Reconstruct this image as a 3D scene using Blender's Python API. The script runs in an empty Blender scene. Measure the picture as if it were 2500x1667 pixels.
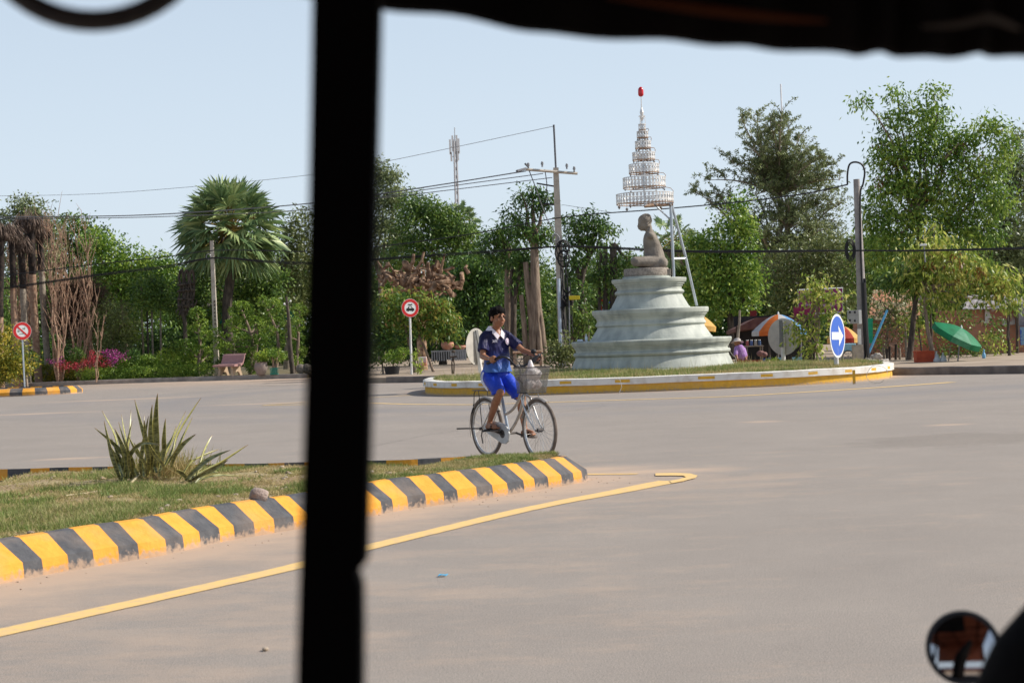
import bpy, math, random
import numpy as np
from mathutils import Vector, Matrix
R = math.radians
sc = bpy.context.scene
COL = sc.collection
# ------------------------------------------------------------ camera
F = 4200.0; HC = 1.32; PITCH = math.atan(13.5/F); ROLL = 0.038
f_ = Vector((0, math.cos(PITCH), -math.sin(PITCH)))
r0 = Vector((1, 0, 0)); u0 = Vector((0, math.sin(PITCH), math.cos(PITCH)))
r_ = r0*math.cos(ROLL) - u0*math.sin(ROLL)
u_ = r0*math.sin(ROLL) + u0*math.cos(ROLL)
C0 = Vector((0, 0, HC))
cam = bpy.data.cameras.new('camera'); camo = bpy.data.objects.new('camera', cam); COL.objects.link(camo)
cam.sensor_width = 36; cam.lens = 36*F/2500; cam.clip_end = 5000; cam.clip_start = 0.05
M = Matrix((( r_.x, u_.x, -f_.x, 0), (r_.y, u_.y, -f_.y, 0), (r_.z, u_.z, -f_.z, 0), (0, 0, 0, 1)))
camo.matrix_world = Matrix.Translation(C0) @ M
cam.dof.use_dof = True; cam.dof.focus_distance = 22; cam.dof.aperture_fstop = 6.3
sc.camera = camo
# ------------------------------------------------------------ light
EL = R(38); AZ = R(8)          # to the sun: right of the view and a little beyond
sd = Vector((math.cos(AZ)*math.cos(EL), math.sin(AZ)*math.cos(EL), math.sin(EL)))
sun = bpy.data.lights.new('sun', 'SUN'); suno = bpy.data.objects.new('sun', sun); COL.objects.link(suno)
sun.energy = 5.0; sun.angle = R(0.55); sun.color = (1, .94, .85)
suno.rotation_euler = sd.to_track_quat('Z', 'Y').to_euler()
w = bpy.data.worlds.new('World'); sc.world = w; w.use_nodes = True
nt = w.node_tree; bg = nt.nodes['Background']
sky = nt.nodes.new('ShaderNodeTexSky'); sky.sky_type = 'NISHITA'; sky.sun_disc = False
sky.sun_elevation = EL; sky.sun_rotation = math.pi/2 - AZ
sky.air_density = 1.0; sky.dust_density = 1.2; sky.ozone_density = 1.2; sky.altitude = 0
# white haze lying thick near the horizon and thinning out towards the zenith
tcw = nt.nodes.new('ShaderNodeTexCoord'); sxw = nt.nodes.new('ShaderNodeSeparateXYZ'); nt.links.new(tcw.outputs['Generated'], sxw.inputs[0])
mrw = nt.nodes.new('ShaderNodeMapRange'); mrw.inputs[1].default_value = .10; mrw.inputs[2].default_value = .60; mrw.inputs[3].default_value = .80; mrw.inputs[4].default_value = .08; nt.links.new(sxw.outputs['Z'], mrw.inputs[0])
mxs = nt.nodes.new('ShaderNodeMixRGB'); mxs.inputs[2].default_value = (5.7, 6.55, 7.5, 1)
nt.links.new(mrw.outputs[0], mxs.inputs[0]); nt.links.new(sky.outputs[0], mxs.inputs[1]); nt.links.new(mxs.outputs[0], bg.inputs[0]); bg.inputs[1].default_value = 0.11
sc.view_settings.view_transform = 'Standard'; sc.view_settings.look = 'None'
sc.view_settings.exposure = 0.22; sc.view_settings.gamma = 1
# ------------------------------------------------------------ pixel helpers (positions measured on a 2500 px wide picture)
def ray(px, py): return f_ + r_*((px-1250)/F) + u_*((833.5-py)/F)
def at(px, py, Y):
    d = ray(px, py); return C0 + d*(Y/d.y)
def gnd(px, py, z=0.0):
    d = ray(px, py); return C0 + d*((z-HC)/d.z)
def up(px, py, Y, z):           # point straight over/below (px,py,Y) at height z
    p = at(px, py, Y); return Vector((p.x, p.y, z))
V = Vector
# ------------------------------------------------------------ materials
def newmat(name):
    m = bpy.data.materials.new(name); m.use_nodes = True
    return m, m.node_tree, m.node_tree.nodes['Principled BSDF']
def pmat(name, c1, c2=None, scale=6., rough=.75, bump=0., bscale=None, metal=0., spec=.3, detail=5, lo=.35, hi=.65, trans=0., st=None):
    m, t, b = newmat(name)
    b.inputs['Roughness'].default_value = rough; b.inputs['Metallic'].default_value = metal
    b.inputs['Specular IOR Level'].default_value = spec
    c1 = (*c1, 1)
    tc = t.nodes.new('ShaderNodeTexCoord')
    vec = tc.outputs['Object']
    if st:
        mp = t.nodes.new('ShaderNodeMapping'); mp.inputs['Scale'].default_value = st; t.links.new(vec, mp.inputs[0]); vec = mp.outputs[0]
    if c2 is None: b.inputs['Base Color'].default_value = c1
    else:
        n = t.nodes.new('ShaderNodeTexNoise'); n.inputs['Scale'].default_value = scale; n.inputs['Detail'].default_value = detail
        t.links.new(vec, n.inputs['Vector'])
        r = t.nodes.new('ShaderNodeValToRGB'); r.color_ramp.elements[0].position = lo; r.color_ramp.elements[1].position = hi
        r.color_ramp.elements[0].color = c1; r.color_ramp.elements[1].color = (*c2, 1)
        t.links.new(n.outputs['Fac'], r.inputs[0]); t.links.new(r.outputs[0], b.inputs['Base Color'])
    if bump:
        n2 = t.nodes.new('ShaderNodeTexNoise'); n2.inputs['Scale'].default_value = bscale or scale*4; n2.inputs['Detail'].default_value = 6
        t.links.new(vec, n2.inputs['Vector'])
        bp = t.nodes.new('ShaderNodeBump'); bp.inputs['Strength'].default_value = bump; bp.inputs['Distance'].default_value = .02
        t.links.new(n2.outputs['Fac'], bp.inputs['Height']); t.links.new(bp.outputs[0], b.inputs['Normal'])
    if trans:
        tr = t.nodes.new('ShaderNodeBsdfTranslucent'); mx = t.nodes.new('ShaderNodeMixShader'); mx.inputs[0].default_value = trans
        src = b.inputs['Base Color'].links[0].from_socket if b.inputs['Base Color'].links else None
        if src: t.links.new(src, tr.inputs[0])
        else: tr.inputs[0].default_value = c1
        o = t.nodes['Material Output']; t.links.new(b.outputs[0], mx.inputs[1]); t.links.new(tr.outputs[0], mx.inputs[2]); t.links.new(mx.outputs[0], o.inputs[0])
    return m
def leafmat(name, cols, trans=.35, rough=.45, lg=None):
    L_ = LG if lg is None else lg; cols = [(c[0]*L_[0], c[1]*L_[1], c[2]*L_[2]) for c in cols]
    """per-leaf colour picked from cols, with slow drift from clump to clump"""
    m, t, b = newmat(name)
    g = t.nodes.new('ShaderNodeNewGeometry'); r = t.nodes.new('ShaderNodeValToRGB')
    el = r.color_ramp.elements
    for i, c in enumerate(cols):
        p = i/(len(cols)-1) if len(cols) > 1 else 0
        e = el[i] if i < 2 else el.new(p)
        e.position = p; e.color = (*c, 1)
    el[1].position = 1/(len(cols)-1) if len(cols) > 2 else 1
    tc = t.nodes.new('ShaderNodeTexCoord'); n = t.nodes.new('ShaderNodeTexNoise'); n.inputs['Scale'].default_value = 1.1; n.inputs['Detail'].default_value = 2
    t.links.new(tc.outputs['Object'], n.inputs['Vector'])
    a = t.nodes.new('ShaderNodeMath'); a.operation = 'MULTIPLY_ADD'; a.inputs[1].default_value = 1.3; a.inputs[2].default_value = -.65
    t.links.new(n.outputs['Fac'], a.inputs[0])
    a2 = t.nodes.new('ShaderNodeMath'); a2.operation = 'MULTIPLY_ADD'; a2.inputs[1].default_value = .8; a2.use_clamp = True
    t.links.new(g.outputs['Random Per Island'], a2.inputs[0])
    a3 = t.nodes.new('ShaderNodeMath'); a3.operation = 'ADD'; a3.inputs[1].default_value = .1; t.links.new(a.outputs[0], a3.inputs[0])
    t.links.new(a3.outputs[0], a2.inputs[2]); t.links.new(a2.outputs[0], r.inputs[0])
    t.links.new(r.outputs[0], b.inputs['Base Color']); b.inputs['Roughness'].default_value = rough; b.inputs['Specular IOR Level'].default_value = .35
    tr = t.nodes.new('ShaderNodeBsdfTranslucent'); mx = t.nodes.new('ShaderNodeMixShader'); mx.inputs[0].default_value = trans
    t.links.new(r.outputs[0], tr.inputs[0]); o = t.nodes['Material Output']
    t.links.new(b.outputs[0], mx.inputs[1]); t.links.new(tr.outputs[0], mx.inputs[2]); t.links.new(mx.outputs[0], o.inputs[0])
    return m
LG = (1.0, 1.0, 1.0)
# ------------------------------------------------------------ object helpers
ORG = {}
def tag(o, label=None, cat=None, group=None, kind=None):
    if label: o['label'] = label
    if cat: o['category'] = cat
    if group: o['group'] = group
    if kind: o['kind'] = kind
    return o
def thing(name, label, cat, loc=(0, 0, 0), group=None):
    o = bpy.data.objects.new(name, None); COL.objects.link(o); o.location = loc; o.empty_display_size = .1
    ORG[o] = Vector(loc); return tag(o, label, cat, group)
def link(name, me, parent=None, org=None):
    o = bpy.data.objects.new(name, me); COL.objects.link(o)
    if parent: o.parent = parent; ORG[o] = ORG[parent]
    else: ORG[o] = Vector(org) if org is not None else Vector((0, 0, 0)); o.location = ORG[o]
    return o
def copy_tree(o, parent=None, delta=None):
    c = o.copy(); COL.objects.link(c); ORG[c] = ORG[o]
    if parent: c.parent = parent
    for ch in list(o.children): copy_tree(ch, c)
    return c
class MB:
    def __init__(s): s.v = []; s.f = []; s.m = []; s.mi = 0
    def add(s, vs, fs):
        n = len(s.v); s.v += [tuple(p) for p in vs]; s.f += [tuple(i+n for i in q) for q in fs]; s.m += [s.mi]*len(fs); return s
    def box(s, c, size, rz=0., mat=None):
        c = V(c); hx, hy, hz = size[0]/2, size[1]/2, size[2]/2
        m = mat or Matrix.Rotation(rz, 3, 'Z')
        vs = [c + m @ V((x*hx, y*hy, z*hz)) for z in (-1, 1) for y in (-1, 1) for x in (-1, 1)]
        return s.add(vs, [(0, 2, 3, 1), (4, 5, 7, 6), (0, 1, 5, 4), (2, 6, 7, 3), (0, 4, 6, 2), (1, 3, 7, 5)])
    def tube(s, pts, rad, n=8, cap=True, flat=1., closed=False, ref=None):
        pts = [V(p) for p in pts]; k = len(pts)
        if not hasattr(rad, '__len__'): rad = [rad]*k
        vs = []; a = None
        for i, p in enumerate(pts):
            if closed: d = pts[(i+1) % k]-pts[i-1]
            else: d = pts[min(i+1, k-1)]-pts[max(i-1, 0)]
            d.normalize()
            if a is None:
                a = V(ref) if ref else (V((0, 0, 1)) if abs(d.z) < .9 else V((1, 0, 0)))
            a = (a - d*a.dot(d)).normalized(); b = d.cross(a)
            for j in range(n):
                t = 2*math.pi*j/n; vs.append(p + (a*math.cos(t)*flat + b*math.sin(t))*rad[i])
        fs = []
        for i in range(k if closed else k-1):
            for j in range(n):
                x, y = i*n+j, i*n+(j+1) % n; x2, y2 = ((i+1) % k)*n+j, ((i+1) % k)*n+(j+1) % n
                fs.append((x, y, y2, x2))
        if cap and not closed: fs += [tuple(range(n-1, -1, -1)), tuple(range((k-1)*n, k*n))]
        return s.add(vs, fs)
    def lathe(s, prof, c, n=32, sx=1., sy=1., cap=True, axis=None):
        c = V(c); vs = []; ax = axis or Matrix.Identity(3)
        for r, z in prof:
            for j in range(n):
                t = 2*math.pi*j/n; vs.append(c + ax @ V((r*math.cos(t)*sx, r*math.sin(t)*sy, z)))
        fs = [(i*n+j, i*n+(j+1) % n, (i+1)*n+(j+1) % n, (i+1)*n+j) for i in range(len(prof)-1) for j in range(n)]
        if cap: fs += [tuple(range(n-1, -1, -1)), tuple(range((len(prof)-1)*n, len(prof)*n))]
        return s.add(vs, fs)
    def ball(s, c, r, n=12, mat=None):
        if not hasattr(r, '__len__'): r = (r, r, r)
        m = mat or Matrix.Identity(3); c = V(c); vs = []; k = max(4, n//2)
        for i in range(1, k):
            ph = math.pi*i/k
            for j in range(n):
                t = 2*math.pi*j/n
                vs.append(c + m @ V((r[0]*math.sin(ph)*math.cos(t), r[1]*math.sin(ph)*math.sin(t), r[2]*math.cos(ph))))
        fs = [(i*n+j, (i+1)*n+j, (i+1)*n+(j+1) % n, i*n+(j+1) % n) for i in range(k-2) for j in range(n)]
        b = len(vs); vs += [c + m @ V((0, 0, r[2])), c + m @ V((0, 0, -r[2]))]
        fs += [(b, j, (j+1) % n) for j in range(n)] + [(b+1, (k-2)*n+(j+1) % n, (k-2)*n+j) for j in range(n)]
        return s.add(vs, fs)
    def caps(s, p0, p1, ra, rb, n=12):
        p0, p1 = V(p0), V(p1); d = (p1-p0); L = d.length; d.normalize(); pts = []; rr = []
        for k in range(4): t = math.pi/2*(k+.25)/4; pts.append(p0-d*ra*math.cos(t)); rr.append(ra*math.sin(t))
        pts.append(p0); rr.append(ra); pts.append(p1); rr.append(rb)
        for k in range(3, -1, -1): t = math.pi/2*(k+.25)/4; pts.append(p1+d*rb*math.cos(t)); rr.append(rb*math.sin(t))
        return s.tube(pts, rr, n)
    def prism(s, poly, off):
        """closed slab: 3D outline poly pushed by vector off"""
        off = V(off); n = len(poly); vs = [V(p) for p in poly] + [V(p)+off for p in poly]
        fs = [tuple(range(n)), tuple(range(2*n-1, n-1, -1))] + [(i+n, (i+1) % n+n, (i+1) % n, i) for i in range(n)]
        return s.add(vs, fs)
    def build(s, name, mat, parent=None, org=None, smooth=False, bevel=0., remesh=0., smoothit=0, subs=0):
        if parent is None and org is None:
            a = np.array(s.v); org = V((float(a[:, 0].mean()), float(a[:, 1].mean()), float(a[:, 2].min())))
        o0 = ORG[parent] if parent else V(org)
        me = bpy.data.meshes.new(name); me.from_pydata([(p[0]-o0[0], p[1]-o0[1], p[2]-o0[2]) for p in s.v], [], s.f)
        mats = mat if isinstance(mat, (list, tuple)) else [mat]
        for m in mats: me.materials.append(m)
        if len(mats) > 1: me.polygons.foreach_set('material_index', s.m)
        o = link(name, me, parent, o0)
        if remesh:
            md = o.modifiers.new('remesh', 'REMESH'); md.mode = 'VOXEL'; md.voxel_size = remesh; md.use_smooth_shade = True
            if smoothit: ms = o.modifiers.new('smooth', 'SMOOTH'); ms.iterations = smoothit; ms.factor = .5
        if smooth:
            me.polygons.foreach_set('use_smooth', [True]*len(me.polygons))
            try: me.set_sharp_from_angle(angle=R(40))
            except Exception: pass
        if bevel:
            md = o.modifiers.new('bevel', 'BEVEL'); md.width = bevel; md.segments = 2; md.limit_method = 'ANGLE'
        if subs: md = o.modifiers.new('sub', 'SUBSURF'); md.levels = subs; md.render_levels = subs
        return o
def npmesh(name, verts, nper, mat, parent=None, org=(0, 0, 0)):
    """mesh of separate nper-gons from an (N*nper,3) array"""
    o0 = ORG[parent] if parent else V(org)
    v = (verts - np.array(o0)).astype(np.float32); N = len(v)//nper
    me = bpy.data.meshes.new(name); me.vertices.add(N*nper); me.vertices.foreach_set('co', v.ravel())
    me.loops.add(N*nper); me.loops.foreach_set('vertex_index', np.arange(N*nper, dtype=np.int32))
    me.polygons.add(N); me.polygons.foreach_set('loop_start', np.arange(0, N*nper, nper, dtype=np.int32))
    me.polygons.foreach_set('loop_total', np.full(N, nper, dtype=np.int32))
    me.materials.append(mat); me.update(calc_edges=True); me.validate()
    return link(name, me, parent, o0)
def unit(a): return a/np.maximum(np.linalg.norm(a, axis=1, keepdims=True), 1e-6)
def leafverts(pos, dirs, L, W, rng):
    n = len(pos); side = unit(np.cross(dirs, unit(rng.normal(size=(n, 3)))))
    l = (L*rng.uniform(.65, 1.25, (n, 1))); w_ = (W*rng.uniform(.7, 1.2, (n, 1)))
    out = np.empty((n, 4, 3)); out[:, 0] = pos; out[:, 1] = pos+dirs*l*.45+side*w_/2; out[:, 2] = pos+dirs*l; out[:, 3] = pos+dirs*l*.45-side*w_/2
    return out.reshape(-1, 3)
def foliage(lobes, L, W, dens, rng, clump=.17, droop=.3, per=14, shell=.55, pw=.7):
    """lobes: (cx,cy,cz,rx,ry,rz); clusters of leaves in the outer part of each ellipsoid"""
    P = []; D = []
    for cx, cy, cz, rx, ry, rz in lobes:
        n = max(3, int(dens*math.pi*rx*rz))
        d = unit(rng.normal(size=(n, 3))); d[:, 1] = np.where(rng.random(n) < .35, -np.abs(d[:, 1]), d[:, 1])
        r = shell + (1.04-shell)*rng.random(n)**pw
        r *= 1 + (.14 if shell < .8 else .03)*np.sin(d[:, 0]*5+cx*3)*np.cos(d[:, 2]*6+cz*2)
        c = np.array([cx, cy, cz]) + d*np.array([rx, ry, rz])*r[:, None]
        pp = np.repeat(c, per, 0) + rng.normal(size=(n*per, 3))*clump*np.array([1, 1, .75])
        dd = unit(rng.normal(size=(n*per, 3)) + np.repeat(d, per, 0)*.8 + np.array([0, 0, -droop*1.6]))
        P.append(pp); D.append(dd)
    return leafverts(np.concatenate(P), np.concatenate(D), L, W, rng)
def wob(a, b, n, amp, rng):
    a, b = V(a), V(b); L = (b-a).length
    return [a.lerp(b, i/n) + V(rng.normal(size=3)*amp*L*(0 if i in (0, n) else 1)) for i in range(n+1)]
def pxlobes(lst, Z, dz=1., flat=.9, rng=None):
    out = []
    for l in lst:
        x, y, rx, ry = l[:4]; z = Z + (l[4] if len(l) > 4 else 0); p = at(x, y, z); s = F/z
        out.append((p.x, p.y, p.z, rx/s, flat*(rx+ry)/2/s*dz, ry/s))
    return out
rng = np.random.default_rng(7); random.seed(3)
# ============================================================ SETTING
m_soil = pmat('soil', (.30, .21, .14), (.42, .31, .21), 1.5, .95, .5, 12)
m_pave = pmat('dusty_pavement', (.27, .205, .15), (.40, .32, .24), .8, .9, .3, 9)
m_stonekerb = pmat('old_kerb_stone', (.14, .115, .10), (.24, .20, .17), 3, .9, .4, 20)
m_palekerb = pmat('pale_kerb_stone', (.26, .22, .19), (.38, .33, .28), 3, .9, .3, 20)
g = MB(); g.add([(-3000, -300, -.06), (3000, -300, -.06), (3000, 4000, -.06), (-3000, 4000, -.06)], [(0, 1, 2, 3)])
tag(g.build('ground', m_soil, org=(0, 0, -.06)), kind='structure')

# median outline (measured on its near and far kerb edges)
near_px = [(0, 1425), (112, 1402), (239, 1381), (405, 1354), (555, 1319), (702, 1295), (850, 1270), (992, 1243), (1111, 1227), (1219, 1211), (1322, 1194), (1390, 1183), (1420, 1177)]
far_px = [(1409, 1116), (1277, 1112), (1114, 1121), (992, 1128), (500, 1138), (0, 1150)]
near = [gnd(x, y) for x, y in near_px]; far = [gnd(x, y, .2) for x, y in far_px]
d0 = (near[1]-near[0]).normalized(); near = [near[0]-d0*3.2] + near
far.append(V((-9, far[-1].y+.5, .2)))
def resample(pts, step):
    pts = [V((p[0], p[1], 0)) for p in pts]; out = [pts[0]]; acc = 0; L = [0]
    for a, b in zip(pts, pts[1:]): L.append(L[-1]+(b-a).length)
    n = int(L[-1]/step); res = []
    for i in range(n+1):
        s_ = L[-1]*i/n; k = max(j for j in range(len(L)) if L[j] <= s_+1e-9); k = min(k, len(pts)-2)
        t = (s_-L[k])/max(1e-9, L[k+1]-L[k]); res.append(pts[k].lerp(pts[k+1], t))
    return res
def smoothpts(p, it=3):
    p = [q.copy() for q in p]
    for _ in range(it): p = [p[0]]+[(p[i-1]+p[i]*2+p[i+1])/4 for i in range(1, len(p)-1)]+[p[-1]]
    return p
nose = []
a, b = near[-1], V((far[0].x+.02, far[0].y+.12, 0)); mid = (a+b)/2; hv = (a-b)/2; ov = V((-hv.y, hv.x, 0)).normalized()*hv.length*.30
if ov.x < 0: ov = -ov
for i in range(1, 8):
    t = math.pi*i/8; nose.append(mid + hv*math.cos(t) + ov*math.sin(t))
outl = resample(near + nose + [V((p.x, p.y+.12, 0)) for p in far], .0395)
outl = smoothpts(outl, 6)
def kerb_mesh(outl, prof, stripe, cuts, wob_=.0, lean=0.):
    """prof: (inset, z); stripe length in samples; material 0/1 alternating"""
    m = MB(); n = len(outl); P = []
    for i, p in enumerate(outl):
        t = (outl[min(i+1, n-1)]-outl[max(i-1, 0)]).normalized(); nn = V((-t.y, t.x, 0))
        j = .005*math.sin(i*.07)+.004*math.sin(i*.31+1)+wob_*math.sin(i*1.7)
        P.append([p + nn*(o+(j if k else 0)*.5) + V((0, 0, z+(j*.4 if k > 1 else 0))) for k, (o, z) in enumerate(prof)])
    k = len(prof)
    vs = [q for r in P for q in r]; m.v = [tuple(q) for q in vs]
    for i in range(n-1):
        for j in range(k-1):
            off = int(round(j*lean)); ph = (i+off+cuts[(i//stripe) % len(cuts)]) % (2*stripe)
            m.mi = 0 if ph < stripe else 1
            m.f.append((i*k+j, i*k+k+j, i*k+k+j+1, i*k+j+1)); m.m.append(m.mi)
    return m, P
def paint(name, c, c2, dust=(.42, .30, .215), zt=.1):
    m, t, b = newmat(name); N = t.nodes; Lk = t.links
    tc = N.new('ShaderNodeTexCoord'); n = N.new('ShaderNodeTexNoise'); n.inputs['Scale'].default_value = 9; n.inputs['Detail'].default_value = 8; n.inputs['Roughness'].default_value = .7
    Lk.new(tc.outputs['Object'], n.inputs['Vector'])
    r = N.new('ShaderNodeValToRGB'); r.color_ramp.elements[0].position = .36; r.color_ramp.elements[1].position = .6; r.color_ramp.elements[0].color = (*c2, 1); r.color_ramp.elements[1].color = (*c, 1)
    Lk.new(n.outputs['Fac'], r.inputs[0])
    # road dust splashed up the foot of the kerb, uneven along it
    sp = N.new('ShaderNodeSeparateXYZ'); Lk.new(tc.outputs['Object'], sp.inputs[0])
    n2 = N.new('ShaderNodeTexNoise'); n2.inputs['Scale'].default_value = 28; n2.inputs['Detail'].default_value = 6; Lk.new(tc.outputs['Object'], n2.inputs['Vector'])
    ma = N.new('ShaderNodeMath'); ma.operation = 'MULTIPLY_ADD'; ma.inputs[1].default_value = .16; ma.inputs[2].default_value = -.04; Lk.new(n2.outputs['Fac'], ma.inputs[0])
    mb = N.new('ShaderNodeMath'); mb.operation = 'SUBTRACT'; Lk.new(ma.outputs[0], mb.inputs[0]); Lk.new(sp.outputs['Z'], mb.inputs[1])
    mc = N.new('ShaderNodeMath'); mc.operation = 'MULTIPLY_ADD'; mc.inputs[1].default_value = 26; mc.inputs[2].default_value = .35; mc.use_clamp = True; Lk.new(mb.outputs[0], mc.inputs[0])
    md = N.new('ShaderNodeMath'); md.operation = 'MULTIPLY'; md.inputs[1].default_value = .85; Lk.new(mc.outputs[0], md.inputs[0])
    n3 = N.new('ShaderNodeTexNoise'); n3.inputs['Scale'].default_value = 3; n3.inputs['Detail'].default_value = 7; Lk.new(tc.outputs['Object'], n3.inputs['Vector'])
    r3 = N.new('ShaderNodeMapRange'); r3.inputs[1].default_value = .5; r3.inputs[2].default_value = .75; r3.inputs[4].default_value = .3; Lk.new(n3.outputs['Fac'], r3.inputs[0])
    mm = N.new('ShaderNodeMath'); mm.operation = 'MAXIMUM'; Lk.new(md.outputs[0], mm.inputs[0]); Lk.new(r3.outputs[0], mm.inputs[1])
    mx = N.new('ShaderNodeMixRGB'); Lk.new(mm.outputs[0], mx.inputs[0]); Lk.new(r.outputs[0], mx.inputs[1]); mx.inputs[2].default_value = (*dust, 1)
    Lk.new(mx.outputs[0], b.inputs['Base Color']); b.inputs['Roughness'].default_value = .8; b.inputs['Specular IOR Level'].default_value = .25
    bp = N.new('ShaderNodeBump'); bp.inputs['Strength'].default_value = .5; bp.inputs['Distance'].default_value = .01; Lk.new(n2.outputs['Fac'], bp.inputs['Height']); Lk.new(bp.outputs[0], b.inputs['Normal'])
    return m
m_yel = paint('kerb_yellow_paint', (.74, .34, .045), (.66, .29, .035)); m_blk = paint('kerb_black_paint', (.065, .066, .072), (.10, .10, .105))
prof = [(0, -.03), (0.0, .05), (0.008, .098), (.185, .222), (.235, .228), (.25, .12)]
km, KP = kerb_mesh(outl, prof, 5, [0, 0, 0, 1, 0, 0, 0, 0, -1], lean=.0)
tag(km.build('kerb', [m_yel, m_blk], org=(0, 0, 0)), kind='structure')
# soil inside the median
inner = [V((r[-1].x, r[-1].y, .17)) for r in KP]
nn_ = len(near); h = len(inner)//2
half = min(range(len(inner)), key=lambda i: -inner[i].x)
A = inner[:half]; B = inner[half:][::-1]
def atx(pl, x):
    for p, q in zip(pl, pl[1:]):
        if p.x <= x <= q.x or q.x <= x <= p.x: return p.lerp(q, (x-p.x)/((q.x-p.x) or 1e-6))
    return pl[0] if x < min(p.x for p in pl) else pl[-1]
m_msoil = pmat('median_soil', (.26, .17, .10), (.34, .28, .15), 2.2, .95, .8, 30)
x0, x1 = max(A[0].x, B[0].x)+.01, inner[half].x-.03
NX, NY = 170, 26; vs = []
def mz(x, y, v): return .164 + .010*v + .035*math.sin(math.pi*min(1, max(0, v)))**.6 + .014*math.sin(x*3.1+y*1.3)+.01*math.sin(x*7.3-y*4.1)
for i in range(NX+1):
    x = x0+(x1-x0)*i/NX; a = atx(A, x); b = atx(B, x)
    for j in range(NY+1):
        v = j/NY; y = a.y+(b.y-a.y)*v; vs.append((x, y, mz(x, y, v)))
g = MB(); g.add(vs, [(i*(NY+1)+j, (i+1)*(NY+1)+j, (i+1)*(NY+1)+j+1, i*(NY+1)+j+1) for i in range(NX) for j in range(NY)])
tag(g.build('median_ground', m_msoil, org=(0, 0, 0), smooth=True), kind='structure')
# ---- roundabout island
IX, IY, IA, IB = 3.50, 42.9, 5.72, 5.6
def isl(t, k=0., e=2.5):
    c, s_ = math.cos(t), math.sin(t)
    return V((IX+(IA+k)*math.copysign(abs(c)**(2/e), c), IY+(IB+k)*math.copysign(abs(s_)**(2/e), s_), 0))
NI = 400
iout = [isl(2*math.pi*i/NI) for i in range(NI)]
m_white = pmat('island_white_paint', (.74, .71, .65), (.56, .50, .42), 5, .7, .2, 30, lo=.45, hi=.75)
m_iy = paint('island_yellow_paint', (.74, .42, .05), (.60, .34, .05), dust=(.40, .30, .22))
def ringmesh(prof, mats, sel=None, name='kerb'):
    m = MB(); k = len(prof)
    P = [isl(2*math.pi*i/NI, o) + V((0, 0, z+.003*math.sin(i*.21)+.002*math.sin(i*.57))) for i in range(NI) for o, z in prof]
    m.v = [tuple(p) for p in P]
    for i in range(NI):
        for j in range(k-1):
            m.f.append((i*k+j, ((i+1) % NI)*k+j, ((i+1) % NI)*k+j+1, i*k+j+1)); m.m.append(sel(i, j) if sel else 0)
    return m
tag(ringmesh([(-.03, -.03), (-.04, .25)], 0).build('kerb', m_iy, org=(0, 0, 0)), kind='structure')
# white capping with small yellow blocks painted on its outer face
tag(ringmesh([(-.06, .178), (.0, .178), (.012, .186), (.012, .222), (.012, .286), (.012, .320), (-.01, .33), (-.22, .333), (-.24, .25)], 0, lambda i, j: 1 if (j in (3,) and i % 13 in (4, 5, 6)) else 0).build('kerb', [m_white, m_iy], org=(0, 0, 0)), kind='structure')
m_isoil = pmat('island_soil', (.26, .20, .10), (.40, .30, .17), 1.3, .95, .6, 20)
def iz(x, y):
    q = math.hypot((x-IX)/IA, (y-IY)/IB); return .29 + .06*max(0, 1-q**2) + .01*math.sin(x*2.3+y) 
g = MB(); vs = []; NR = 14
for i in range(NI):
    for j in range(NR+1):
        p = isl(2*math.pi*i/NI, -.2); q = V((IX, IY, 0)).lerp(p, 1-j/NR*.98); vs.append((q.x, q.y, iz(q.x, q.y)))
g.add(vs, [(i*(NR+1)+j, ((i+1) % NI)*(NR+1)+j, ((i+1) % NI)*(NR+1)+j+1, i*(NR+1)+j+1) for i in range(NI) for j in range(NR)])
tag(g.build('island_ground', m_isoil, org=(0, 0, 0), smooth=True), kind='structure')
# ---- road with dust drifts and tyre-dark bands as vertex data
xs = np.concatenate([np.arange(-46, -16, .8), np.arange(-16, 16, .2), np.arange(16, 46.1, .8)])
ys = np.concatenate([np.arange(-8, 5, .5), np.arange(5, 22, .1), np.arange(22, 55, .2), np.arange(55, 86, .6)])
X, Y = np.meshgrid(xs, ys, indexing='ij'); nx, ny = X.shape
def dpoly(X, Y, pl):
    d = np.full(X.shape, 1e9)
    for a, b in zip(pl, pl[1:]):
        ax, ay, bx, by = a[0], a[1], b[0], b[1]; L2 = (bx-ax)**2+(by-ay)**2+1e-9
        t = np.clip(((X-ax)*(bx-ax)+(Y-ay)*(by-ay))/L2, 0, 1); d = np.minimum(d, np.hypot(X-ax-t*(bx-ax), Y-ay-t*(by-ay)))
    return d
med = [(p.x, p.y) for p in outl[::8]]+[(outl[-1].x, outl[-1].y)]
dm = dpoly(X, Y, med); di = np.hypot((X-IX)/1.0, (Y-IY))-IA
KL = [(-3.97, 53.8), (9.5, 42.0), (11.8, 39.7), (30, 23)]      # pavement kerb line, right
GL = [(-50, 73.5), (-18, 69.8), (-14, 69.2), (-9.6, 67.2), (-7.9, 66.2)]      # garden kerb line, left
dk = dpoly(X, Y, KL); dg = dpoly(X, Y, GL)
dust = 1.15*np.exp(-dm/.38) + .25*np.exp(-dm/1.5) + .7*np.exp(-np.abs(di)/.5) + .35*np.exp(-np.maximum(dk, 0)/.9) + .6*np.exp(-dg/2.6)
dust += .55*np.exp(-((X+9)/9)**2-((Y-64)/5)**2) + .45*np.exp(-np.hypot(X+3.5, Y-57)/4)
dust += .22*np.exp(-((X+2.2)/3.2)**2-((Y-9)/3.2)**2) + .2*np.exp(-((X-1.5)/1.8)**2-((Y-14.5)/1.5)**2)
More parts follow.
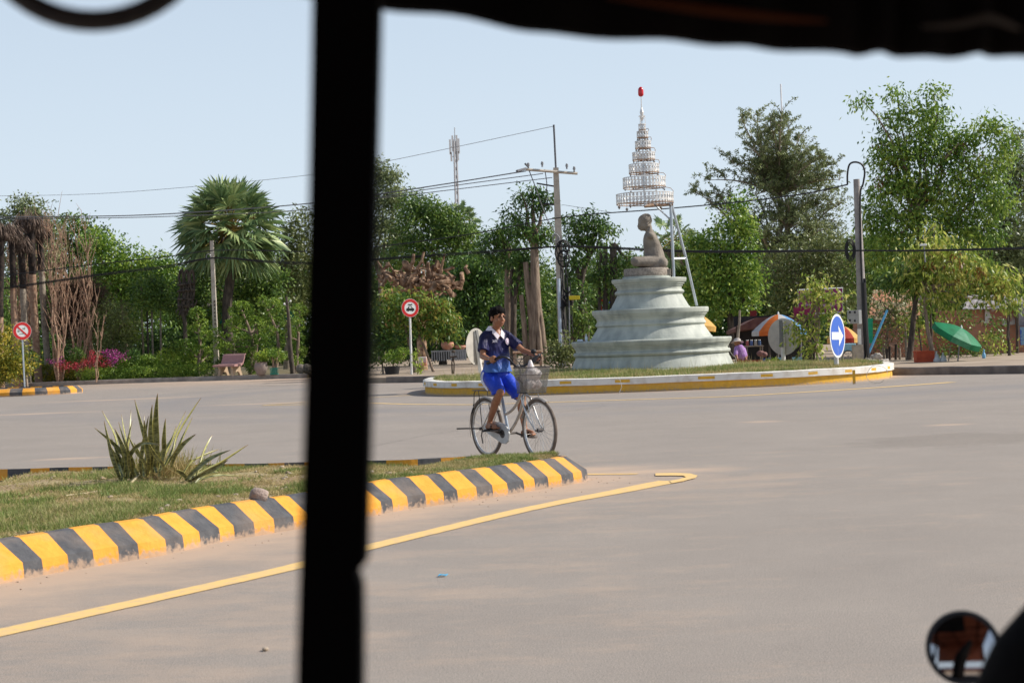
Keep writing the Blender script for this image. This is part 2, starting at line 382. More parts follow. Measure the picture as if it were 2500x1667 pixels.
for px, py, a, b in [(1860, 1029, .3, .22), (2315, 1037, .32, .2), (170, 1119, .5, .25), (640, 985, 1.4, .3), (1300, 1150, 1.2, .3), (1590, 1150, .6, .2), (300, 975, 2.2, .5), (80, 1010, 1.5, .4)]:
    p = gnd(px, py); dust += .8*np.exp(-((X-p.x)/a)**2-((Y-p.y)/b)**2)
wear = np.exp(-((di-6.2)/1.0)**2)*.9 + .5*np.exp(-((di-9.3)/.8)**2)
pc_ = gnd(2330, 1073); pq_ = ((X-pc_.x)-(Y-pc_.y)*.25)/1.25; patch = 1-np.hypot(pq_, (Y-pc_.y)/1.25)
m_road, t, b = newmat('dusty_asphalt'); N = t.nodes; Lk = t.links
def attr(nm):
    a = N.new('ShaderNodeAttribute'); a.attribute_name = nm; return a.outputs['Fac']
def noise(sc_, det=6, vec=None, rough=.6):
    n = N.new('ShaderNodeTexNoise'); n.inputs['Scale'].default_value = sc_; n.inputs['Detail'].default_value = det; n.inputs['Roughness'].default_value = rough
    Lk.new(vec or tc.outputs['Object'], n.inputs['Vector']); return n.outputs['Fac']
def math_(op, a, b_=None, c=None, clamp=False):
    m = N.new('ShaderNodeMath'); m.operation = op; m.use_clamp = clamp
    for i, v in enumerate((a, b_, c)):
        if v is None: continue
        if isinstance(v, (int, float)): m.inputs[i].default_value = v
        else: Lk.new(v, m.inputs[i])
    return m.outputs[0]
def mix_(f, c1, c2):
    m = N.new('ShaderNodeMixRGB')
    for i, v in enumerate((f, c1, c2)):
        if isinstance(v, (int, float)): m.inputs[i].default_value = v
        elif isinstance(v, tuple): m.inputs[i].default_value = (*v, 1)
        else: Lk.new(v, m.inputs[i])
    return m.outputs[0]
tc = N.new('ShaderNodeTexCoord')
mp = N.new('ShaderNodeMapping'); mp.inputs['Scale'].default_value = (.6, 1.1, 1); Lk.new(tc.outputs['Object'], mp.inputs[0])
base = mix_(math_('MULTIPLY_ADD', noise(.7, 8, rough=.7), 3.2, -1.1, True), (.234, .203, .177), (.292, .252, .217))
base = mix_(math_('MULTIPLY_ADD', noise(160, 3), 5.0, -2.0, True), mix_(.42, base, (.05, .045, .042)), mix_(.30, base, (.60, .53, .46)))
base = mix_(math_('MULTIPLY_ADD', noise(48, 4, rough=.8), 6.0, -3.6, True), base, mix_(.28, base, (.09, .08, .075)))
base = mix_(math_('MULTIPLY_ADD', noise(22, 5, rough=.8), 4, -1.9, True), base, mix_(.12, base, (.55, .43, .33)))
dn = math_('MULTIPLY', math_('ADD', attr('dust'), math_('MULTIPLY_ADD', noise(1.6, 9, mp.outputs[0],   .78), 1.95, -1.10)), 1.25, None, True)
base = mix_(math_('MULTIPLY', math_('MULTIPLY', attr('wear'), math_('MULTIPLY_ADD', noise(.9, 4, mp.outputs[0]), 1.6, -.1, True)), .75, None, True), base, (.195, .186, .188))
pm_ = math_('MULTIPLY_ADD', math_('ADD', attr('patch'), math_('MULTIPLY_ADD', noise(3.2, 7, rough=.7), 1.6, -.8)), 3.5, -.1, True)
base = mix_(math_('MULTIPLY', pm_, .42), base, mix_(math_('MULTIPLY_ADD', noise(20, 5, rough=.8), 5, -2.2, True), (.15, .128, .108), (.25, .215, .18)))
base = mix_(math_('MULTIPLY', dn, .85), base, (.48, .35, .255))
Lk.new(base, b.inputs['Base Color']); b.inputs['Roughness'].default_value = .86; b.inputs['Specular IOR Level'].default_value = .25
bp = N.new('ShaderNodeBump'); bp.inputs['Strength'].default_value = .55; bp.inputs['Distance'].default_value = .006; Lk.new(noise(75, 6, rough=.75), bp.inputs['Height']); Lk.new(bp.outputs[0], b.inputs['Normal'])
me = bpy.data.meshes.new('road'); v = np.stack([X, Y, np.zeros_like(X)], -1).reshape(-1, 3).astype(np.float32)
me.vertices.add(len(v)); me.vertices.foreach_set('co', v.ravel())
ii, jj = np.meshgrid(np.arange(nx-1), np.arange(ny-1), indexing='ij'); q = np.stack([ii*ny+jj, (ii+1)*ny+jj, (ii+1)*ny+jj+1, ii*ny+jj+1], -1).reshape(-1, 4).astype(np.int32)
me.loops.add(q.size); me.loops.foreach_set('vertex_index', q.ravel()); me.polygons.add(len(q)); me.polygons.foreach_set('loop_start', np.arange(0, q.size, 4, dtype=np.int32)); me.polygons.foreach_set('loop_total', np.full(len(q), 4, dtype=np.int32))
for nm, arr in (('dust', dust), ('wear', wear), ('patch', np.maximum(patch, -1))):
    at_ = me.attributes.new(nm, 'FLOAT', 'POINT'); at_.data.foreach_set('value', arr.ravel().astype(np.float32))
me.materials.append(m_road); me.update(calc_edges=True); tag(link('road', me), kind='structure')
# yellow painted lines
m_line = pmat('worn_yellow_line', (.74, .49, .18), (.56, .41, .24), 14, .7, .1, 40, lo=.45, hi=.78)
def ribbon(name, pts, widths, mat, z=.004, jag=.0):
    P = [V((p.x, p.y, 0)) for p in pts]; P = resample(P, .12); P = smoothpts(P, 8); n = len(P); vs = []
    for i, p in enumerate(P):
        t = (P[min(i+1, n-1)]-P[max(i-1, 0)]).normalized(); nn = V((-t.y, t.x, 0)); w_ = np.interp(i/(n-1), np.linspace(0, 1, len(widths)), widths)/2
        a_ = random.uniform(-jag, jag); b_ = random.uniform(-jag, jag)
        vs += [p+nn*(w_+a_)+V((0, 0, z)), p-nn*(w_+b_)+V((0, 0, z))]
    m = MB(); m.add(vs, [(2*i, 2*i+1, 2*i+3, 2*i+2) for i in range(n-1)])
    return tag(m.build(name, mat, org=(0, 0, z)), kind='structure')
l1 = [gnd(x, y) for x, y in [(0, 1545), (180, 1505), (365, 1464), (730, 1382), (895, 1337), (1020, 1307), (1267, 1247), (1400, 1220), (1512, 1200), (1600, 1181), (1640, 1174.5)]]
l1 = [l1[0]-(l1[1]-l1[0]).normalized()*6] + l1
ribbon('road_marking', l1, [.185, .185, .18, .18, .17, .17, .18, .26], m_line, .004, .004)
tipo = [(1600, 1154.5), (1650, 1153.5), (1685, 1155), (1703, 1160), (1698, 1166), (1670, 1173), (1640, 1179), (1634, 1173), (1660, 1168), (1675, 1164), (1668, 1160.5), (1640, 1160), (1600, 1160.5)]
g = MB(); P = [gnd(x, y, .008) for x, y in tipo]; g.add([(p.x, p.y, .008) for p in P], [tuple(range(len(P)))]); tag(g.build('road_marking', m_line, org=(0, 0, .008)), kind='structure')
ribbon('road_marking', [gnd(x, y) for x, y in [(1425, 1158), (1500, 1158), (1556, 1157)]], [.11, .10], m_line, .004, .008)
ribbon('road_marking', [gnd(x, y) for x, y in [(640, 990), (760, 987), (900, 984), (1000, 987), (1158, 988), (1376, 981), (1600, 974), (1784, 968), (1988, 956), (2160, 945), (2260, 938), (2325, 933)]], [.14, .15, .18, .24], m_line, .004, .01)
ribbon('road_marking', [gnd(x, y) for x, y in [(640, 990), (760, 981), (900, 971), (960, 968), (1010, 964)]], [.1, .1], m_line, .008, .01)
m_crack_and_shadow = pmat('tar_crack_and_shadow', (.09, .075, .065), (.2, .17, .14), 20, .9)
def crack_and_shadow(pts, w_):
    P = [gnd(x, y) for x, y in pts]; P = resample(P, .15); P = [p+V((random.uniform(-.04, .04), random.uniform(-.05, .05), 0)) for p in P]
    m = MB(); vs = []
    for p in P: k = w_*random.uniform(.15, 1); vs += [p+V((0, k, .003)), p+V((0, -k, .003))]
    m.add(vs, [(2*i, 2*i+1, 2*i+3, 2*i+2) for i in range(len(P)-1)]); tag(m.build('road_crack_and_shadow', m_crack_and_shadow, org=(0, 0, .003)), kind='structure')
crack_and_shadow([(900, 1092), (1000, 1070), (1150, 1044)], .025); crack_and_shadow([(1045, 1075), (1100, 1100), (1150, 1117)], .008)
crack_and_shadow([(1370, 1006), (1415, 1000), (1480, 991)], .03); crack_and_shadow([(600, 943), (700, 941), (760, 940)], .12); crack_and_shadow([(1500, 1090), (1560, 1070)], .006)  # the widest strip is the palm's shadow, put in as dark colour
# pavements with stone kerbs
def pavement(name, line, back, z, mt, mk, w_=.3):
    g = MB(); g.add([(x, y, z) for x, y in line]+[(x, y, z) for x, y in back], [tuple(range(len(line)+len(back)))]); 
    oo = list(line)+list(back); n0 = len(oo); g.add([(x, y, z_) for x, y in oo for z_ in (z, -.06)], [(2*i, 2*i+1, (2*i+3) % (2*n0), (2*i+2) % (2*n0)) for i in range(n0)]); tag(g.build(name, mt, org=(0, 0, 0)), kind='structure')
    pl = resample([V((x, y, 0)) for x, y in line], .5); n = len(pl); pr = [(-.0, -.04), (0, z-.01), (.02, z+.02), (w_, z+.02), (w_, z-.05)]; vs = []
    for i, p in enumerate(pl):
        t = (pl[min(i+1, n-1)]-pl[max(i-1, 0)]).normalized(); nn = V((-t.y, t.x, 0)); jj = random.uniform(-.012, .012)
        vs += [p+nn*(o-.02+jj)+V((0, 0, zz+jj*.4)) for o, zz in pr]
    g = MB(); k = 5; g.add(vs, [(i*k+j, (i+1)*k+j, (i+1)*k+j+1, i*k+j+1) for i in range(n-1) for j in range(k-1)] + [(4, 3, 2, 1, 0)])
    tag(g.build('kerb', mk, org=(0, 0, 0)), kind='structure')
pavement('pavement', KL, [(60, 23), (90, 120), (-8, 120), (-6.5, 60), (-5, 55)], .17, m_pave, m_stonekerb)
pavement('garden_ground', GL, [(-7.5, 120), (-120, 120), (-120, 78)], .15, pmat('garden_soil', (.10, .085, .045), (.2, .16, .09), 1.2, .95, .5, 10), m_palekerb)
# far-left refuge with striped kerb
rf = resample([V((-34, 54.3, 0)), V((-20, 54.4, 0)), V((-15.2, 54.6, 0)), V((-14.2, 55.2, 0)), V((-14.0, 56.2, 0)), V((-15, 57.4, 0)), V((-34, 60, 0))], .1)
rf = smoothpts(rf, 8); rm, RP = kerb_mesh(rf, [(0, -.03), (0, .13), (.14, .24), (.25, .24), (.27, .15)], 4, [0])
tag(rm.build('kerb', [m_yel, m_blk], org=(0, 0, 0)), kind='structure')
g = MB(); g.add([(r[-1].x, r[-1].y, .2) for r in RP], [tuple(range(len(RP)))]); tag(g.build('refuge_ground', m_pave, org=(0, 0, 0)), kind='structure')
# ---- grass
def grass(name, pts, hgt, wid, mat, lean=.5):
    n = len(pts); d = unit(np.stack([rng.normal(size=n)*lean, rng.normal(size=n)*lean, np.ones(n)], 1)); s_ = unit(np.cross(d, rng.normal(size=(n, 3))))
    hh = hgt*rng.uniform(.4, 1.3, (n, 1)); out = np.empty((n, 3, 3)); out[:, 0] = pts-s_*wid/2; out[:, 1] = pts+s_*wid/2; out[:, 2] = pts+d*hh
    return tag(npmesh(name, out.reshape(-1, 3), 3, mat), kind='stuff')
def fbm(x, y, s):
    return sum(math.pi**-i*np.sin(x*s*2**i*1.3+i*2.1+1.7*np.sin(y*s*2**i*.9+i))*np.cos(y*s*2**i*1.1+i*3.3+1.3*np.sin(x*s*1.7**i)) for i in range(4))
m_gr = leafmat('median_grass_blade', [(.12, .20, .04), (.20, .26, .06), (.33, .32, .12), (.44, .36, .18)], .3, .6)
m_dry = leafmat('dry_grass_blade', [(.20, .24, .06), (.38, .32, .13), (.50, .40, .20), (.44, .33, .18)], .3, .7)
n = 260000; gx = rng.uniform(x0, x1, n); vv = rng.random(n)
Ax = np.array([(p.x, p.y) for p in A]); Bx = np.array([(p.x, p.y) for p in B])
oa = np.argsort(Ax[:, 0]); ob = np.argsort(Bx[:, 0])
ya = np.interp(gx, Ax[oa, 0], Ax[oa, 1]); yb = np.interp(gx, Bx[ob, 0], Bx[ob, 1]); gy = ya+(yb-ya)*vv
gz = .162+.010*vv+.035*np.sin(np.pi*np.clip(vv, 0, 1))**.6+.014*np.sin(gx*3.1+gy*1.3)+.01*np.sin(gx*7.3-gy*4.1)
nz = fbm(gx, gy, 1.6)+.5*fbm(gx*3, gy*3, 2.); pts = np.stack([gx, gy, gz], 1)
green = nz > .32 + .6*(rng.random(n)-.5); bare = (nz < -.55) & (rng.random(n) < .8)
bare |= (np.hypot((gx+2.9)/1.0, (gy-14.6)/.7) < 1) & (rng.random(n) < .8)
grass('grass', pts[green & ~bare], .055, .008, m_gr, .7); k_ = (~green) & (~bare) & (rng.random(n) < .75); grass('dry_grass', pts[k_], .035, .006, m_dry, 1.2)
# stray clods, stones and straw on the median
m_deb = pmat('pale_clods', (.42, .36, .29), (.28, .2, .13), 8, .9)
g = MB()
for _ in range(130):
    x = random.uniform(x0, x1); a_, b_ = atx(A, x), atx(B, x); v_ = random.uniform(.05, .95); y = a_.y+(b_.y-a_.y)*v_; s_ = random.uniform(.008, .022)
    g.ball((x, y, mz(x, y, v_)+s_*.4), (s_*1.4, s_, s_*.7), 6, Matrix.Rotation(random.random()*6, 3, 'Z'))
tag(g.build('clods', m_deb, org=(0, 0, 0)), kind='stuff')
n = 150000; th = rng.random(n)*2*np.pi; rr = rng.random(n)**.5*.955; c_, s__ = np.cos(th), np.sin(th); e = 2/2.5
gx = IX+IA*rr*np.sign(c_)*np.abs(c_)**e; gy = IY+IB*rr*np.sign(s__)*np.abs(s__)**e; k_ = gy < IY+1.5; gx, gy = gx[k_], gy[k_]
qq = np.hypot((gx-IX)/IA, (gy-IY)/IB); gz = .287+.06*np.maximum(0, 1-qq**2)+.01*np.sin(gx*2.3+gy); pts = np.stack([gx, gy, gz], 1)
gr = (fbm(gx, gy, .8) + np.where(gx < IX-.5, .25, -.25) > .2*rng.normal(size=len(gx))) & (fbm(gx, gy, .8) > -1.2)
grass('grass', pts[gr], .13, .018, m_gr, .5); kk = ~gr & (rng.random(len(gx)) < .8); grass('dry_grass', pts[kk], .11, .016, m_dry, .7)
st = rng.random(len(pts)) < .004; grass('grass_stalks', pts[st], .3, .012, m_dry, .15)

# grit and small stones lying along the kerb foot
g = MB(); rg_ = random.Random(2)
for _ in range(90):
    k = rg_.randint(20, len(outl)//2); p = outl[k]; t = (outl[k+1]-outl[k-1]).normalized(); nn = V((t.y, -t.x, 0)); d_ = abs(rg_.gauss(0, .22))+.02; s_ = rg_.uniform(.002, .007)
    g.ball(p+nn*d_+V((0, 0, s_*.4)), (s_*1.3, s_, s_*.7), 5)
tag(g.build('road_grit', pmat('road_grit', (.36, .26, .19), (.48, .37, .28), 20, .9), org=(0, 0, 0)), kind='stuff')

p = gnd(2084, 937); q_ = at(2083, 903, p.y); g = MB(); g.box((p+q_)/2+V((0, -.06, 0)), (.06, .02, (q_-p).length)); tag(g.build('yellow_stake', m_iy), 'upright yellow strip standing against the white and yellow island kerb', 'stake')
p = gnd(2140, 936); g = MB(); g.tube([p+V((.22*math.cos(t_)+.02*math.sin(3*t_), -.07, .20+.19*math.sin(t_))) for t_ in np.linspace(0, 5.6, 18)], .006, 5)
tag(g.build('wire_loop', pmat('pale_wire', (.5, .45, .38), None)), 'loose loop of pale wire hanging over the right end of the island kerb', 'wire')
p = gnd(1512, 962); g = MB(); g.tube([p+V((0, -.04, .34)), p+V((.03, -.09, .28)), p+V((.05, -.09, .15)), p+V((-.02, -.12, .01))], .006, 5)
tag(g.build('wire_end', pmat('pale_wire_end', (.5, .47, .42), None)), 'short pale wire end drooping over the middle of the island kerb', 'wire')
# ============================================================ MONUMENT
m_conc = pmat('painted_concrete', (.455, .475, .42), (.29, .31, .28), 2.6, .6, .2, 14, lo=.38, hi=.72, detail=9, st=(1.6, 1.6, .6))
Z0 = IY; MX = 3.47
q = 110/98; qz = 1.155
prof = [(1.86, -.05), (1.86, .05), (1.81, .07), (1.80, .105), (1.785, .107), (1.775, .135), (1.735, .24), (1.70, .30), (1.70, .325), (1.685, .345), (1.73, .365), (1.745, .40), (1.73, .43), (1.685, .445), (1.68, .49), (1.70, .495), (1.695, .52), (1.715, .522), (1.712, .545), (1.735, .548), (1.735, .575), (1.76, .58), (1.765, .61), (1.775, .625), (1.775, .665), (1.76, .68),
        (1.36, .69), (1.345, .725), (1.325, .727), (1.318, .75), (1.25, .85), (1.20, .92), (1.185, .965), (1.20, .985), (1.225, 1.0), (1.225, 1.03), (1.20, 1.06), (1.185, 1.10), (1.20, 1.13), (1.20, 1.16), (1.225, 1.162), (1.225, 1.19), (1.25, 1.192), (1.255, 1.225), (1.28, 1.23), (1.295, 1.28), (1.295, 1.32), (1.28, 1.335),
        (.895, 1.34), (.88, 1.37), (.86, 1.372), (.85, 1.40), (.78, 1.52), (.735, 1.60), (.72, 1.64), (.755, 1.655), (.775, 1.69), (.755, 1.72), (.715, 1.75), (.72, 1.81), (.745, 1.812), (.745, 1.845), (.775, 1.85), (.785, 1.89), (.81, 1.895), (.83, 1.935), (.83, 1.975), (.82, 1.985), (.3, 1.99)]
pm = MB(); pm.lathe([(r*q, z*qz+.32) for r, z in prof], (MX, Z0, 0), 96)
o = pm.build('monument_pedestal', m_conc, org=(MX, Z0, .32), smooth=True)
tag(o, 'pale grey-green round pedestal of three flaring moulded tiers on the roundabout', 'pedestal')
def S(x, y, dy=0): return at(1380+x/3.824, 500+y/3.824, Z0+dy)
m_stone = pmat('weathered_sandstone', (.17, .145, .12), (.27, .235, .195), 5, .9, .6, 25)
m_stone2 = pmat('rough_sandstone', (.22, .185, .155), (.36, .31, .26), 22, .95, 1., 60)
g = MB(); c = S(757, 660); cz = .32+1.99*qz
g.lathe([(.60, -.005), (.60, .05), (.575, .055)], (c.x, Z0, cz), 48); o = g.build('statue_plinth', m_conc, org=(c.x, Z0, cz), smooth=True)
tag(o, 'thin white round slab on top of the pedestal under the stone drum', 'plinth')
g = MB(); g.lathe([(.555, .0), (.565, .02), (.56, .17), (.545, .2), (.3, .205)], (c.x, Z0, cz+.055), 60)
o = g.build('statue_drum', m_stone2, org=(c.x, Z0, cz+.055), smooth=True); tag(o, 'rough grey stone drum carrying the seated statue', 'stone base')
g = MB(); p = S(955, 625, -.1); g.box((p.x, p.y, cz+.135), (.14, .3, .155)); o = g.build('stone_block', m_stone, bevel=.01); tag(o, 'small pale stone block against the right side of the stone drum', 'stone block')
b = MB(); u = 1/(3.824*98)
def sec(lst, n=20):
    vs = []
    for xl, xr, y, hd in lst:
        a_, b2 = S(xl, y), S(xr, y); cc = (a_+b2)/2; hx = (b2-a_).length/2
        for j in range(n): t_ = 2*math.pi*j/n; vs.append(cc+V((hx*math.cos(t_), hd*math.sin(t_), 0)))
    k = len(lst); b.add(vs, [(i*n+j, i*n+(j+1) % n, (i+1)*n+(j+1) % n, (i+1)*n+j) for i in range(k-1) for j in range(n)]+[tuple(range(n)), tuple(range(k*n-1, (k-1)*n-1, -1))])
sec([(690, 935, 590, .34), (705, 940, 540, .34), (735, 935, 500, .30), (735, 922, 455, .27), (730, 902, 400, .25), (726, 882, 350, .27), (728, 862, 310, .30), (738, 845, 275, .27), (752, 825, 250, .16), (756, 812, 225, .12), (750, 805, 190, .12)][::-1])
b.ball(S(745, 148), (.180, .165, .165), 18); b.ball(S(737, 182), (.160, .14, .17), 16); b.ball(S(716, 215), (.085, .09, .085), 12)
b.caps(S(688, 180), S(681, 203), .018, .028); b.ball(S(688, 222), (.03, .045, .02), 8); b.ball(S(690, 165), (.03, .10, .02), 8); b.ball(S(765, 185, -.135), (.035, .03, .075), 8); b.ball(S(765, 185, .135), (.035, .03, .075), 8)
b.ball(S(755, 118), (.135, .125, .10), 14)
for sg in (-1, 1):
    b.ball(S(796, 292, sg*.25), (.10, .11, .095), 14)
    b.caps(S(885, 530, sg*.15), S(668, 532, sg*.40), .155, .125); b.caps(S(668, 535, sg*.40), S(715, 548, -sg*.12), .125, .095)
    b.ball(S(655, 530, sg*.40), (.12, .12, .125), 14)
b.caps(S(900, 540, -.2), S(905, 540, .2), .15, .15)
o = b.build('statue', m_stone, org=(c.x, Z0, cz+.255), remesh=.016, smoothit=4)
tag(o, 'weathered armless stone figure sitting cross-legged and facing left on the drum', 'statue')
# ---- tiered ceremonial umbrella
def U(x, y, dy=0): return at(1480+x/4.61, 200+y/4.61, Z0+dy)
um = 4.61*98
m_silver = pmat('tarnished_silver_metal', (.74, .73, .71), (.50, .44, .38), 9, .35, .2, 20, metal=.15, lo=.45, hi=.8)
m_rust = pmat('rusty_rail', (.26, .14, .085), (.42, .31, .22), 12, .8)
m_galv = pmat('galvanised_pipe', (.55, .60, .65), (.42, .47, .52), 5, .35, metal=.55)
m_red = pmat('red_lamp_glass', (.62, .01, .02), (.45, .005, .01), 4, .25, spec=.6)
base = U(430, 1395); root = thing('tiered_umbrella', 'tall silver ceremonial umbrella of seven shrinking openwork tiers with a red tip, above the statue', 'umbrella', base)
m_pend = pmat('dark_pendant', (.10, .085, .075), (.3, .28, .26), 20, .5)
tiers = [(115, 755, 1262, 1372, 46, 2), (190, 665, 1080, 1192, 36, 1), (257, 593, 932, 1030, 28, 1), (297, 547, 798, 882, 22, 1), (327, 500, 672, 750, 16, 1), (347, 470, 562, 632, 12, 1), (366, 440, 482, 545, 9, 1)]
for x0_, x1_, yt, yb, n, rows in tiers:
    a_, b_ = U((x0_+x1_)/2, yt), U((x0_+x1_)/2, yb); r = (x1_-x0_)/2/um; cx = (a_.x+b_.x)/2; zt, zb = a_.z, b_.z; H = zt-zb
    g = MB()
    for i in range(n):
        th = 2*math.pi*i/n; e = V((math.cos(th), math.sin(th), 0)); tt = V((-math.sin(th), math.cos(th), 0)); w_ = math.pi*r/n*1.0; cc = V((cx, Z0, 0))+e*r
        for zz, hh in ((zb+H*.02, H*.56), (zb+H*.58, H*.38)):
            kx = 1. if hh > H*.5 else .75
            g.prism([cc+tt*0+V((0, 0, zz)), cc+tt*w_*kx+V((0, 0, zz+hh*.45)), cc+tt*w_*.45+V((0, 0, zz+hh*.9)), cc+V((0, 0, zz+hh)), cc-tt*w_*.45+V((0, 0, zz+hh*.9)), cc-tt*w_*kx+V((0, 0, zz+hh*.45))], e*.006)
        g.box(cc+V((0, 0, zb+H*.5)), (.007, .007, H), th)
    ring = [V((cx+r*math.cos(2*math.pi*j/40), Z0+r*math.sin(2*math.pi*j/40), zt)) for j in range(40)]
    g.tube(ring, .013, 6, closed=True); o = g.build('openwork_tier', m_silver, root)
    g = MB(); g.tube([p-V((0, 0, H)) for p in ring], .011, 6, closed=True)
    for a2 in (.5, 2.1, 3.7, 5.2): g.tube([V((cx+r*.97*math.cos(a2), Z0+r*.97*math.sin(a2), zb)), V((cx, Z0, zb))], .010, 5)
    g.build('rail', m_rust, o)
    for a2 in (.25, .9, 2.2, 3.5, 4.1, 5.0, 5.7):
        g = MB(); pt = V((cx+r*math.cos(a2), Z0+r*math.sin(a2), zb)); L = .085 if rows == 1 else .14
        k = .6 if rows == 1 else 1.
        g.lathe([(.004, 0), (.004, -L*.3), (.03*k, -L*.45), (.038*k, -L*.6), (.02*k, -L*.8), (.001, -L)], pt, 8)
        g.build('pendant', m_pend, o)
g = MB()
for (x, y, x2, y2) in [(755, 1262, 665, 1192), (665, 1080, 593, 1030), (593, 932, 547, 882), (547, 798, 500, 750), (500, 672, 470, 632), (470, 562, 440, 545)]:
    P0, P1 = U(x, y), U(x2, y2-8); g.tube([P0, P0.lerp(P1, .15)+V((.03, 0, .05)), P0.lerp(P1, .55)+V((.045, 0, .05)), P1], .008, 5)
g.build('scroll_brackets', m_rust, root)
g = MB(); g.tube([U(438, 1395), U(425, 1180), U(418, 900), U(405, 620), U(400, 430)], [.028, .026, .022, .018, .014], 8); g.build('central_pole', m_galv, root)
g = MB(); ax = U(400, 430); 
g.tube([U(401, 440), U(401, 405), U(401, 392), U(400, 345), U(397, 290), U(393, 165)], [.02, .055, .03, .05, .016, .008], 10)
g.tube([U(401, 388)+V((.075*math.cos(t_), .075*math.sin(t_), 0)) for t_ in np.linspace(0, 2*math.pi, 17)[:-1]], .01, 5, closed=True)
g.tube([U(403, 480)+V((.085*math.cos(t_), .085*math.sin(t_), 0)) for t_ in np.linspace(0, 2*math.pi, 17)[:-1]], .012, 5, closed=True)
for a2 in (0, 2.1, 4.2): g.tube([U(401, 388)+V((.075*math.cos(a2), .075*math.sin(a2), 0)), U(403, 480)+V((.085*math.cos(a2), .085*math.sin(a2), 0))], .007, 5)
fin = g.build('finial', m_silver, root)
g = MB(); rc = U(391, 165); g.lathe([(.008, -.01), (.04, .0), (.066, .03), (.070, .08), (.068, .15), (.06, .19), (.035, .225), (.004, .24)], rc, 16); g.build('red_lamp', m_red, fin, smooth=True)
g = MB(); T = U(735, 1370)
foot = at(1645, 677, Z0+.1); g.tube([at(1637, 492, Z0+.1), foot], .038, 10); g.build('support_post', m_galv, root)
g = MB(); g.tube([at(1640, 500, Z0+.12), at(1672, 620, Z0+.35), at(1701, 746, Z0+.6)], .034, 10); g.build('diagonal_brace', m_galv, root)
g = MB(); g.tube([at(1641, 632, Z0+.1), at(1672, 631, Z0+.33)], .028, 8); g.tube([at(1604, 505, Z0+.0), at(1634, 534, Z0+.1)], .022, 8); g.build('cross_brace', m_galv, root)
g = MB(); a_, b_ = at(1573, 504, Z0), at(1643, 499, Z0+.1); g.tube([a_, b_], .038, 4); g.tube([a_+V((0, .12, .02)), b_+V((0, .12, .02))], .03, 4); g.build('top_beam', m_rust, root)
# small things left on the pedestal steps
m_glass = pmat('clear_plastic', (.62, .68, .72), None, rough=.15, spec=.6)
for i, (x, y, lab) in enumerate([(197, 1252, 'clear plastic bottle standing on the left step of the pedestal')]):
    p = S(x, y, -.3); g = MB(); zl = .32+.68*qz; g.lathe([(.032, 0), (.034, .01), (.034, .11), (.012, .15), (.012, .17), (.015, .172), (.015, .19)], (p.x, p.y, zl+.005), 12)
    tag(g.build('bottle', m_glass, smooth=True), lab, 'bottle')
p = S(140, 1255, -.35); g = MB()
for k in range(6): g.ball((p.x+random.uniform(-.05, .05), p.y+random.uniform(-.05, .05), .32+.68*qz+.035), (.05, .035, .03), 8, Matrix.Rotation(random.random()*3, 3, 'Z'))
tag(g.build('plastic_bag', pmat('crumpled_blue_white_bag', (.5, .58, .68), (.75, .78, .8), 20, .5), remesh=.006), 'crumpled pale plastic bag beside the bottle on the pedestal step', 'bag')
# wire hanging down the right of the pedestal
g = MB(); g.tube([S(1528, 1225, -.1), S(1522, 1300, -.1), S(1540, 1370, -.1), S(1560, 1400, -.12), S(1590, 1425, -.15), S(1600, 1480, -.2)], .007, 5)
tag(g.build('loose_cable', pmat('grey_cable', (.35, .33, .3))), 'thin pale cable hanging off the right edge of the lowest pedestal tier', 'cable')
# ---- round traffic signs of the roundabout
m_signw = pmat('sign_white', (.78, .78, .76), None, rough=.35); m_signb = pmat('sign_blue', (.012, .10, .50), None, rough=.3, spec=.5); m_signr = pmat('sign_red', (.60, .03, .03), None, rough=.35)
m_signback = pmat('sign_grey_back', (.50, .47, .42), (.40, .38, .34), 5, .55, metal=.1); m_post = pmat('white_post', (.75, .74, .72), (.6, .58, .54), 8, .6); m_postd = pmat('dark_channel', (.14, .14, .14), (.2, .2, .19), 9, .6)
m_black = pmat('flat_black', (.015, .015, .016), None, rough=.6)
def disc(g, c, nrm, r, a, n=48, off=0., th=.004, upv=V((0, 0, 1))):
    nrm = nrm.normalized(); side = upv.cross(nrm).normalized(); upp = nrm.cross(side)
    g.prism([c+nrm*off+side*(r*math.cos(2*math.pi*i/n))+upp*(a*math.sin(2*math.pi*i/n)) for i in range(n)], nrm*th)
    return side, upp
def shape(g, c, nrm, side, upp, poly, off, th=.003):
    g.prism([c+nrm*off+side*x+upp*y for x, y in poly], nrm*th)
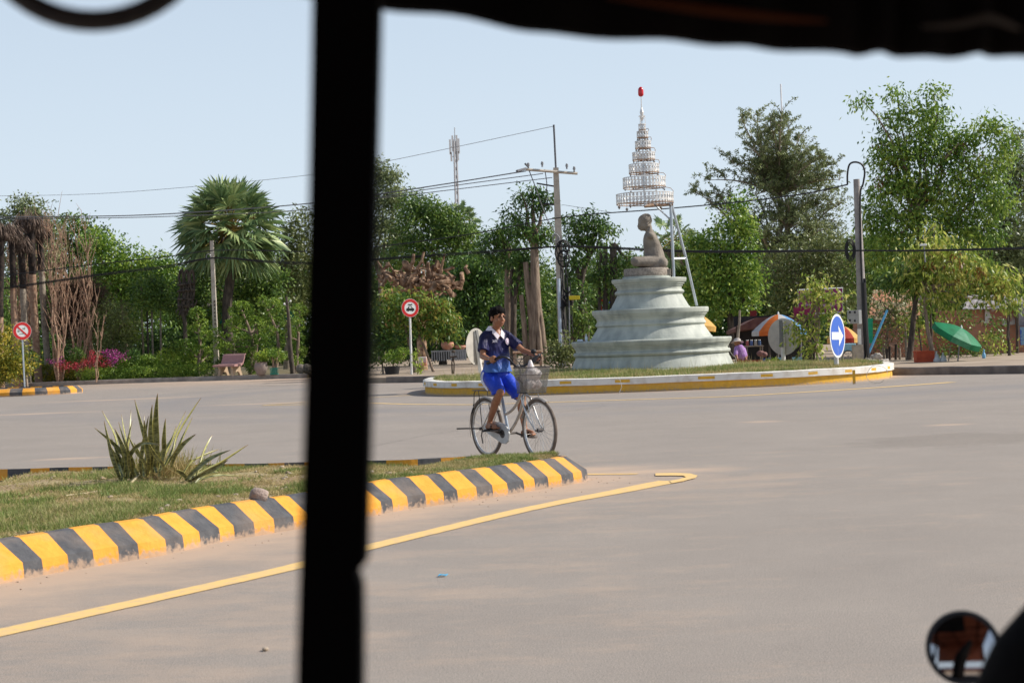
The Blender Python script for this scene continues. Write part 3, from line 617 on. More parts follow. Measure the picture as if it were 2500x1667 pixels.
def round_sign(px, py, Z, r, yaw, label, basepx, kind, nm='traffic_sign', post=.05, back=False):
    c = at(px, py, Z); p0 = at(basepx[0], basepx[1], Z)
    nrm = V((math.sin(yaw), -math.cos(yaw), 0)); root = thing(nm, label, 'road sign', p0, 'round signs of the roundabout' if back or kind == 'arrow' else None)
    ax = (c-p0).normalized()
    side = ax.cross(nrm).normalized()
    g = MB(); sgn = 1 if not back else -1; pr = c+ax*(r*.86) if kind != 'arrow' else c
    g.tube([p0-V((0, 0, .2)), pr - nrm*.035], post, 10); g.build('post', m_post if kind != 'bar' else m_galv, root)
    if back:
        g = MB(); 
        for k in (-.02,): g.prism([c+ax*y+side*x-nrm*.075 for x, y in ((-.055, -r*.55), (.055, -r*.55), (.055, r*.9), (-.055, r*.9))], -nrm*.03)
        g.build('mounting_channel', m_postd, root)
    g = MB(); sd_, upp = disc(g, c, nrm, r, r, off=.012, th=.006, upv=ax); plate = g.build('sign_plate', m_signback if kind in ('back',) else m_signw, root)
    if kind == 'arrow':
        g = MB(); disc(g, c, nrm, r*.90, r*.90, off=.0185, th=.003, upv=ax); g.build('blue_face', m_signb, plate)
        g = MB(); s_ = r*.78; pts_ = [(-1.0, -.22), (.22, -.22), (.16, -.62), (.93, 0), (.10, .62), (.22, .22), (-1.0, .22)]
        shape(g, c, nrm, sd_*(1 if True else -1), upp, [(x*s_, y*s_) for x, y in pts_], .022); g.build('white_arrow', m_signw, plate)
    if kind in ('bar', 'car'):
        g = MB(); n = 48; ro, ri = r*.97, r*.66; vs = []
        for i in range(n):
            a_ = 2*math.pi*i/n
            for rr_, of in ((ro, .0185), (ri, .0185), (ri, .022), (ro, .022)): vs.append(c+nrm*of+sd_*rr_*math.cos(a_)+upp*rr_*math.sin(a_))
        g.add(vs, [(i*4+j, ((i+1) % n)*4+j, ((i+1) % n)*4+(j+1) % 4, i*4+(j+1) % 4) for i in range(n) for j in range(4)]); g.build('red_ring', m_signr, plate)
    if kind == 'bar':
        g = MB(); w_ = r*.085; d_ = r*.70; k = .7071
        m_gg = pmat('faded_grey_green', (.25, .30, .24))
        for poly in ([(-.5, -.12), (-.28, -.12), (-.28, .05), (-.36, .05), (-.42, .16), (-.5, .05)], [(-.35, -.36), (.12, -.36), (.2, -.25), (.02, -.22), (-.05, -.3), (-.3, -.28)], [(.02, .2), (.3, .14), (.38, .3), (.28, .42), (.2, .3), (.08, .36)]):
            shape(g, c, nrm, sd_, upp, [(x*r, y*r) for x, y in poly], .019, .002)
        g.build('pictogram', m_gg, plate); g = MB()
        shape(g, c, nrm, sd_, upp, [(-d_*k-w_*k, d_*k-w_*k), (-d_*k+w_*k, d_*k+w_*k), (d_*k+w_*k, -d_*k+w_*k), (d_*k-w_*k, -d_*k-w_*k)], .023, .003); g.build('red_bar', m_signr, plate)
    if kind == 'car':
        g = MB()
        car = [(-.46, -.22), (-.46, .0), (-.38, .06), (-.28, .08), (-.18, .26), (.18, .26), (.28, .08), (.38, .06), (.46, .0), (.46, -.22), (.30, -.22), (.30, -.30), (.18, -.30), (.18, -.22), (-.18, -.22), (-.18, -.30), (-.30, -.30), (-.30, -.22)]
        shape(g, c, nrm, sd_, upp, [(x*r, (y-.08)*r) for x, y in car], .019, .003)
        shape(g, c, nrm, sd_, upp, [(x*r, y*r) for x, y in [(-.3, .36), (-.1, .28), (.1, .28), (.3, .36), (.14, .46), (.0, .40), (-.14, .46)]], .019, .003); g.build('car_pictogram', m_black, plate)
        g = MB(); shape(g, c, nrm, sd_, upp, [(x*r, (y-.08)*r) for x, y in [(-.15, .06), (.15, .06), (.11, .19), (-.11, .19)]], .0225, .002); g.build('windscreen', m_signw, plate)
    return root
ac = math.acos
round_sign(2043, 820, F/105, .51, R(59.5), 'blue disc sign with white arrow pointing right, on a white post at the island edge', (2043, 908), 'arrow', post=.055)
r_b = round_sign(1912, 822, F/90, .50, R(180)-.74, 'grey back of a round sign in front of the market parasol', (1913, 900), 'back', back=True, post=.06)
r_c = round_sign(1164, 846, F/90, .50, R(180)+1.0, 'pale back of a narrow turned round sign just behind the cyclist', (1177, 914), 'back', back=True, post=.06)
round_sign(54, 808, 66, .345, .42, 'round no-entry style sign with red ring and diagonal bar, leftmost, on a thin pole', (60, 937), 'bar', post=.032)
round_sign(1001, 752, 57, .305, .40, 'round red-ringed sign with a black car, on a grey pole in front of the roots', (1005, 916), 'car', post=.035)
# ============================================================ BICYCLE AND RIDER  (u forward, v to the rider's right, w up)
bo = gnd(1192, 1116); bf = gnd(1324, 1126)
hd = (bf-bo); hd.z = 0; hd.normalize(); rt = V((hd.y, -hd.x, 0))
def B(u_, v_, w_): return V((bo.x, bo.y, 0)) + hd*u_ + rt*v_ + V((0, 0, w_))
BX = Matrix((hd, rt, (0, 0, 1))).transposed()        # local (u,v,w) -> world
m_frame = pmat('champagne_frame_paint', (.50, .45, .38), (.36, .31, .26), 14, .35, spec=.6)
m_blueg = pmat('blue_grey_tube', (.36, .43, .52), (.28, .33, .40), 14, .35, spec=.6)
m_chrome = pmat('dull_chrome', (.62, .62, .62), (.42, .40, .37), 20, .3, metal=.8)
m_tyre = pmat('dusty_tyre', (.10, .08, .065), (.17, .135, .11), 12, .9); m_rubber = pmat('black_rubber', (.02, .02, .022), None, rough=.6)
m_guard = pmat('grey_fender', (.40, .37, .34), (.28, .25, .22), 12, .45, spec=.5); m_cg = pmat('pale_chain_guard', (.52, .52, .50), (.40, .40, .39), 10, .4, spec=.5)
m_basket = pmat('dark_wire_mesh', (.12, .12, .115), (.22, .21, .19), 30, .5, metal=.4); m_dk = pmat('dark_steel', (.05, .045, .045), (.10, .085, .075), 20, .5, metal=.5)
bike = thing('bicycle', 'champagne city bicycle with wire front basket, ridden by the boy in blue', 'bicycle', B(0, 0, 0))
WR = .325; WB = 1.055
def circ(cu, cw, r, n=48, v=0., a0=0, a1=2*math.pi, closed=True):
    return [B(cu+r*math.cos(a0+(a1-a0)*i/(n if closed else n-1)), v, cw+r*math.sin(a0+(a1-a0)*i/(n if closed else n-1))) for i in range(n)]
def wheel(cu, steer):
    global B
    g = MB(); g.tube(circ(cu, WR, WR-.018, 56), .0185, 8, closed=True); wv = g.build('wheel', m_tyre, bike, smooth=True)
    g = MB(); g.tube(circ(cu, WR, WR-.040, 56), .013, 6, closed=True, flat=1.); g.build('rim', m_chrome, wv, smooth=True)
    g = MB()
    for i in range(32):
        a_ = 2*math.pi*i/32; a2 = a_ + (1 if i % 2 else -1)*.9; sv = .028*(1 if (i//2) % 2 else -1)
        g.tube([B(cu+.02*math.cos(a2), sv, WR+.02*math.sin(a2)), B(cu+(WR-.045)*math.cos(a_), 0, WR+(WR-.045)*math.sin(a_))], .0016, 4)
    g.build('spokes', m_chrome, wv)
    g = MB(); g.tube([B(cu, -.055, WR), B(cu, -.03, WR), B(cu, -.025, WR), B(cu, .025, WR), B(cu, .03, WR), B(cu, .055, WR)], [.01, .01, .022, .022, .01, .01], 12); g.build('hub', m_dk, wv)
    return wv
wheel(0, 0); wheel(WB, 0)
# frame: loop frame with two curved down tubes
g = MB()
htT, htB = B(.735, 0, .90), B(.80, 0, .70)
g.tube([htT, htB], .019, 10)
bb = B(.44, 0, .275)
def bez(a, b_, c, n=12): return [a*(1-t)**2+b_*2*t*(1-t)+c*t*t for t in np.linspace(0, 1, n)]
g.tube(bez(B(.765, 0, .80), B(.66, 0, .53), B(.375, 0, .475), 14), .0155, 10)
g.tube(bez(B(.79, 0, .735), B(.72, 0, .45), B(.44, 0, .275), 14), .017, 10)
for sg in (-1, 1):
    g.tube([B(.44, sg*.03, .275), B(.2, sg*.05, .30), B(0, sg*.06, WR)], .0095, 8)
    g.tube([B(.325, sg*.02, .70), B(.16, sg*.05, .52), B(0, sg*.06, WR)], .008, 8)
g.build('frame', m_frame, bike, smooth=True)
g = MB(); g.tube([B(.445, 0, .27), B(.30, 0, .76)], .0165, 10); g.build('seat_tube', m_blueg, bike, smooth=True)
g = MB(); g.tube([B(.30, 0, .76), B(.275, 0, .83)], .012, 8); g.build('seat_post', m_chrome, bike)
g = MB(); g.ball(B(.18, 0, .85), (.11, .09, .03), 14, BX); g.caps(B(.20, 0, .845), B(.31, 0, .84), .04, .016); g.build('saddle', m_rubber, bike, remesh=.008, smoothit=3)
g = MB()
for sg in (-1, 1): g.tube([B(.79, sg*.015, .69), B(.815, sg*.05, .665), B(.84, sg*.055, .60), B(.93, sg*.055, .45), B(1.0, sg*.05, .37), B(WB, sg*.05, WR)], [.014, .014, .013, .011, .009, .008], 8)
g.build('fork', m_chrome, bike, smooth=True)
# fenders
def fender(cu, a0, a1, r, w_):
    g = MB(); n = 22; vs = []
    for i in range(n):
        a_ = a0+(a1-a0)*i/(n-1)
        for k in range(5):
            v_ = (k-2)/2*w_; rr_ = r - .016*(k-2)**2/4
            vs.append(B(cu+rr_*math.cos(a_), v_, WR+rr_*math.sin(a_)))
        for k in range(4, -1, -1):
            v_ = (k-2)/2*w_; rr_ = r - .003 - .016*(k-2)**2/4
            vs.append(B(cu+rr_*math.cos(a_), v_, WR+rr_*math.sin(a_)))
    g.add(vs, [(i*10+j, i*10+(j+1) % 10, (i+1)*10+(j+1) % 10, (i+1)*10+j) for i in range(n-1) for j in range(10)]); return g
g = fender(0, R(200), R(35), WR+.022, .027); g.build('rear_fender', m_guard, bike, smooth=True)
g = fender(WB, R(160), R(62), WR+.022, .027); g.build('front_fender', m_guard, bike, smooth=True)
# chain guard, cranks, pedals
pr = [(.02, .37), (.10, .405), (.25, .41), (.42, .385), (.50, .35), (.545, .28), (.52, .20), (.46, .165), (.38, .17), (.25, .215), (.10, .265), (.03, .29), (.0, .33)]
pr = [(.05+u_*.95, w_) for u_, w_ in pr]
g = MB(); g.prism([B(u_, .055, w_) for u_, w_ in pr], rt*.022); g.build('chain_guard', m_cg, bike, bevel=.006)
g = MB(); g.tube([B(.44, .079, .275), B(.44, .083, .275)], .045, 20); g.build('crank_boss', m_dk, bike)
PR, PL = B(.285, .11, .315), B(.60, -.11, .24)
for sg, pp_ in ((1, PR), (-1, PL)):
    g = MB(); c1 = B(.44, sg*.095, .275); g.tube([B(.44, sg*.02, .275), c1], .012, 8); g.tube([c1, pp_], [.013, .010], 8); cr = g.build('crank', m_dk, bike)
    g = MB(); c2 = pp_+rt*sg*.055; g.box(c2, (.085, .09, .022), mat=BX @ Matrix.Rotation(R(-12), 3, 'Y')); g.build('pedal', m_rubber, cr, bevel=.004)
# handlebar, stem
m_bar = pmat('black_bar', (.05, .05, .055), None, rough=.3, metal=.6)
ss = B(.70, 0, 1.00)
g = MB(); g.tube([B(.735, 0, .90), B(.715, 0, .96), ss], .013, 8); g.build('stem', m_dk, bike)
g = MB(); hb = []
for sg in (1, -1):
    sh_ = .035*(-sg); pts = [B(.70, 0, 1.00), B(.72, sg*.05, .997), B(.75+sh_*.4, sg*.10, 1.03), B(.765+sh_*.6, sg*.16, 1.085), B(.75+sh_, sg*.215, 1.105), B(.69+sh_, sg*.25, 1.09), B(.60+sh_, sg*.265, 1.055), B(.545+sh_, sg*.27, 1.04)]
    hb.append(pts); 
full = hb[0][::-1]+hb[1][1:]
def catmull(P, k=5):
    out = []
    for i in range(len(P)-1):
        p0, p1, p2, p3 = P[max(i-1, 0)], P[i], P[i+1], P[min(i+2, len(P)-1)]
        for j in range(k):
            t_ = j/k; out.append(.5*((2*p1)+(p2-p0)*t_+(2*p0-5*p1+4*p2-p3)*t_**2+(3*p1-p0-3*p2+p3)*t_**3))
    return out+[P[-1]]
g.tube(catmull(full), .0125, 10); hbo = g.build('handlebar', m_bar, bike, smooth=True)
for sg, P_ in zip((1, -1), hb):
    g = MB(); g.tube([P_[5].lerp(P_[6], .2), P_[6], P_[7], P_[7].lerp(P_[7]+(P_[7]-P_[6]), .12)], .0175, 10); g.build('grip', m_rubber, hbo, smooth=True)
    g = MB(); g.tube([P_[4]+V((0, 0, -.005)), P_[5]+hd*.040+V((0, 0, -.01)), P_[6]+hd*.045+V((0, 0, -.025))], .005, 6); g.build('brake_lever', m_dk, hbo)
g = MB(); g.ball(B(.665, -.215, 1.145), (.032, .032, .026), 12); g.tube([B(.69, -.21, 1.10), B(.67, -.215, 1.14)], .01, 6); g.build('bell', m_rubber, hbo, smooth=True)
g = MB()
for sg in (1, -1): g.tube(catmull([B(.63, sg*.26, 1.08), B(.80, sg*.24, 1.13), B(.85, sg*.08, 1.02), B(.80, 0, .80)]), .0035, 5)
g.tube(catmull([B(.60, -.25, 1.07), B(.56, -.20, 1.11), B(.55, -.10, 1.02), B(.74, 0, .88)]), .0035, 5)
g.build('brake_cable', m_rubber, bike)
# basket (open wire box widening upwards), hung in front of the bars
g = MB(); u0_, u1_, zb_, zt_ = .80, 1.03, .715, .985
def bk(s1, s2, t_):   # s1 in 0..1 along u, s2 in -1..1 across
    uu = (.83-.01*t_) + (s1)*(.20+.06*t_); return B(uu, s2*(.115+.03*t_), zb_+(zt_-zb_)*t_+ (1-t_)*.0)
def loop(t_, n=9):
    P_ = [bk(0, -1+2*i/n, t_) for i in range(n)]+[bk(i/n, 1, t_) for i in range(n)]+[bk(1, 1-2*i/n, t_) for i in range(n)]+[bk(1-i/n, -1, t_) for i in range(n)]; return P_
for t_ in np.linspace(0, 1, 24): g.tube(loop(t_, 6), .0012, 4, closed=True)
L0, L1 = loop(0, 26), loop(1, 26)
for a_, b_ in zip(L0, L1): g.tube([a_, b_], .0013, 4)
for i in range(1, 12): g.tube([bk(i/12, -1, 0), bk(i/12, 1, 0)], .002, 4); g.tube([bk(0, -1+2*i/12, 0), bk(1, -1+2*i/12, 0)], .002, 4)
g.build('basket', m_basket, bike)
g = MB(); g.tube(loop(1, 6), .006, 6, closed=True); g.tube(loop(.7, 6), .004, 5, closed=True); g.tube(loop(.0, 6), .005, 5, closed=True); g.build('basket_rim', m_dk, bike)
g = MB()
for sg in (1, -1): g.tube([B(WB, sg*.058, WR), B(.98, sg*.075, .55), B(.93, sg*.075, .71)], .0045, 6)
g.build('basket_stay', m_chrome, bike)
g = MB(); c = B(.775, .045, .865); g.lathe([(.008, -.045), (.022, -.035), (.032, 0), (.033, .02), (.0, .024)], c, 14, axis=Matrix((V((0, 0, 1)).cross(hd), V((0, 0, 1)), hd)).transposed(), cap=False); g.tube([B(.775, .045, .85), B(.785, .04, .74)], .010, 6); g.build('headlight', m_chrome, bike, smooth=True)
# rear carrier, stand, axle rod, reflector
g = MB()
for sg in (-1, 1):
    g.tube([B(.27, sg*.03, .735), B(.1, sg*.055, .735), B(-.17, sg*.055, .735), B(-.21, sg*.03, .735)], .006, 6)
    g.tube([B(-.06, sg*.055, .735), B(0, sg*.062, WR)], .005, 6)
for u_0 in (-.21, -.12, -.02, .08, .18): g.tube([B(u_0, -.05, .735), B(u_0, .05, .735)], .005, 5)
g.build('rear_carrier', m_dk, bike)
g = MB(); g.tube([B(-.21, 0, .735), B(-.25, 0, .70), B(-.262, .0, .58)], .005, 6); g.ball(B(-.275, 0, .50), (.02, .03, .04), 10); g.tube([B(-.27, 0, .58), B(-.275, 0, .5)], .008, 6); g.build('rear_reflector', m_rubber, bike)
g = MB(); g.tube([B(0, .05, WR), B(-.02, .09, WR-.01)], .016, 8); g.tube([B(0, .07, WR-.005), B(-.12, .19, WR-.0), B(-.20, .27, WR+.0)], .008, 6); g.build('axle_peg', m_dk, bike)
g = MB(); g.tube([B(0, .06, WR), B(.0, .075, .24), B(.03, .08, .16)], .007, 6); g.build('kickstand', m_dk, bike)
# shopping in the basket
g = MB(); random.seed(5)
for k in range(9): g.ball(B(.92+random.uniform(-.05, .05), random.uniform(-.07, .05), .80+random.uniform(0, .14)), (.07, .06, .055), 8, Matrix.Rotation(random.random()*3, 3, 'X'))
g.caps(B(.90, -.02, .93), B(.88, -.03, 1.045), .06, .018)
tag(g.build('shopping_bag', pmat('thin_white_plastic', (.78, .74, .72), (.62, .45, .42), 9, .35, trans=.3, lo=.4, hi=.75), remesh=.006, smoothit=1), 'bulging white plastic shopping bag lying in the bicycle basket', 'bag')
# ------------------------------------------------ the boy
m_skin = pmat('tan_skin', (.33, .15, .078), (.26, .112, .06), 20, .5, spec=.35); m_hair = pmat('black_hair', (.003, .0025, .0025), (.008, .006, .005), 50, .8, .3, 90, spec=.08)
man = thing('person', 'boy in navy white-collared shirt and royal blue shorts riding the bicycle', 'person', B(.2, 0, .3))
hipR, hipL = B(.215, .075, .90), B(.215, -.075, .90)
kneeR, kneeL = B(.475, .115, .715), B(.545, -.115, .655)
ankR, ankL = B(.245, .12, .385), B(.575, -.125, .315)
toeR, toeL = B(.38, .135, .345), B(.70, -.14, .268)
shR, shL = B(.235, .135, 1.305), B(.275, -.135, 1.31)
elR, elL = B(.30, .205, 1.11), B(.46, -.215, 1.155)
wrR, wrL = B(.515, .25, 1.085), B(.655, -.24, 1.105)
neck0, neck1 = B(.24, 0, 1.345), B(.275, .0, 1.435); hc = B(.305, 0, 1.522)
# head turned a little towards the camera side ahead
yaw = R(-4); hf = (hd*math.cos(yaw) + rt*math.sin(yaw)).normalized(); hr = V((hf.y, -hf.x, 0)); HM = Matrix((hf, hr, (0, 0, 1))).transposed() @ Matrix.Rotation(R(3), 3, 'Y')
def H(a_, b_, c_): return hc + HM @ V((a_, b_, c_))
g = MB()
g.ball(H(-.012, 0, .03), (.093, .074, .088), 22, HM); g.ball(H(.02, 0, -.03), (.066, .062, .078), 18, HM); g.ball(H(.035, 0, -.075), (.038, .036, .03), 12, HM)     # skull, face, chin
g.ball(H(.055, .032, -.03), (.026, .024, .026), 10, HM); g.ball(H(.055, -.032, -.03), (.026, .024, .026), 10, HM)   # cheeks
g.caps(H(.083, 0, .012), H(.097, 0, -.020), .0075, .0125); g.ball(H(.088, .012, -.024), (.010, .008, .007), 8, HM); g.ball(H(.088, -.012, -.024), (.010, .008, .007), 8, HM)
g.ball(H(.076, 0, -.047), (.014, .021, .006), 10, HM); g.ball(H(.073, 0, -.057), (.014, .018, .0065), 10, HM)        # lips
g.caps(H(.074, .012, .022), H(.066, .048, .020), .009, .008); g.caps(H(.074, -.012, .022), H(.066, -.048, .020), .009, .008)   # brow ridge
for sg in (1, -1): g.ball(H(-.012, sg*.073, -.012), (.019, .008, .029), 10, HM)
g.caps(neck0, neck1, .047, .042); g.caps(neck1, H(-.015, 0, -.04), .043, .046)
g.caps(B(.235, .05, 1.32), B(.235, -.05, 1.32), .065, .065); g.caps(B(.235, 0, 1.32), B(.22, 0, 1.0), .10, .095); g.caps(hipR, hipL, .085, .085)
g.caps(B(.235, .10, 1.315), shR, .05, .042); g.caps(B(.25, -.10, 1.32), shL, .05, .042)
for s_, e_, w_ in ((shR, elR, wrR), (shL, elL, wrL)):
    g.caps(s_, e_, .041, .031); g.caps(e_, e_.lerp(w_, .35), .031, .031); g.caps(e_.lerp(w_, .35), w_, .031, .0195)
for h_, k_, a_, t_, sg in ((hipR, kneeR, ankR, toeR, 1), (hipL, kneeL, ankL, toeL, -1)):
    g.caps(h_, k_, .078, .050); g.ball(k_+hd*.006, .050, 12); m_ = k_.lerp(a_, .33)-hd*.018; g.caps(k_, m_, .044, .047); g.caps(m_, a_, .047, .027); g.ball(a_, .032, 10)
    heel = a_-hd*.035+V((0, 0, -.035)); g.ball(heel, (.030, .028, .028), 10); g.caps(a_+V((0, 0, -.01)), t_+V((0, 0, .008)), .028, .026); g.caps(heel, t_, .024, .022)
    for i_, (dv, du, rr_) in enumerate(((-.028*sg, .040, .0125), (-.010*sg, .038, .010), (.006*sg, .032, .0095), (.019*sg, .024, .009), (.031*sg, .014, .0085))):
        g.caps(t_+rt*dv*.8, t_+rt*dv+hd*du-V((0, 0, .006)), rr_, rr_)
# hands: palm beside the grip, four fingers wrapped round it, thumb from the palm's inner side
for sg, P_, wr in ((1, hb[0], wrR), (-1, hb[1], wrL)):
    ga = P_[5].lerp(P_[6], .55) if sg > 0 else P_[5].lerp(P_[6], .55); gd = (P_[5]-P_[7]).normalized()      # along the grip towards the bend
    out = rt*sg; upv = V((0, 0, 1)); palm = ga + upv*.022 + out*.016
    g.caps(wr, palm-gd*.02, .0195, .022); g.caps(palm-gd*.012+out*.006, palm+gd*.030+out*.004, .021, .019); g.caps(palm-gd*.015-out*.012, palm+gd*.026-out*.012, .016, .015)
    for i_, ln in enumerate((.94, 1.05, 1.0, .82)):
        o_ = ga + gd*(.040-.019*i_); r_f = .0088-.0005*i_
        a1, a2, a3 = o_+out*.024*ln+upv*.018, o_+out*.030*ln-upv*.010, o_+out*.006-upv*.026*ln
        g.caps(o_+upv*.024+out*.008, a1, .010, r_f); g.caps(a1, a2, r_f, r_f); g.caps(a2, a3, r_f, r_f*.88); g.caps(a3, o_-out*.014-upv*.018, r_f*.88, r_f*.8)
    th0 = palm-gd*.006-out*.014; th1 = ga+gd*.030-out*.026+upv*.014; th2 = ga+gd*.052-out*.018-upv*.006
    g.caps(th0, th1, .0125, .0105); g.caps(th1, th2, .0105, .0088)
body = g.build('body', m_skin, man, remesh=.0052, smoothit=3)
m_eye = pmat('eye_dark', (.02, .012, .01), None, rough=.2, spec=.6); m_eyew = pmat('eye_white', (.22, .17, .14), None, rough=.3)
for sg in (1, -1):
    g = MB(); g.ball(H(.0675, sg*.030, .006), (.0085, .0125, .0045), 10, HM); e_ = g.build('eye', m_eyew, body, smooth=True)
    g = MB(); g.ball(H(.0735, sg*.030, .006), (.005, .0062, .005), 8, HM); g.build('iris', m_eye, e_, smooth=True)
    g = MB(); g.tube([H(.081, sg*.011, .021), H(.080, sg*.028, .027), H(.069, sg*.047, .021)], [.004, .0055, .0025], 6); g.build('eyebrow', m_hair, body)
    g = MB(); g.tube([H(.0745, sg*.016, .010), H(.0785, sg*.030, .0135), H(.070, sg*.044, .0095)], .0022, 5); g.build('eyelid', m_hair, body)
m_lip = pmat('lips', (.26, .09, .06), None, rough=.45); g = MB(); g.tube([H(.080, -.019, -.050), H(.0895, -.006, -.0485), H(.090, 0, -.051), H(.0895, .006, -.0485), H(.080, .019, -.050)], [.002, .0045, .0045, .0045, .002], 6); g.build('mouth', m_lip, body)
# hair: cap of short black hair with a swept fringe, made of overlapping locks
g = MB(); g.ball(H(-.022, 0, .042), (.094, .080, .083), 22, HM); g.ball(H(-.050, 0, .0), (.060, .070, .062), 16, HM); g.ball(H(.015, .0, .070), (.070, .070, .055), 16, HM)
random.seed(11)
for i_ in range(46):
    a_ = random.uniform(-2.6, 2.6); e_ = random.uniform(.0, 1.2)
    p0 = H(-.02+.094*math.cos(a_)*math.cos(e_), .083*math.sin(a_)*math.cos(e_), .05+.088*math.sin(e_))
    g.caps(p0, p0+HM @ V((.014, .012*random.choice((-1, 1, 1)), -.026)), .010, .004)
for b_, f_l, r_e in [(-.066, .030, .008), (-.055, .034, .009), (-.040, .044, .009), (-.022, .058, .009), (.0, .066, .008), (.022, .060, .009), (.04, .050, .009), (.055, .040, .009), (.066, .030, .008)]:
    g.caps(H(.048, b_*.75, .092), H(.080-abs(b_)*.42, b_+.006, f_l), .015, r_e*.7)
for sg in (1, -1): g.caps(H(.005, sg*.068, .045), H(.022, sg*.070, -.004), .018, .006); g.caps(H(-.05, sg*.058, .03), H(-.055, sg*.050, -.05), .025, .012)
hair = g.build('hair', m_hair, man, remesh=.0050, smoothit=1)
# shirt: boxy polo, body and sleeves, hem over the shorts
def sweep(secs, n=26):
    g_ = []; 
    for (c_, a_, b_, ax, ay) in secs:
        g_.append([c_ + ax*a_*math.copysign(abs(math.cos(t_))**.8, math.cos(t_)) + ay*b_*math.copysign(abs(math.sin(t_))**.8, math.sin(t_)) for t_ in np.linspace(0, 2*math.pi, n+1)[:-1]])
    return g_
g = MB(); secs = [(B(.235, 0, 1.40), .055, .060, rt, hd), (B(.235, 0, 1.375), .105, .072, rt, hd), (B(.238, 0, 1.34), .140, .085, rt, hd), (B(.240, 0, 1.28), .152, .100, rt, hd), (B(.245, 0, 1.20), .145, .106, rt, hd), (B(.25, 0, 1.11), .138, .110, rt, hd), (B(.255, 0, 1.02), .142, .118, rt, hd), (B(.262, 0, .965), .150, .128, rt, hd), (B(.268, 0, .935), .155, .134, rt, hd)]
rings = sweep(secs); n = len(rings[0]); vs = []
for k, rr_ in enumerate(rings):
    ce = secs[k][0]
    for j, p in enumerate(rr_):
        t_ = 2*math.pi*j/n; fold = .0055*math.sin(3*t_+k*1.3)+.004*math.sin(7*t_-k*2.1); vs.append(p+(p-ce).normalized()*fold*(k > 2))
g.add(vs, [(i*n+j, (i+1)*n+j, (i+1)*n+(j+1) % n, i*n+(j+1) % n) for i in range(len(rings)-1) for j in range(n)]+[tuple(range(n)), tuple(range(len(rings)*n-1, (len(rings)-1)*n-1, -1))])
g.caps(B(.237, .11, 1.33), shR, .060, .060, 16); g.caps(B(.245, -.11, 1.33), shL, .060, .060, 16)
for s_, e_ in ((shR, elR), (shL, elL)):
    d_ = (e_-s_).normalized(); g.tube([s_-d_*.01, s_+d_*.05, s_.lerp(e_, .62), s_.lerp(e_, .70)], [.056, .058, .063, .064], 18)
m_shirt, t, b = newmat('sublimated_shirt_blue'); N = t.nodes; Lk = t.links; tc = N.new('ShaderNodeTexCoord'); sp = N.new('ShaderNodeSeparateXYZ'); Lk.new(tc.outputs['Object'], sp.inputs[0])
nz_ = N.new('ShaderNodeTexNoise'); nz_.inputs['Scale'].default_value = 9; Lk.new(tc.outputs['Object'], nz_.inputs['Vector'])
ma = N.new('ShaderNodeMath'); ma.operation = 'MULTIPLY_ADD'; ma.inputs[1].default_value = .10; Lk.new(nz_.outputs['Fac'], ma.inputs[0]); Lk.new(sp.outputs['Z'], ma.inputs[2])
mr = N.new('ShaderNodeMapRange'); mr.inputs[1].default_value = .66; mr.inputs[2].default_value = 1.06; Lk.new(ma.outputs[0], mr.inputs[0])
cr_ = N.new('ShaderNodeValToRGB'); E_ = cr_.color_ramp.elements; E_[0].position = 0; E_[0].color = (.07, .16, .42, 1); E_[1].position = 1; E_[1].color = (.010, .009, .042, 1)
for p_, c_ in ((.20, (.04, .11, .36)), (.40, (.016, .036, .18)), (.66, (.014, .014, .075))): e_ = E_.new(p_); e_.color = (*c_, 1)
Lk.new(mr.outputs[0], cr_.inputs[0]); Lk.new(cr_.outputs[0], b.inputs['Base Color']); b.inputs['Roughness'].default_value = .55; b.inputs['Specular IOR Level'].default_value = .25
mpw = N.new('ShaderNodeMapping'); mpw.inputs['Scale'].default_value = (1.0, 1.0, .45); mpw.inputs['Rotation'].default_value = (.3, .5, 0); Lk.new(tc.outputs['Object'], mpw.inputs[0])
nw = N.new('ShaderNodeTexNoise'); nw.inputs['Scale'].default_value = 13; nw.inputs['Detail'].default_value = 2; Lk.new(mpw.outputs[0], nw.inputs['Vector']); bw = N.new('ShaderNodeBump'); bw.inputs['Strength'].default_value = .9; bw.inputs['Distance'].default_value = .05; Lk.new(nw.outputs['Fac'], bw.inputs['Height']); Lk.new(bw.outputs[0], b.inputs['Normal'])
shirt = g.build('shirt', m_shirt, man, remesh=.006, smoothit=2)
# white collar: two flaps round the neck
m_col = pmat('white_collar', (.78, .70, .74), None, rough=.7)
for sg in (1, -1):
    g = MB(); inn = [B(.165, 0, 1.430), B(.185, sg*.050, 1.430), B(.245, sg*.060, 1.425), B(.300, sg*.046, 1.385), B(.342, sg*.004, 1.325)]
    outr = [B(.150, 0, 1.37), B(.165, sg*.074, 1.385), B(.240, sg*.088, 1.383), B(.318, sg*.070, 1.345), B(.350, sg*.042, 1.285)]
    vs = [p for pr_ in zip(inn, outr) for p in pr_]; vs += [p+V((0, 0, .006))+hd*.004 for p in vs]; k = len(inn)*2
    fs = [(2*i, 2*i+1, 2*i+3, 2*i+2) for i in range(len(inn)-1)]; fs += [tuple(k+q_ for q_ in reversed(f)) for f in fs]; fs += [(2*i+a_, 2*i+2+a_, k+2*i+2+a_, k+2*i+a_) for i in range(len(inn)-1) for a_ in (0, 1)]+[(k-2, k-1, 2*k-1, 2*k-2)]
    g.add(vs, fs); g.build('collar_flap', m_col, shirt, smooth=True)
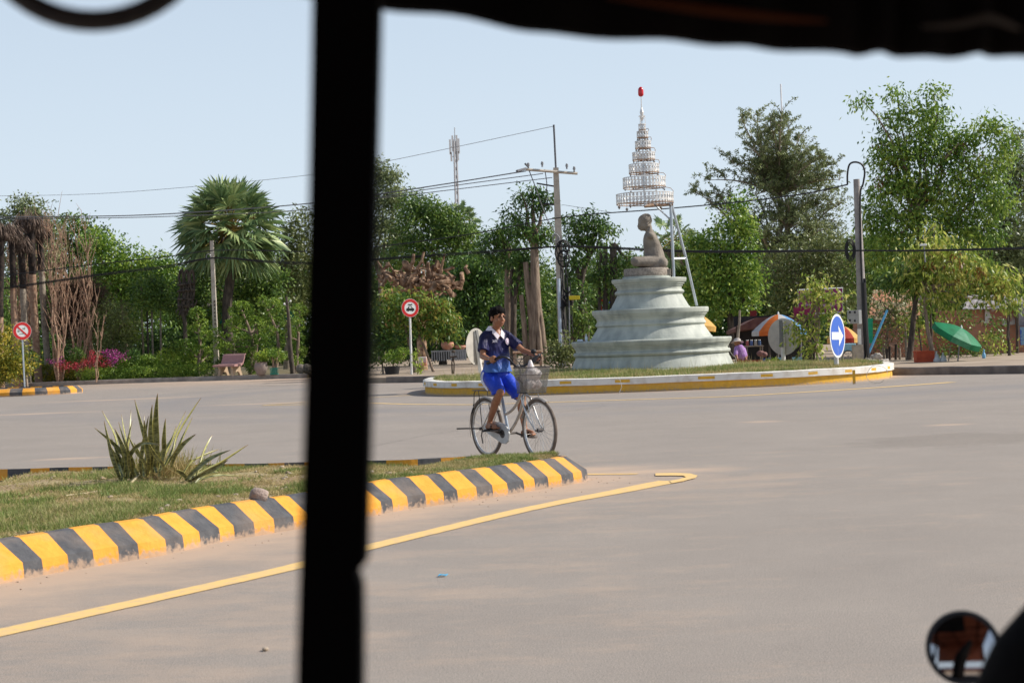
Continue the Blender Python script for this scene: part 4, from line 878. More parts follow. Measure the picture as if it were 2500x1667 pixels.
# chest marks: round crest on his left, small crossed mark on his right
m_crest = pmat('crest_white', (.72, .66, .72), None, rough=.6); m_crest2 = pmat('crest_mauve', (.35, .12, .22), (.6, .5, .6), 90, .6)
nf = (hd*.92 - rt*.25 + V((0, 0, .12))).normalized()
cc = B(.358, -.080, 1.262); sdv = V((0, 0, 1)).cross(nf).normalized(); upc = nf.cross(sdv)
def ovalpl(g, c_, rx, ry, off, n=24): g.prism([c_+nf*off+sdv*rx*math.cos(2*math.pi*i/n)+upc*ry*math.sin(2*math.pi*i/n) for i in range(n)], nf*.002)
g = MB(); ovalpl(g, cc, .027, .037, 0); cst = g.build('crest', m_crest, shirt)
g = MB(); ovalpl(g, cc, .020, .029, .0024); g.build('crest_centre', m_crest2, cst); g = MB(); ovalpl(g, cc, .010, .020, .0048); g.build('crest_emblem', m_crest, cst)
nf = (hd*.88+rt*.40+V((0, 0, .1))).normalized(); sdv = V((0, 0, 1)).cross(nf).normalized(); upc = nf.cross(sdv); cc = B(.345, .072, 1.27)
g = MB()
cc = cc+nf*.012
for a_, L_, w_ in ((.45, .046, .008), (-.5, .040, .007), (1.2, .026, .005), (.0, .034, .005)):
    dx = sdv*math.cos(a_)+upc*math.sin(a_); px_ = nf.cross(dx); g.prism([cc-dx*L_*.8, cc-px_*w_, cc+dx*L_, cc+px_*w_], nf*.002)
g.build('chest_logo', m_crest, shirt)
# shorts
m_sh = pmat('royal_blue_shorts', (.016, .060, .52), (.012, .040, .38), 7, .5, 1., 11)
g = MB(); g.tube([B(.215, 0, .985), B(.22, 0, .94), B(.225, 0, .875), B(.24, 0, .82)], [.12, .145, .15, .11], 20, ref=rt)
for h_, k_ in ((hipR, kneeR), (hipL, kneeL)):
    k_ = k_+V((0, 0, .004)); d_ = (k_-h_).normalized(); g.tube([h_-d_*.03, h_.lerp(k_, .3), h_.lerp(k_, .65), h_.lerp(k_, .90)], [.086, .092, .082, .074], 18)
    kk_ = h_.lerp(k_, .80); g.tube([kk_+V((0, 0, .012)), kk_+hd*.012+V((0, 0, -.055))], [.074, .076], 18)
g.caps(hipR, hipL, .10, .10)
shorts = g.build('shorts', m_sh, man, remesh=.0065, smoothit=3)
g = MB()
for o_ in (-.012, .010): 
    P_ = [B(.235+o_, .165, .94), B(.25+o_, .190, .90), B(.28+o_, .214, .86), B(.325+o_, .214, .80), B(.375+o_*.6, .203, .745)]
    g.tube(catmull(P_, 4), .0055, 6)
g.build('side_stripe', pmat('white_trim', (.75, .74, .78), None, rough=.6), shorts)
# sandals
m_san = pmat('worn_brown_sandal', (.10, .075, .06), (.16, .13, .11), 30, .7)
for a_, t_, sg in ((ankR, toeR, 1), (ankL, toeL, -1)):
    g = MB(); h_ = a_-hd*.055+V((0, 0, -.066)); e_ = t_+hd*.055+V((0, 0, -.026)); dd = (e_-h_); 
    side = rt; outl_ = [(0, .026), (.12, .034), (.45, .030), (.75, .044), (.93, .036), (1., .015)]
    poly = [h_+dd*q_+side*w_ for q_, w_ in outl_]+[h_+dd*q_-side*w_ for q_, w_ in reversed(outl_)]; g.prism(poly, V((0, 0, -.018))); sd2 = g.build('sandal', m_san, man, bevel=.004)
    g = MB(); c_ = h_+dd*.62+V((0, 0, .01))
    g.tube([c_+side*.046-V((0, 0, .016)), c_+side*.036+V((0, 0, .030)), c_+V((0, 0, .047)), c_-side*.036+V((0, 0, .030)), c_-side*.046-V((0, 0, .016))], .012, 8, flat=.35); g.build('strap', m_rubber, sd2)
# ============================================================ VEGETATION
rng = np.random.default_rng(21); random.seed(21)
m_bark = pmat('grey_brown_bark', (.14, .10, .075), (.31, .24, .18), 6, .95, 1., 14, st=(2.4, 2.4, .35)); m_barkp = pmat('pale_bark', (.33, .28, .22), (.22, .18, .14), 7, .9, .6, 18); m_barkd = pmat('dark_bark', (.045, .036, .03), (.12, .095, .075), 6, .95, .8, 14, st=(2, 2, .5)); m_barkr = pmat('reddish_dead_wood', (.26, .15, .10), (.38, .26, .18), 8, .9, .6, 20)
m_char = pmat('scorched_black_bark', (.022, .017, .015), (.11, .07, .05), 5, .95, .8, 14, lo=.5, hi=.8)
LG = (2.3, 1.80, 1.75)
LM = dict(
 bright=leafmat('bright_leaf', [(.025, .07, .012), (.05, .12, .018), (.11, .21, .03), (.20, .30, .06)], .3),
 mid=leafmat('mid_green_leaf', [(.018, .05, .012), (.035, .085, .016), (.07, .14, .025), (.12, .20, .04)], .25),
 dark=leafmat('dark_glossy_leaf', [(.012, .035, .010), (.022, .06, .014), (.045, .11, .02), (.09, .17, .035)], .25, .35),
 olive=leafmat('olive_leaf', [(.045, .055, .025), (.07, .085, .035), (.11, .125, .05), (.17, .18, .09)], .22, lg=(1.75, 1.8, 1.35)),
 grey=leafmat('grey_green_leaf', [(.05, .065, .035), (.085, .10, .055), (.13, .15, .08), (.19, .21, .12)], .22, lg=(1.9, 1.95, 1.5)),
 lime=leafmat('lime_leaf', [(.05, .11, .015), (.10, .19, .025), (.18, .29, .045), (.28, .38, .09)], .45),
 autumn=leafmat('mixed_yellow_orange_leaf', [(.02, .055, .012), (.04, .10, .016), (.08, .15, .025), (.13, .19, .03), (.17, .11, .04)], .35),
 pole=leafmat('yellow_green_leaf', [(.04, .09, .015), (.09, .16, .025), (.18, .26, .05), (.33, .36, .13)], .45),
 yellow=leafmat('yellow_shrub_leaf', [(.04, .08, .012), (.10, .14, .02), (.20, .22, .03), (.34, .32, .05)], .4),
 topi=leafmat('topiary_leaf', [(.025, .07, .010), (.05, .12, .015), (.10, .19, .025), (.19, .30, .05)], .22),
 palm=leafmat('fan_palm_leaf', [(.035, .06, .035), (.06, .10, .055), (.12, .165, .09), (.20, .235, .14)], .15, .4, lg=(2.3, 2.2, 1.6)),
 dead=leafmat('dead_frond', [(.035, .027, .02), (.08, .06, .045), (.15, .115, .09), (.22, .18, .14)], .15, .8, lg=(1.3, 1.2, 1.2)), rust=leafmat('rusty_leaf', [(.12, .05, .02), (.26, .12, .035), (.34, .22, .05)], .35, lg=(1, 1, 1)), brush=leafmat('brown_brush', [(.05, .03, .022), (.10, .06, .042), (.17, .11, .08)], .1, .9, lg=(1, 1, 1)),
 red=leafmat('red_bract', [(.03, .08, .02), (.35, .02, .03), (.5, .04, .08), (.5, .12, .12)], .3, lg=(1, 1, 1)), pink=leafmat('pink_bract', [(.04, .08, .03), (.36, .03, .24), (.55, .08, .36), (.55, .18, .40)], .3, lg=(1, 1, 1)),
 seed=leafmat('brown_seed_pod', [(.07, .02, .012), (.14, .035, .02), (.22, .06, .03), (.12, .04, .03)], .2))
DK = 1.55
def tree(name, label, cat, Z, base, trunks, lobes, leaf, L=.15, W=.07, dens=34, clump=.17, droop=.3, bark=None, group=None, limbs=True, per=14, shell=.5, dz=1., extra=None, zb=.15, lr=.05):
    """trunks: list of ([(px,py,dz)...], r0, r1); lobes in pixels at depth Z"""
    bp = up(base[0], base[1], Z, zb); root = thing(name, label, cat, bp, group)
    lb = pxlobes(lobes, Z, dz); g = MB(); tops = []
    for pts, ra, rb in trunks:
        P = [at(p[0], p[1], Z+(p[2] if len(p) > 2 else 0)) for p in pts]; P[0].z = min(P[0].z, zb) - .1
        P = catmull(P, 4) if len(P) > 2 else P; n = len(P); g.tube(P, [ra+(rb-ra)*i/(n-1) for i in range(n)], 9); tops.append((P, rb))
    if limbs and tops:
        for (cx, cy, cz, rx, ry, rz) in lb:
            c = V((cx, cy, cz)); P, rb = min(tops, key=lambda t_: (t_[0][-1]-c).length)
            s_ = P[-1]; 
            if (c-s_).length > .2:
                Q = wob(s_, c, 5, .05, rng); r1 = max(rb*.7, .03); g.tube(Q, [r1*(1-.75*i/5) for i in range(6)], 6)
                for _ in range(3):
                    e_ = c+V(unit(rng.normal(size=(1, 3)))[0])*min(rx, rz)*.8; g.tube(wob(c, e_, 3, .08, rng), [lr*.45, lr*.3, lr*.2, lr*.1], 5)
    g.build('trunk', bark or m_bark, root, smooth=True)
    v_ = foliage(lb, L, W, dens*(DK if dens < 60 else 1), rng, clump, droop, per, shell)
    npmesh('crown', v_, 4, LM[leaf], root)
    if extra:
        for en, el, lst, ed, eL, eW in extra: npmesh(en, foliage(pxlobes(lst, Z, dz), eL, eW, ed, rng, .1, droop, 8, .2), 4, LM[el], root)
    return root
TB = 'trees behind the roundabout'
# far woods
lb = []
for x in range(-150, 2750, 60): lb.append((x, 830-(x-1250)*.038, 60, 60, random.uniform(-6, 3)))
for x in range(-150, 2750, 55): lb.append((x, 720+random.uniform(-45, 40)-(x-1250)*.03, 70, random.uniform(75, 115), random.uniform(-6, 6)))
g_ = foliage(pxlobes(lb, 104, .7), .26, .12, 30, rng, .35, .2, 12, .3)
tag(npmesh('distant_woods', g_, 4, LM['mid']), kind='stuff')
# ---- left side
tree('shrub', 'yellow-green leafy shrub at the far left edge beside the striped kerb', 'shrub', 67.6, (62, 940), [([(65, 938), (62, 905), (50, 870)], .07, .03), ([(60, 938), (45, 900), (30, 860)], .05, .02)], [(15, 850, 45, 52), (45, 885, 40, 40), (-20, 880, 50, 60), (5, 905, 50, 30)], 'yellow', .13, .06, 60, .13, zb=.18)
GLp = [('tall pale green tree rising behind the dead palm trunks', 84, (70, 880), [(60, 505, 32, 28), (95, 525, 40, 30), (30, 545, 45, 30), (10, 600, 50, 60), (100, 600, 55, 60)], 'grey', m_bark),
 ('round leafy tree behind the bare stems at left', 86, (170, 880), [(170, 560, 40, 35), (220, 580, 40, 40), (140, 620, 50, 50), (210, 650, 50, 55), (190, 720, 60, 50)], 'mid', m_bark),
 ('bright green broad tree left of the fan palm', 80, (300, 880), [(235, 590, 35, 30), (270, 620, 45, 40), (320, 650, 50, 40), (375, 660, 45, 45), (290, 700, 60, 45), (360, 730, 55, 40), (230, 690, 45, 45), (420, 690, 40, 50)], 'bright', m_bark),
 ('green tree with loose twigs close to the black post', 82, (700, 880), [(700, 580, 30, 30), (735, 560, 35, 50), (680, 650, 45, 45), (740, 650, 45, 60), (640, 690, 45, 50), (700, 730, 60, 50)], 'olive', m_barkp)]
for lab, Z, bs, lo, lf, bk_ in GLp: tree('broadleaf_tree', lab, 'tree', Z, bs, [([bs, (bs[0]+4, 800), (bs[0], 720)], .2, .12)], lo, lf, .19, .09, 26, .24, bark=bk_)
# transplanted palm trunks with shaggy dead tops
def dead_palm(label, Z, b_, t_, w0, w1, shag):
    bp = up(b_[0], b_[1], Z, .15); root = thing('dead_palm', label, 'palm trunk', bp, 'dead palm trunks at the left'); s = F/Z
    P = [V((bp.x, bp.y, .0)), at((b_[0]*.6+t_[0]*.4)-2, (b_[1]*.6+t_[1]*.4), Z), at((b_[0]*.3+t_[0]*.7), (b_[1]*.3+t_[1]*.7), Z), at(*t_, Z)]
    P = catmull(P, 6); n = len(P); g = MB(); g.tube(P, [(w0+(w1-w0)*i/(n-1))/2/s*(1+.05*math.sin(i*1.7)) for i in range(n)], 12); 
    g.build('trunk', [m_barkr, m_barkd, m_barkp][int(b_[0]) % 3], root, smooth=True)
    g = MB(); i0_ = int(n*(.30+.09*(int(b_[0]) % 5))); P2 = P[i0_:]; g.tube(P2, [(w0+(w1-w0)*i/(n-1))/2/s*(1.12+.06*math.sin(i*1.7)) for i in range(i0_, n)], 12); g.build('scorched_bark', m_char, root, smooth=True)
    c = np.array(at(t_[0], t_[1]+4, Z)); m_ = 1300; d = unit(rng.normal(size=(m_, 3))*np.array([1, 1, .35])+np.array([0, 0, .1])); rr = (shag/s)*rng.uniform(.05, 1, (m_, 1))**1.3
    pos = c+d*rr*np.array([1, 1, 1.1]); dd = unit(d*.45+np.array([0, 0, -1.0])+rng.normal(size=(m_, 3))*.16)
    npmesh('dead_fronds', leafverts(pos, dd, .40, .035, rng), 4, LM['dead'], root)
for i, (lab, b_, t_, w0, w1, sh) in enumerate([
 ('shaggy dead palm trunk cut by the left picture edge', (0, 870), (3, 555), 18, 14, 26), ('dead palm trunk just left of the red-ringed sign', (42, 885), (27, 560), 18, 12, 26),
 ('dark scorched palm trunk right behind the left sign disc', (68, 885), (50, 590), 17, 15, 24), ('tallest dead palm trunk with a green patch on the bark', (93, 885), (72, 532), 19, 16, 32),
 ('dead palm trunk with pale foot, rightmost of the palm trunks', (119, 893), (94, 560), 17, 14, 30)]): dead_palm(lab, 69+i*.8, b_, t_, w0, w1, sh)
def twig_tree(label, Z, base, tops, spread=1., zb=.15, bark=None, r=.05, nt_=17):
    bp = up(base[0], base[1], Z, zb); root = thing('bare_tree', label, 'bare tree', bp, 'leafless trees in the nursery'); g = MB()
    st = V((bp.x, bp.y, zb-.05)); s = F/Z
    for (x, y, f_s) in tops:
        tp = at(x, y, Z+random.uniform(-.4, .4)); fork = st.lerp(tp, f_s); Q = wob(st, tp, 8, .012, rng); g.tube(Q, [r*(1-.85*i/8) for i in range(9)], 6)
        for k in range(nt_):
            q = Q[random.randint(2, 7)].lerp(Q[8], random.random()*.4); L_ = random.uniform(.5, 1.5)*spread; a_ = random.uniform(0, 6.28)
            e_ = q+V((math.cos(a_)*.36*L_, math.sin(a_)*.36*L_, L_)); g.tube(wob(q, e_, 3, .05, rng), [.016, .013, .010, .004], 4)
    g.build('trunk', bark or m_barkr, root)
twig_tree('bare upright tree with reddish twigs right of the palm trunks', 70, (140, 885), [(118, 520, .4), (108, 525, .4), (128, 540, .5), (120, 600, .5)])
twig_tree('brown leafless thicket standing between the dead palm trunks', 72.5, (60, 885), [(15, 600, .3), (40, 580, .3), (60, 600, .3), (85, 600, .3), (105, 590, .3), (30, 640, .4), (75, 650, .4)], 1.1, nt_=22)
twig_tree('leafless thin tree with pale stem behind the red flowers', 70.6, (148, 880), [(162, 560, .4), (148, 545, .4), (172, 620, .4), (140, 650, .5)])
twig_tree('tall forked bare tree left of the green trees', 71.5, (222, 880), [(180, 525, .6), (203, 525, .6), (212, 590, .6), (175, 610, .5)], nt_=14)
twig_tree('low tangle of bare brown stems above the red flowers', 71, (190, 885), [(180, 720, .4), (200, 700, .4), (225, 690, .4), (240, 720, .4), (165, 740, .4)], .6)
twig_tree('thin yellowish bare stem behind the papaya plant', 69, (233, 880), [(255, 770, .5), (240, 760, .5)], .5, bark=m_barkr, r=.028, nt_=8)
g_ = foliage(pxlobes([(165, 725, 38, 34), (200, 710, 42, 34), (215, 755, 45, 40), (160, 775, 40, 40), (190, 810, 45, 30), (235, 720, 20, 24)], 72.4, .8), .28, .022, 130, rng, .2, -.3, 12, .2); tag(npmesh('brown_brushwood', g_, 4, LM['brush']), kind='stuff')
tree('feathery_shrub', 'olive feathery shrub behind the papaya plant', 'shrub', 72, (280, 885), [([(280, 885), (275, 830)], .05, .03)], [(265, 770, 45, 40), (300, 790, 40, 45), (250, 820, 40, 40), (290, 840, 50, 35)], 'olive', .16, .03, 60, .16)
# papaya-like young tree
tree('papaya_tree', 'young papaya with bright leaves among the garden plants', 'tree', 72.5, (308, 880), [([(307, 880), (308, 840), (308, 815)], .045, .03)], [(306, 800, 20, 14), (295, 815, 14, 10), (320, 815, 12, 12)], 'lime', .2, .09, 110, .12)
# slim nursery trees
for i, (x, xt, yt, lab) in enumerate([(350, 345, 700, 'slim nursery tree, leftmost of the thin pale stems'), (362, 358, 690, 'slim nursery tree with a dark stem, second of the row'), (373, 369, 680, 'slim nursery tree, tallest of the thin stems'), (392, 390, 700, 'slim nursery tree with a white straight stem left of the carved totem')]):
    tree('nursery_tree', lab, 'young tree', 73+i*.5, (x, 872), [([(x, 872), (xt+2, 790), (xt, yt)], .05, .03)], [(xt-4, yt+10, 22, 30), (xt+8, yt+40, 20, 26)], 'mid', .15, .06, 40, .2, bark=[m_bark, m_barkd, m_barkp, m_barkp][i], group='slim nursery trees')
# ---- big fan palm
def fan_palm(label, Z, base, crown, rad, nf, seed, trunkw=.2, fs=1.):
    r2 = random.Random(seed); bp = up(base[0], base[1], Z, .15); root = thing('fan_palm', label, 'palm tree', bp); c = at(*crown, Z); g = MB()
    Q = wob(V((bp.x, bp.y, .0)), c, 6, .01, rng); g.tube(Q, [trunkw*(1.1-.25*i/6) for i in range(7)], 12); g.build('trunk', m_barkd, root, smooth=True)
    fronds = []; g = MB(); ga = math.pi*(3-5**.5)
    for i in range(nf):
        z = 1-1.72*(i+.5)/nf; a_ = i*ga+r2.uniform(-.2, .2); h_ = math.sqrt(max(0, 1-z*z)); d = V((math.cos(a_)*h_, math.sin(a_)*h_, z)).normalized()
        pl = rad*r2.uniform(.50, .64); e_ = c+d*pl+V((0, 0, -.12*pl*(1-z)))
        g.tube([c, c.lerp(e_, .5)+V((0, 0, .05)), e_], [.03, .022, .016], 5)
        fr = rad*r2.uniform(.40, .52)*fs; out = (d+V((0, 0, -.25*(1-z)))).normalized(); sdx = out.cross(V((0, 0, 1)))
        if sdx.length < .1: sdx = V((1, 0, 0))
        sdx.normalize(); nrm = sdx.cross(out).normalized(); tw = r2.uniform(-.7, .7); s2 = (sdx*math.cos(tw)+nrm*math.sin(tw)).normalized(); n2 = s2.cross(out)
        ns = 26
        for k in range(ns):
            th = (k/(ns-1)-.5)*R(250); dr = out*math.cos(th)+s2*math.sin(th); dr2 = (out*math.cos(th+.075)+s2*math.sin(th+.075)); dr0 = (out*math.cos(th-.075)+s2*math.sin(th-.075)); L_ = fr*(1-.18*abs(th))*r2.uniform(.9, 1.05); m_ = fr*.52
            fold = n2*(.035*(1 if k % 2 else -1)); tip = e_+dr*L_+V((0, 0, -.16*L_*r2.uniform(.3, 1.6)))+n2*r2.uniform(-.05, .05)
            fronds += [e_, e_+dr0*m_-fold, tip, e_+dr2*m_+fold]
    g.build('petioles', pmat('yellow_petiole', (.24, .20, .05), (.35, .25, .08), 5), root)
    npmesh('fronds', np.array([tuple(p) for p in fronds]), 4, LM['palm'], root)
    m_ = 500; c_ = np.array(c)-np.array([0, 0, .5]); d = unit(rng.normal(size=(m_, 3))*np.array([1, 1, .3])); npmesh('dead_skirt', leafverts(c_+d*rng.uniform(.1, .6, (m_, 1)), unit(d*.4+np.array([0, 0, -1.])), .8, .06, rng), 4, LM['dead'], root)
fan_palm('big round-headed fan palm standing over the topiary garden', 74, (552, 860), (560, 560), 2.62, 96, 4, .22)
tree('creeper_clad_tree', 'leafy tree filling the space under the fan palm crown', 'tree', 76, (620, 880), [([(620, 880), (625, 800), (620, 740)], .12, .07)], [(620, 700, 50, 40), (660, 690, 40, 40), (590, 740, 50, 40), (650, 750, 50, 45), (480, 690, 45, 55), (450, 740, 40, 50), (500, 760, 40, 40)], 'mid', .18, .09, 26, .22)
# ---- topiary (cloud pruned) trees
def topiary(label, Z, base, balls, bark=m_bark):
    bp = up(base[0], base[1], Z, .15); root = thing('topiary_tree', label, 'topiary tree', bp, 'cloud-pruned topiary trees'); g = MB(); s = F/Z
    main = sorted(balls, key=lambda b_: -b_[1]); stem = V((bp.x, bp.y, .1)); mid_ = at(base[0]+6, (base[1]+main[-1][1])/2, Z); top = at(main[-1][0], main[-1][1], Z)
    Q = catmull([stem, mid_, top], 5); g.tube(Q, [.085*(1-.6*i/(len(Q)-1)) for i in range(len(Q))], 8); lb = []
    for i, b_ in enumerate(balls):
        x, y, r = b_[:3]; dzz = ((i*37) % 5-2)*.28; c = at(x, y, Z+dzz); lb.append((c.x, c.y, c.z, r/s, r/s*.95, r/s*.78)); q = min(Q, key=lambda p: (p-c).length+abs(p.z-c.z+.4)); g.tube(wob(q, c, 3, .06, rng), [.04, .03, .025, .02], 6)
    g.build('trunk', bark, root, smooth=True)
    npmesh('crown', foliage(lb, .07, .042, 260, rng, .028, 0, 12, .93, .5), 4, LM['topi'], root)
    return root
def zb_(l): return [(380+x/2.85, 400+y/2.85, r/2.85) for x, y, r in l]
topiary('large cloud-pruned topiary of many green balls, behind the bench', 70.5, (610, 905), zb_([(600, 1020, 80), (540, 1125, 58), (700, 1110, 58), (755, 1135, 40), (500, 1220, 42), (590, 1215, 45), (655, 1230, 48), (730, 1210, 45), (480, 1280, 48), (560, 1300, 50), (645, 1290, 50), (420, 1180, 45), (440, 1250, 42)]))
topiary('cloud-pruned topiary right of the bench topiary, beside the big pot', 70, (672, 905), zb_([(820, 985, 58), (745, 955, 40), (860, 1100, 42), (800, 1160, 40), (855, 1235, 48), (780, 1280, 40), (840, 1325, 50), (720, 1340, 38), (790, 1060, 35)]))
topiary('cloud-pruned topiary half hidden by the black post', 70.4, (722, 905), zb_([(980, 1115, 58), (1000, 1020, 50), (990, 1220, 45), (930, 1180, 35), (1005, 1300, 48), (985, 1370, 38), (920, 1330, 35)]))
topiary('small cloud-pruned topiary between totem and concrete pole', 71, (482, 905), zb_([(290, 1040, 50), (318, 1115, 45), (262, 1150, 38), (350, 1190, 42), (300, 1235, 42), (240, 1290, 45), (330, 1290, 40), (370, 1330, 38)]))
# hedges, shrubs, flowers
def hedge(name, label, cat, Z, px0, px1, yt, ybz, leaf, L=.075, dens=130, dep=.5):
    a_, b_ = at(px0, yt, Z), at(px1, yt, Z); root_x = (a_.x+b_.x)/2; zt = (a_.z+b_.z)/2; n = int(abs(b_.x-a_.x)/.32)+2; lb = []
    for i in range(n): lb.append((a_.x+(b_.x-a_.x)*i/(n-1), Z, .15+(zt-.15)*.52, .3, dep, (zt-.15)*.55*random.uniform(.88, 1.1)))
    o = npmesh(name, foliage(lb, L, L*.5, dens, rng, .05, 0, 10, .75), 4, LM[leaf], org=(root_x, Z, .15)); return tag(o, label, cat)
hedge('clipped_hedge', 'long low clipped hedge along the garden kerb left of the bench', 'hedge', 70.5, 205, 505, 895, 0, 'topi', .07, 260)
hedge('hedge', 'second row of taller rounded garden hedge behind the clipped hedge', 'hedge', 71.8, 290, 480, 870, 0, 'topi', .09, 190)
hedge('shrub_row', 'row of mixed low shrubs with yellow tips behind the left sign pole', 'shrubs', 72, 35, 210, 893, 0, 'yellow', .09, 140)
hedge('hedge', 'bright low hedge row in the middle of the flower garden', 'hedge', 73.5, 110, 330, 868, 0, 'bright', .09, 130)
hedge('hedge', 'dark tall hedge mass at the back of the garden behind the thin stems', 'hedge', 76.5, 60, 560, 815, 0, 'dark', .14, 60, .8)
for i, (x, y, r, lf, lab, nm) in enumerate([(455, 850, 26, 'topi', 'round clipped bush below the carved totem', 'round_bush'), (405, 868, 18, 'lime', 'small lime round bush at the end of the hedge', 'round_bush'), (430, 845, 14, 'autumn', 'bush with orange tips beside the totem foot', 'round_bush'), (325, 866, 16, 'dark', 'small dark cone shrub right of the flowers', 'round_bush'), (190, 868, 18, 'mid', 'small round bush behind the red flowers', 'round_bush'), (545, 885, 16, 'mid', 'low leafy bush behind the bench seat', 'round_bush'), (618, 895, 16, 'bright', 'leafy bush between bench and big pot', 'round_bush'), (75, 880, 22, 'mid', 'round bush at the foot of the palm trunks', 'round_bush')]):
    c = at(x, y, 71-.1*i); s = F/71; tag(npmesh(nm, foliage([(c.x, c.y, c.z, r/s, r/s, r/s*.85)], .08, .045, 220, rng, .05, 0, 12, .8), 4, LM[lf], org=(c.x, c.y, .15)), lab, 'bush')
for lab, px_l, lf in [('mass of red bougainvillea blossom over the left hedge', [(150, 890, 14, 9), (172, 893, 16, 9), (195, 890, 18, 10), (220, 884, 18, 10), (240, 877, 12, 11), (228, 866, 8, 10), (250, 892, 12, 7), (262, 886, 8, 8)], 'red'), ('pink bougainvillea blossom at the right end of the flower bed', [(130, 884, 9, 7), (148, 880, 9, 6), (262, 861, 9, 8), (280, 864, 14, 9), (298, 872, 12, 8), (275, 880, 12, 8), (308, 866, 5, 6)], 'pink')]:
    v_ = foliage([(a_[0], 70.2, a_[2], a_[3], .45, a_[5]) for a_ in pxlobes(px_l, 70.2)], .055, .05, 150, rng, .08, 0, 9, .4); c = at(px_l[0][0], px_l[0][1], 70.9); tag(npmesh('bougainvillea', v_, 4, LM[lf], org=(c.x, c.y, .15)), lab, 'flowers')
# ---- centre: right of the post
CT = [
 ('tall grey-green tree just right of the black post', 92, (930, 850), [(930, 420, 35, 30), (945, 460, 40, 40), (970, 490, 28, 30), (930, 520, 50, 50), (925, 590, 60, 55), (980, 570, 35, 40)], 'grey', m_barkp, .20, .08),
 ('broad soft green tree below the radio mast', 88, (1060, 850), [(1010, 500, 35, 28), (1040, 510, 40, 30), (1070, 530, 40, 30), (1020, 560, 55, 45), (1090, 560, 45, 40), (1120, 560, 40, 40), (1150, 590, 35, 30), (1060, 610, 60, 45), (990, 620, 50, 40), (1130, 625, 45, 30)], 'mid', m_bark, .20, .08),
 ('leafy tree with bright mango-like foliage left of the cyclist', 74, (1160, 860), [(1140, 650, 45, 32), (1185, 665, 45, 32), (1120, 690, 40, 35), (1205, 700, 32, 35), (1160, 730, 50, 45), (1120, 760, 35, 35), (1190, 760, 28, 35), (1150, 800, 45, 35)], 'dark', m_barkd, .20, .085),
 ('dark bushy tree deep in shade behind the planter box', 76, (1080, 870), [(1060, 760, 45, 40), (1110, 800, 45, 40), (1050, 830, 50, 35), (1200, 820, 45, 40), (960, 820, 45, 40), (1000, 850, 40, 30), (1260, 810, 45, 50)], 'dark', m_barkd, .18, .08)]
for lab, Z, bs, lo, lf, bk_, L_, W_ in CT: tree('broadleaf_tree', lab, 'tree', Z, bs, [([bs, (bs[0]+3, 780), (bs[0]-3, 680)], .2, .1)], lo, lf, L_, W_, 28, .24, droop=.6, bark=bk_)
tree('yellowing_tree', 'tree with yellow and orange leaves in front of the root sculpture', 'tree', 60, (1002, 905), [([(1010, 905), (1002, 850), (985, 780)], .09, .05), ([(1060, 893), (1035, 845), (1015, 805)], .05, .04)], [(960, 745, 32, 24), (1005, 765, 38, 24), (1050, 750, 38, 22), (1085, 775, 34, 24), (1060, 805, 32, 22), (1010, 800, 30, 20), (1100, 805, 22, 18), (940, 790, 25, 20), (950, 715, 24, 16), (1010, 728, 34, 14), (1075, 738, 24, 14)], 'autumn', .19, .075, 34, .17, .9, extra=[('orange_leaves', 'rust', [(1040, 770, 60, 30), (1080, 800, 30, 25)], 12, .15, .05)])
tree('leafy_shrub', 'green shrub beside the black post at the pavement edge', 'shrub', 60, (935, 890), [([(935, 890), (930, 850)], .04, .02)], [(925, 780, 30, 35), (940, 820, 28, 30), (925, 850, 35, 30), (965, 850, 22, 22)], 'mid', .16, .07, 40)
tree('round_bush', 'low clipped round bush in a dark tub near the red sign', 'bush', 59, (960, 895), [([(960, 900), (960, 880)], .04, .03)], [(960, 872, 22, 14), (985, 862, 16, 12)], 'topi', .07, .04, 220, .05, 0, shell=.8)
tree('weed_clump', 'tall green weeds growing round the red sign pole', 'plant', 56.6, (1020, 912), [([(1019, 912), (1020, 880)], .012, .008)], [(1018, 870, 8, 10), (1022, 890, 9, 10), (1024, 905, 9, 7)], 'lime', .14, .035, 90, .07, -.5)
# gnarled root stump sculpture held up on trunks
rootc = at(1030, 690, 64); g = MB(); rr_ = random.Random(8)
for i in range(95):
    x, y = rr_.gauss(1030, 45), rr_.gauss(688, 16); a0 = at(x, y, 64+rr_.uniform(-.8, .7)); L_ = rr_.uniform(.2, .75); a_ = rr_.uniform(-.6, 3.7)
    d = V((math.cos(a_), rr_.uniform(-.7, .5), math.sin(a_)*.9)).normalized(); e_ = a0+d*L_; r1 = rr_.choice((.03, .045, .07, .10))
    g.tube(wob(a0, e_, 4, .17, rng), [r1, r1*1.1, r1*.9, r1*.8, r1*rr_.choice((.15, .7))], 7)
for (x0_, y0_, x1_, y1_, r1) in [(985, 700, 1010, 620, .09), (1010, 700, 1035, 615, .07), (1050, 690, 1045, 640, .10), (1070, 700, 1085, 620, .06), (935, 665, 975, 690, .09), (1120, 690, 1060, 705, .07), (1000, 660, 985, 640, .16), (1095, 700, 1130, 690, .05), (960, 690, 1080, 700, .16)]:
    g.tube(wob(at(x0_, y0_, 64), at(x1_, y1_, 63.7), 4, .04, rng), [r1, r1, r1*.9, r1*.8, r1*.55], 8)
g.tube([up(1030, 860, 64.4, .1), at(1028, 790, 64.4), at(1030, 700, 64.2)], [.20, .17, .22], 10)
o = g.build('root_stump', pmat('cut_root_wood', (.13, .075, .045), (.40, .26, .17), 5, .9, .9, 14, lo=.4, hi=.62), org=up(1030, 860, 64, .15)); tag(o, 'big gnarled brown root stump with cut branches behind the red sign', 'tree stump')
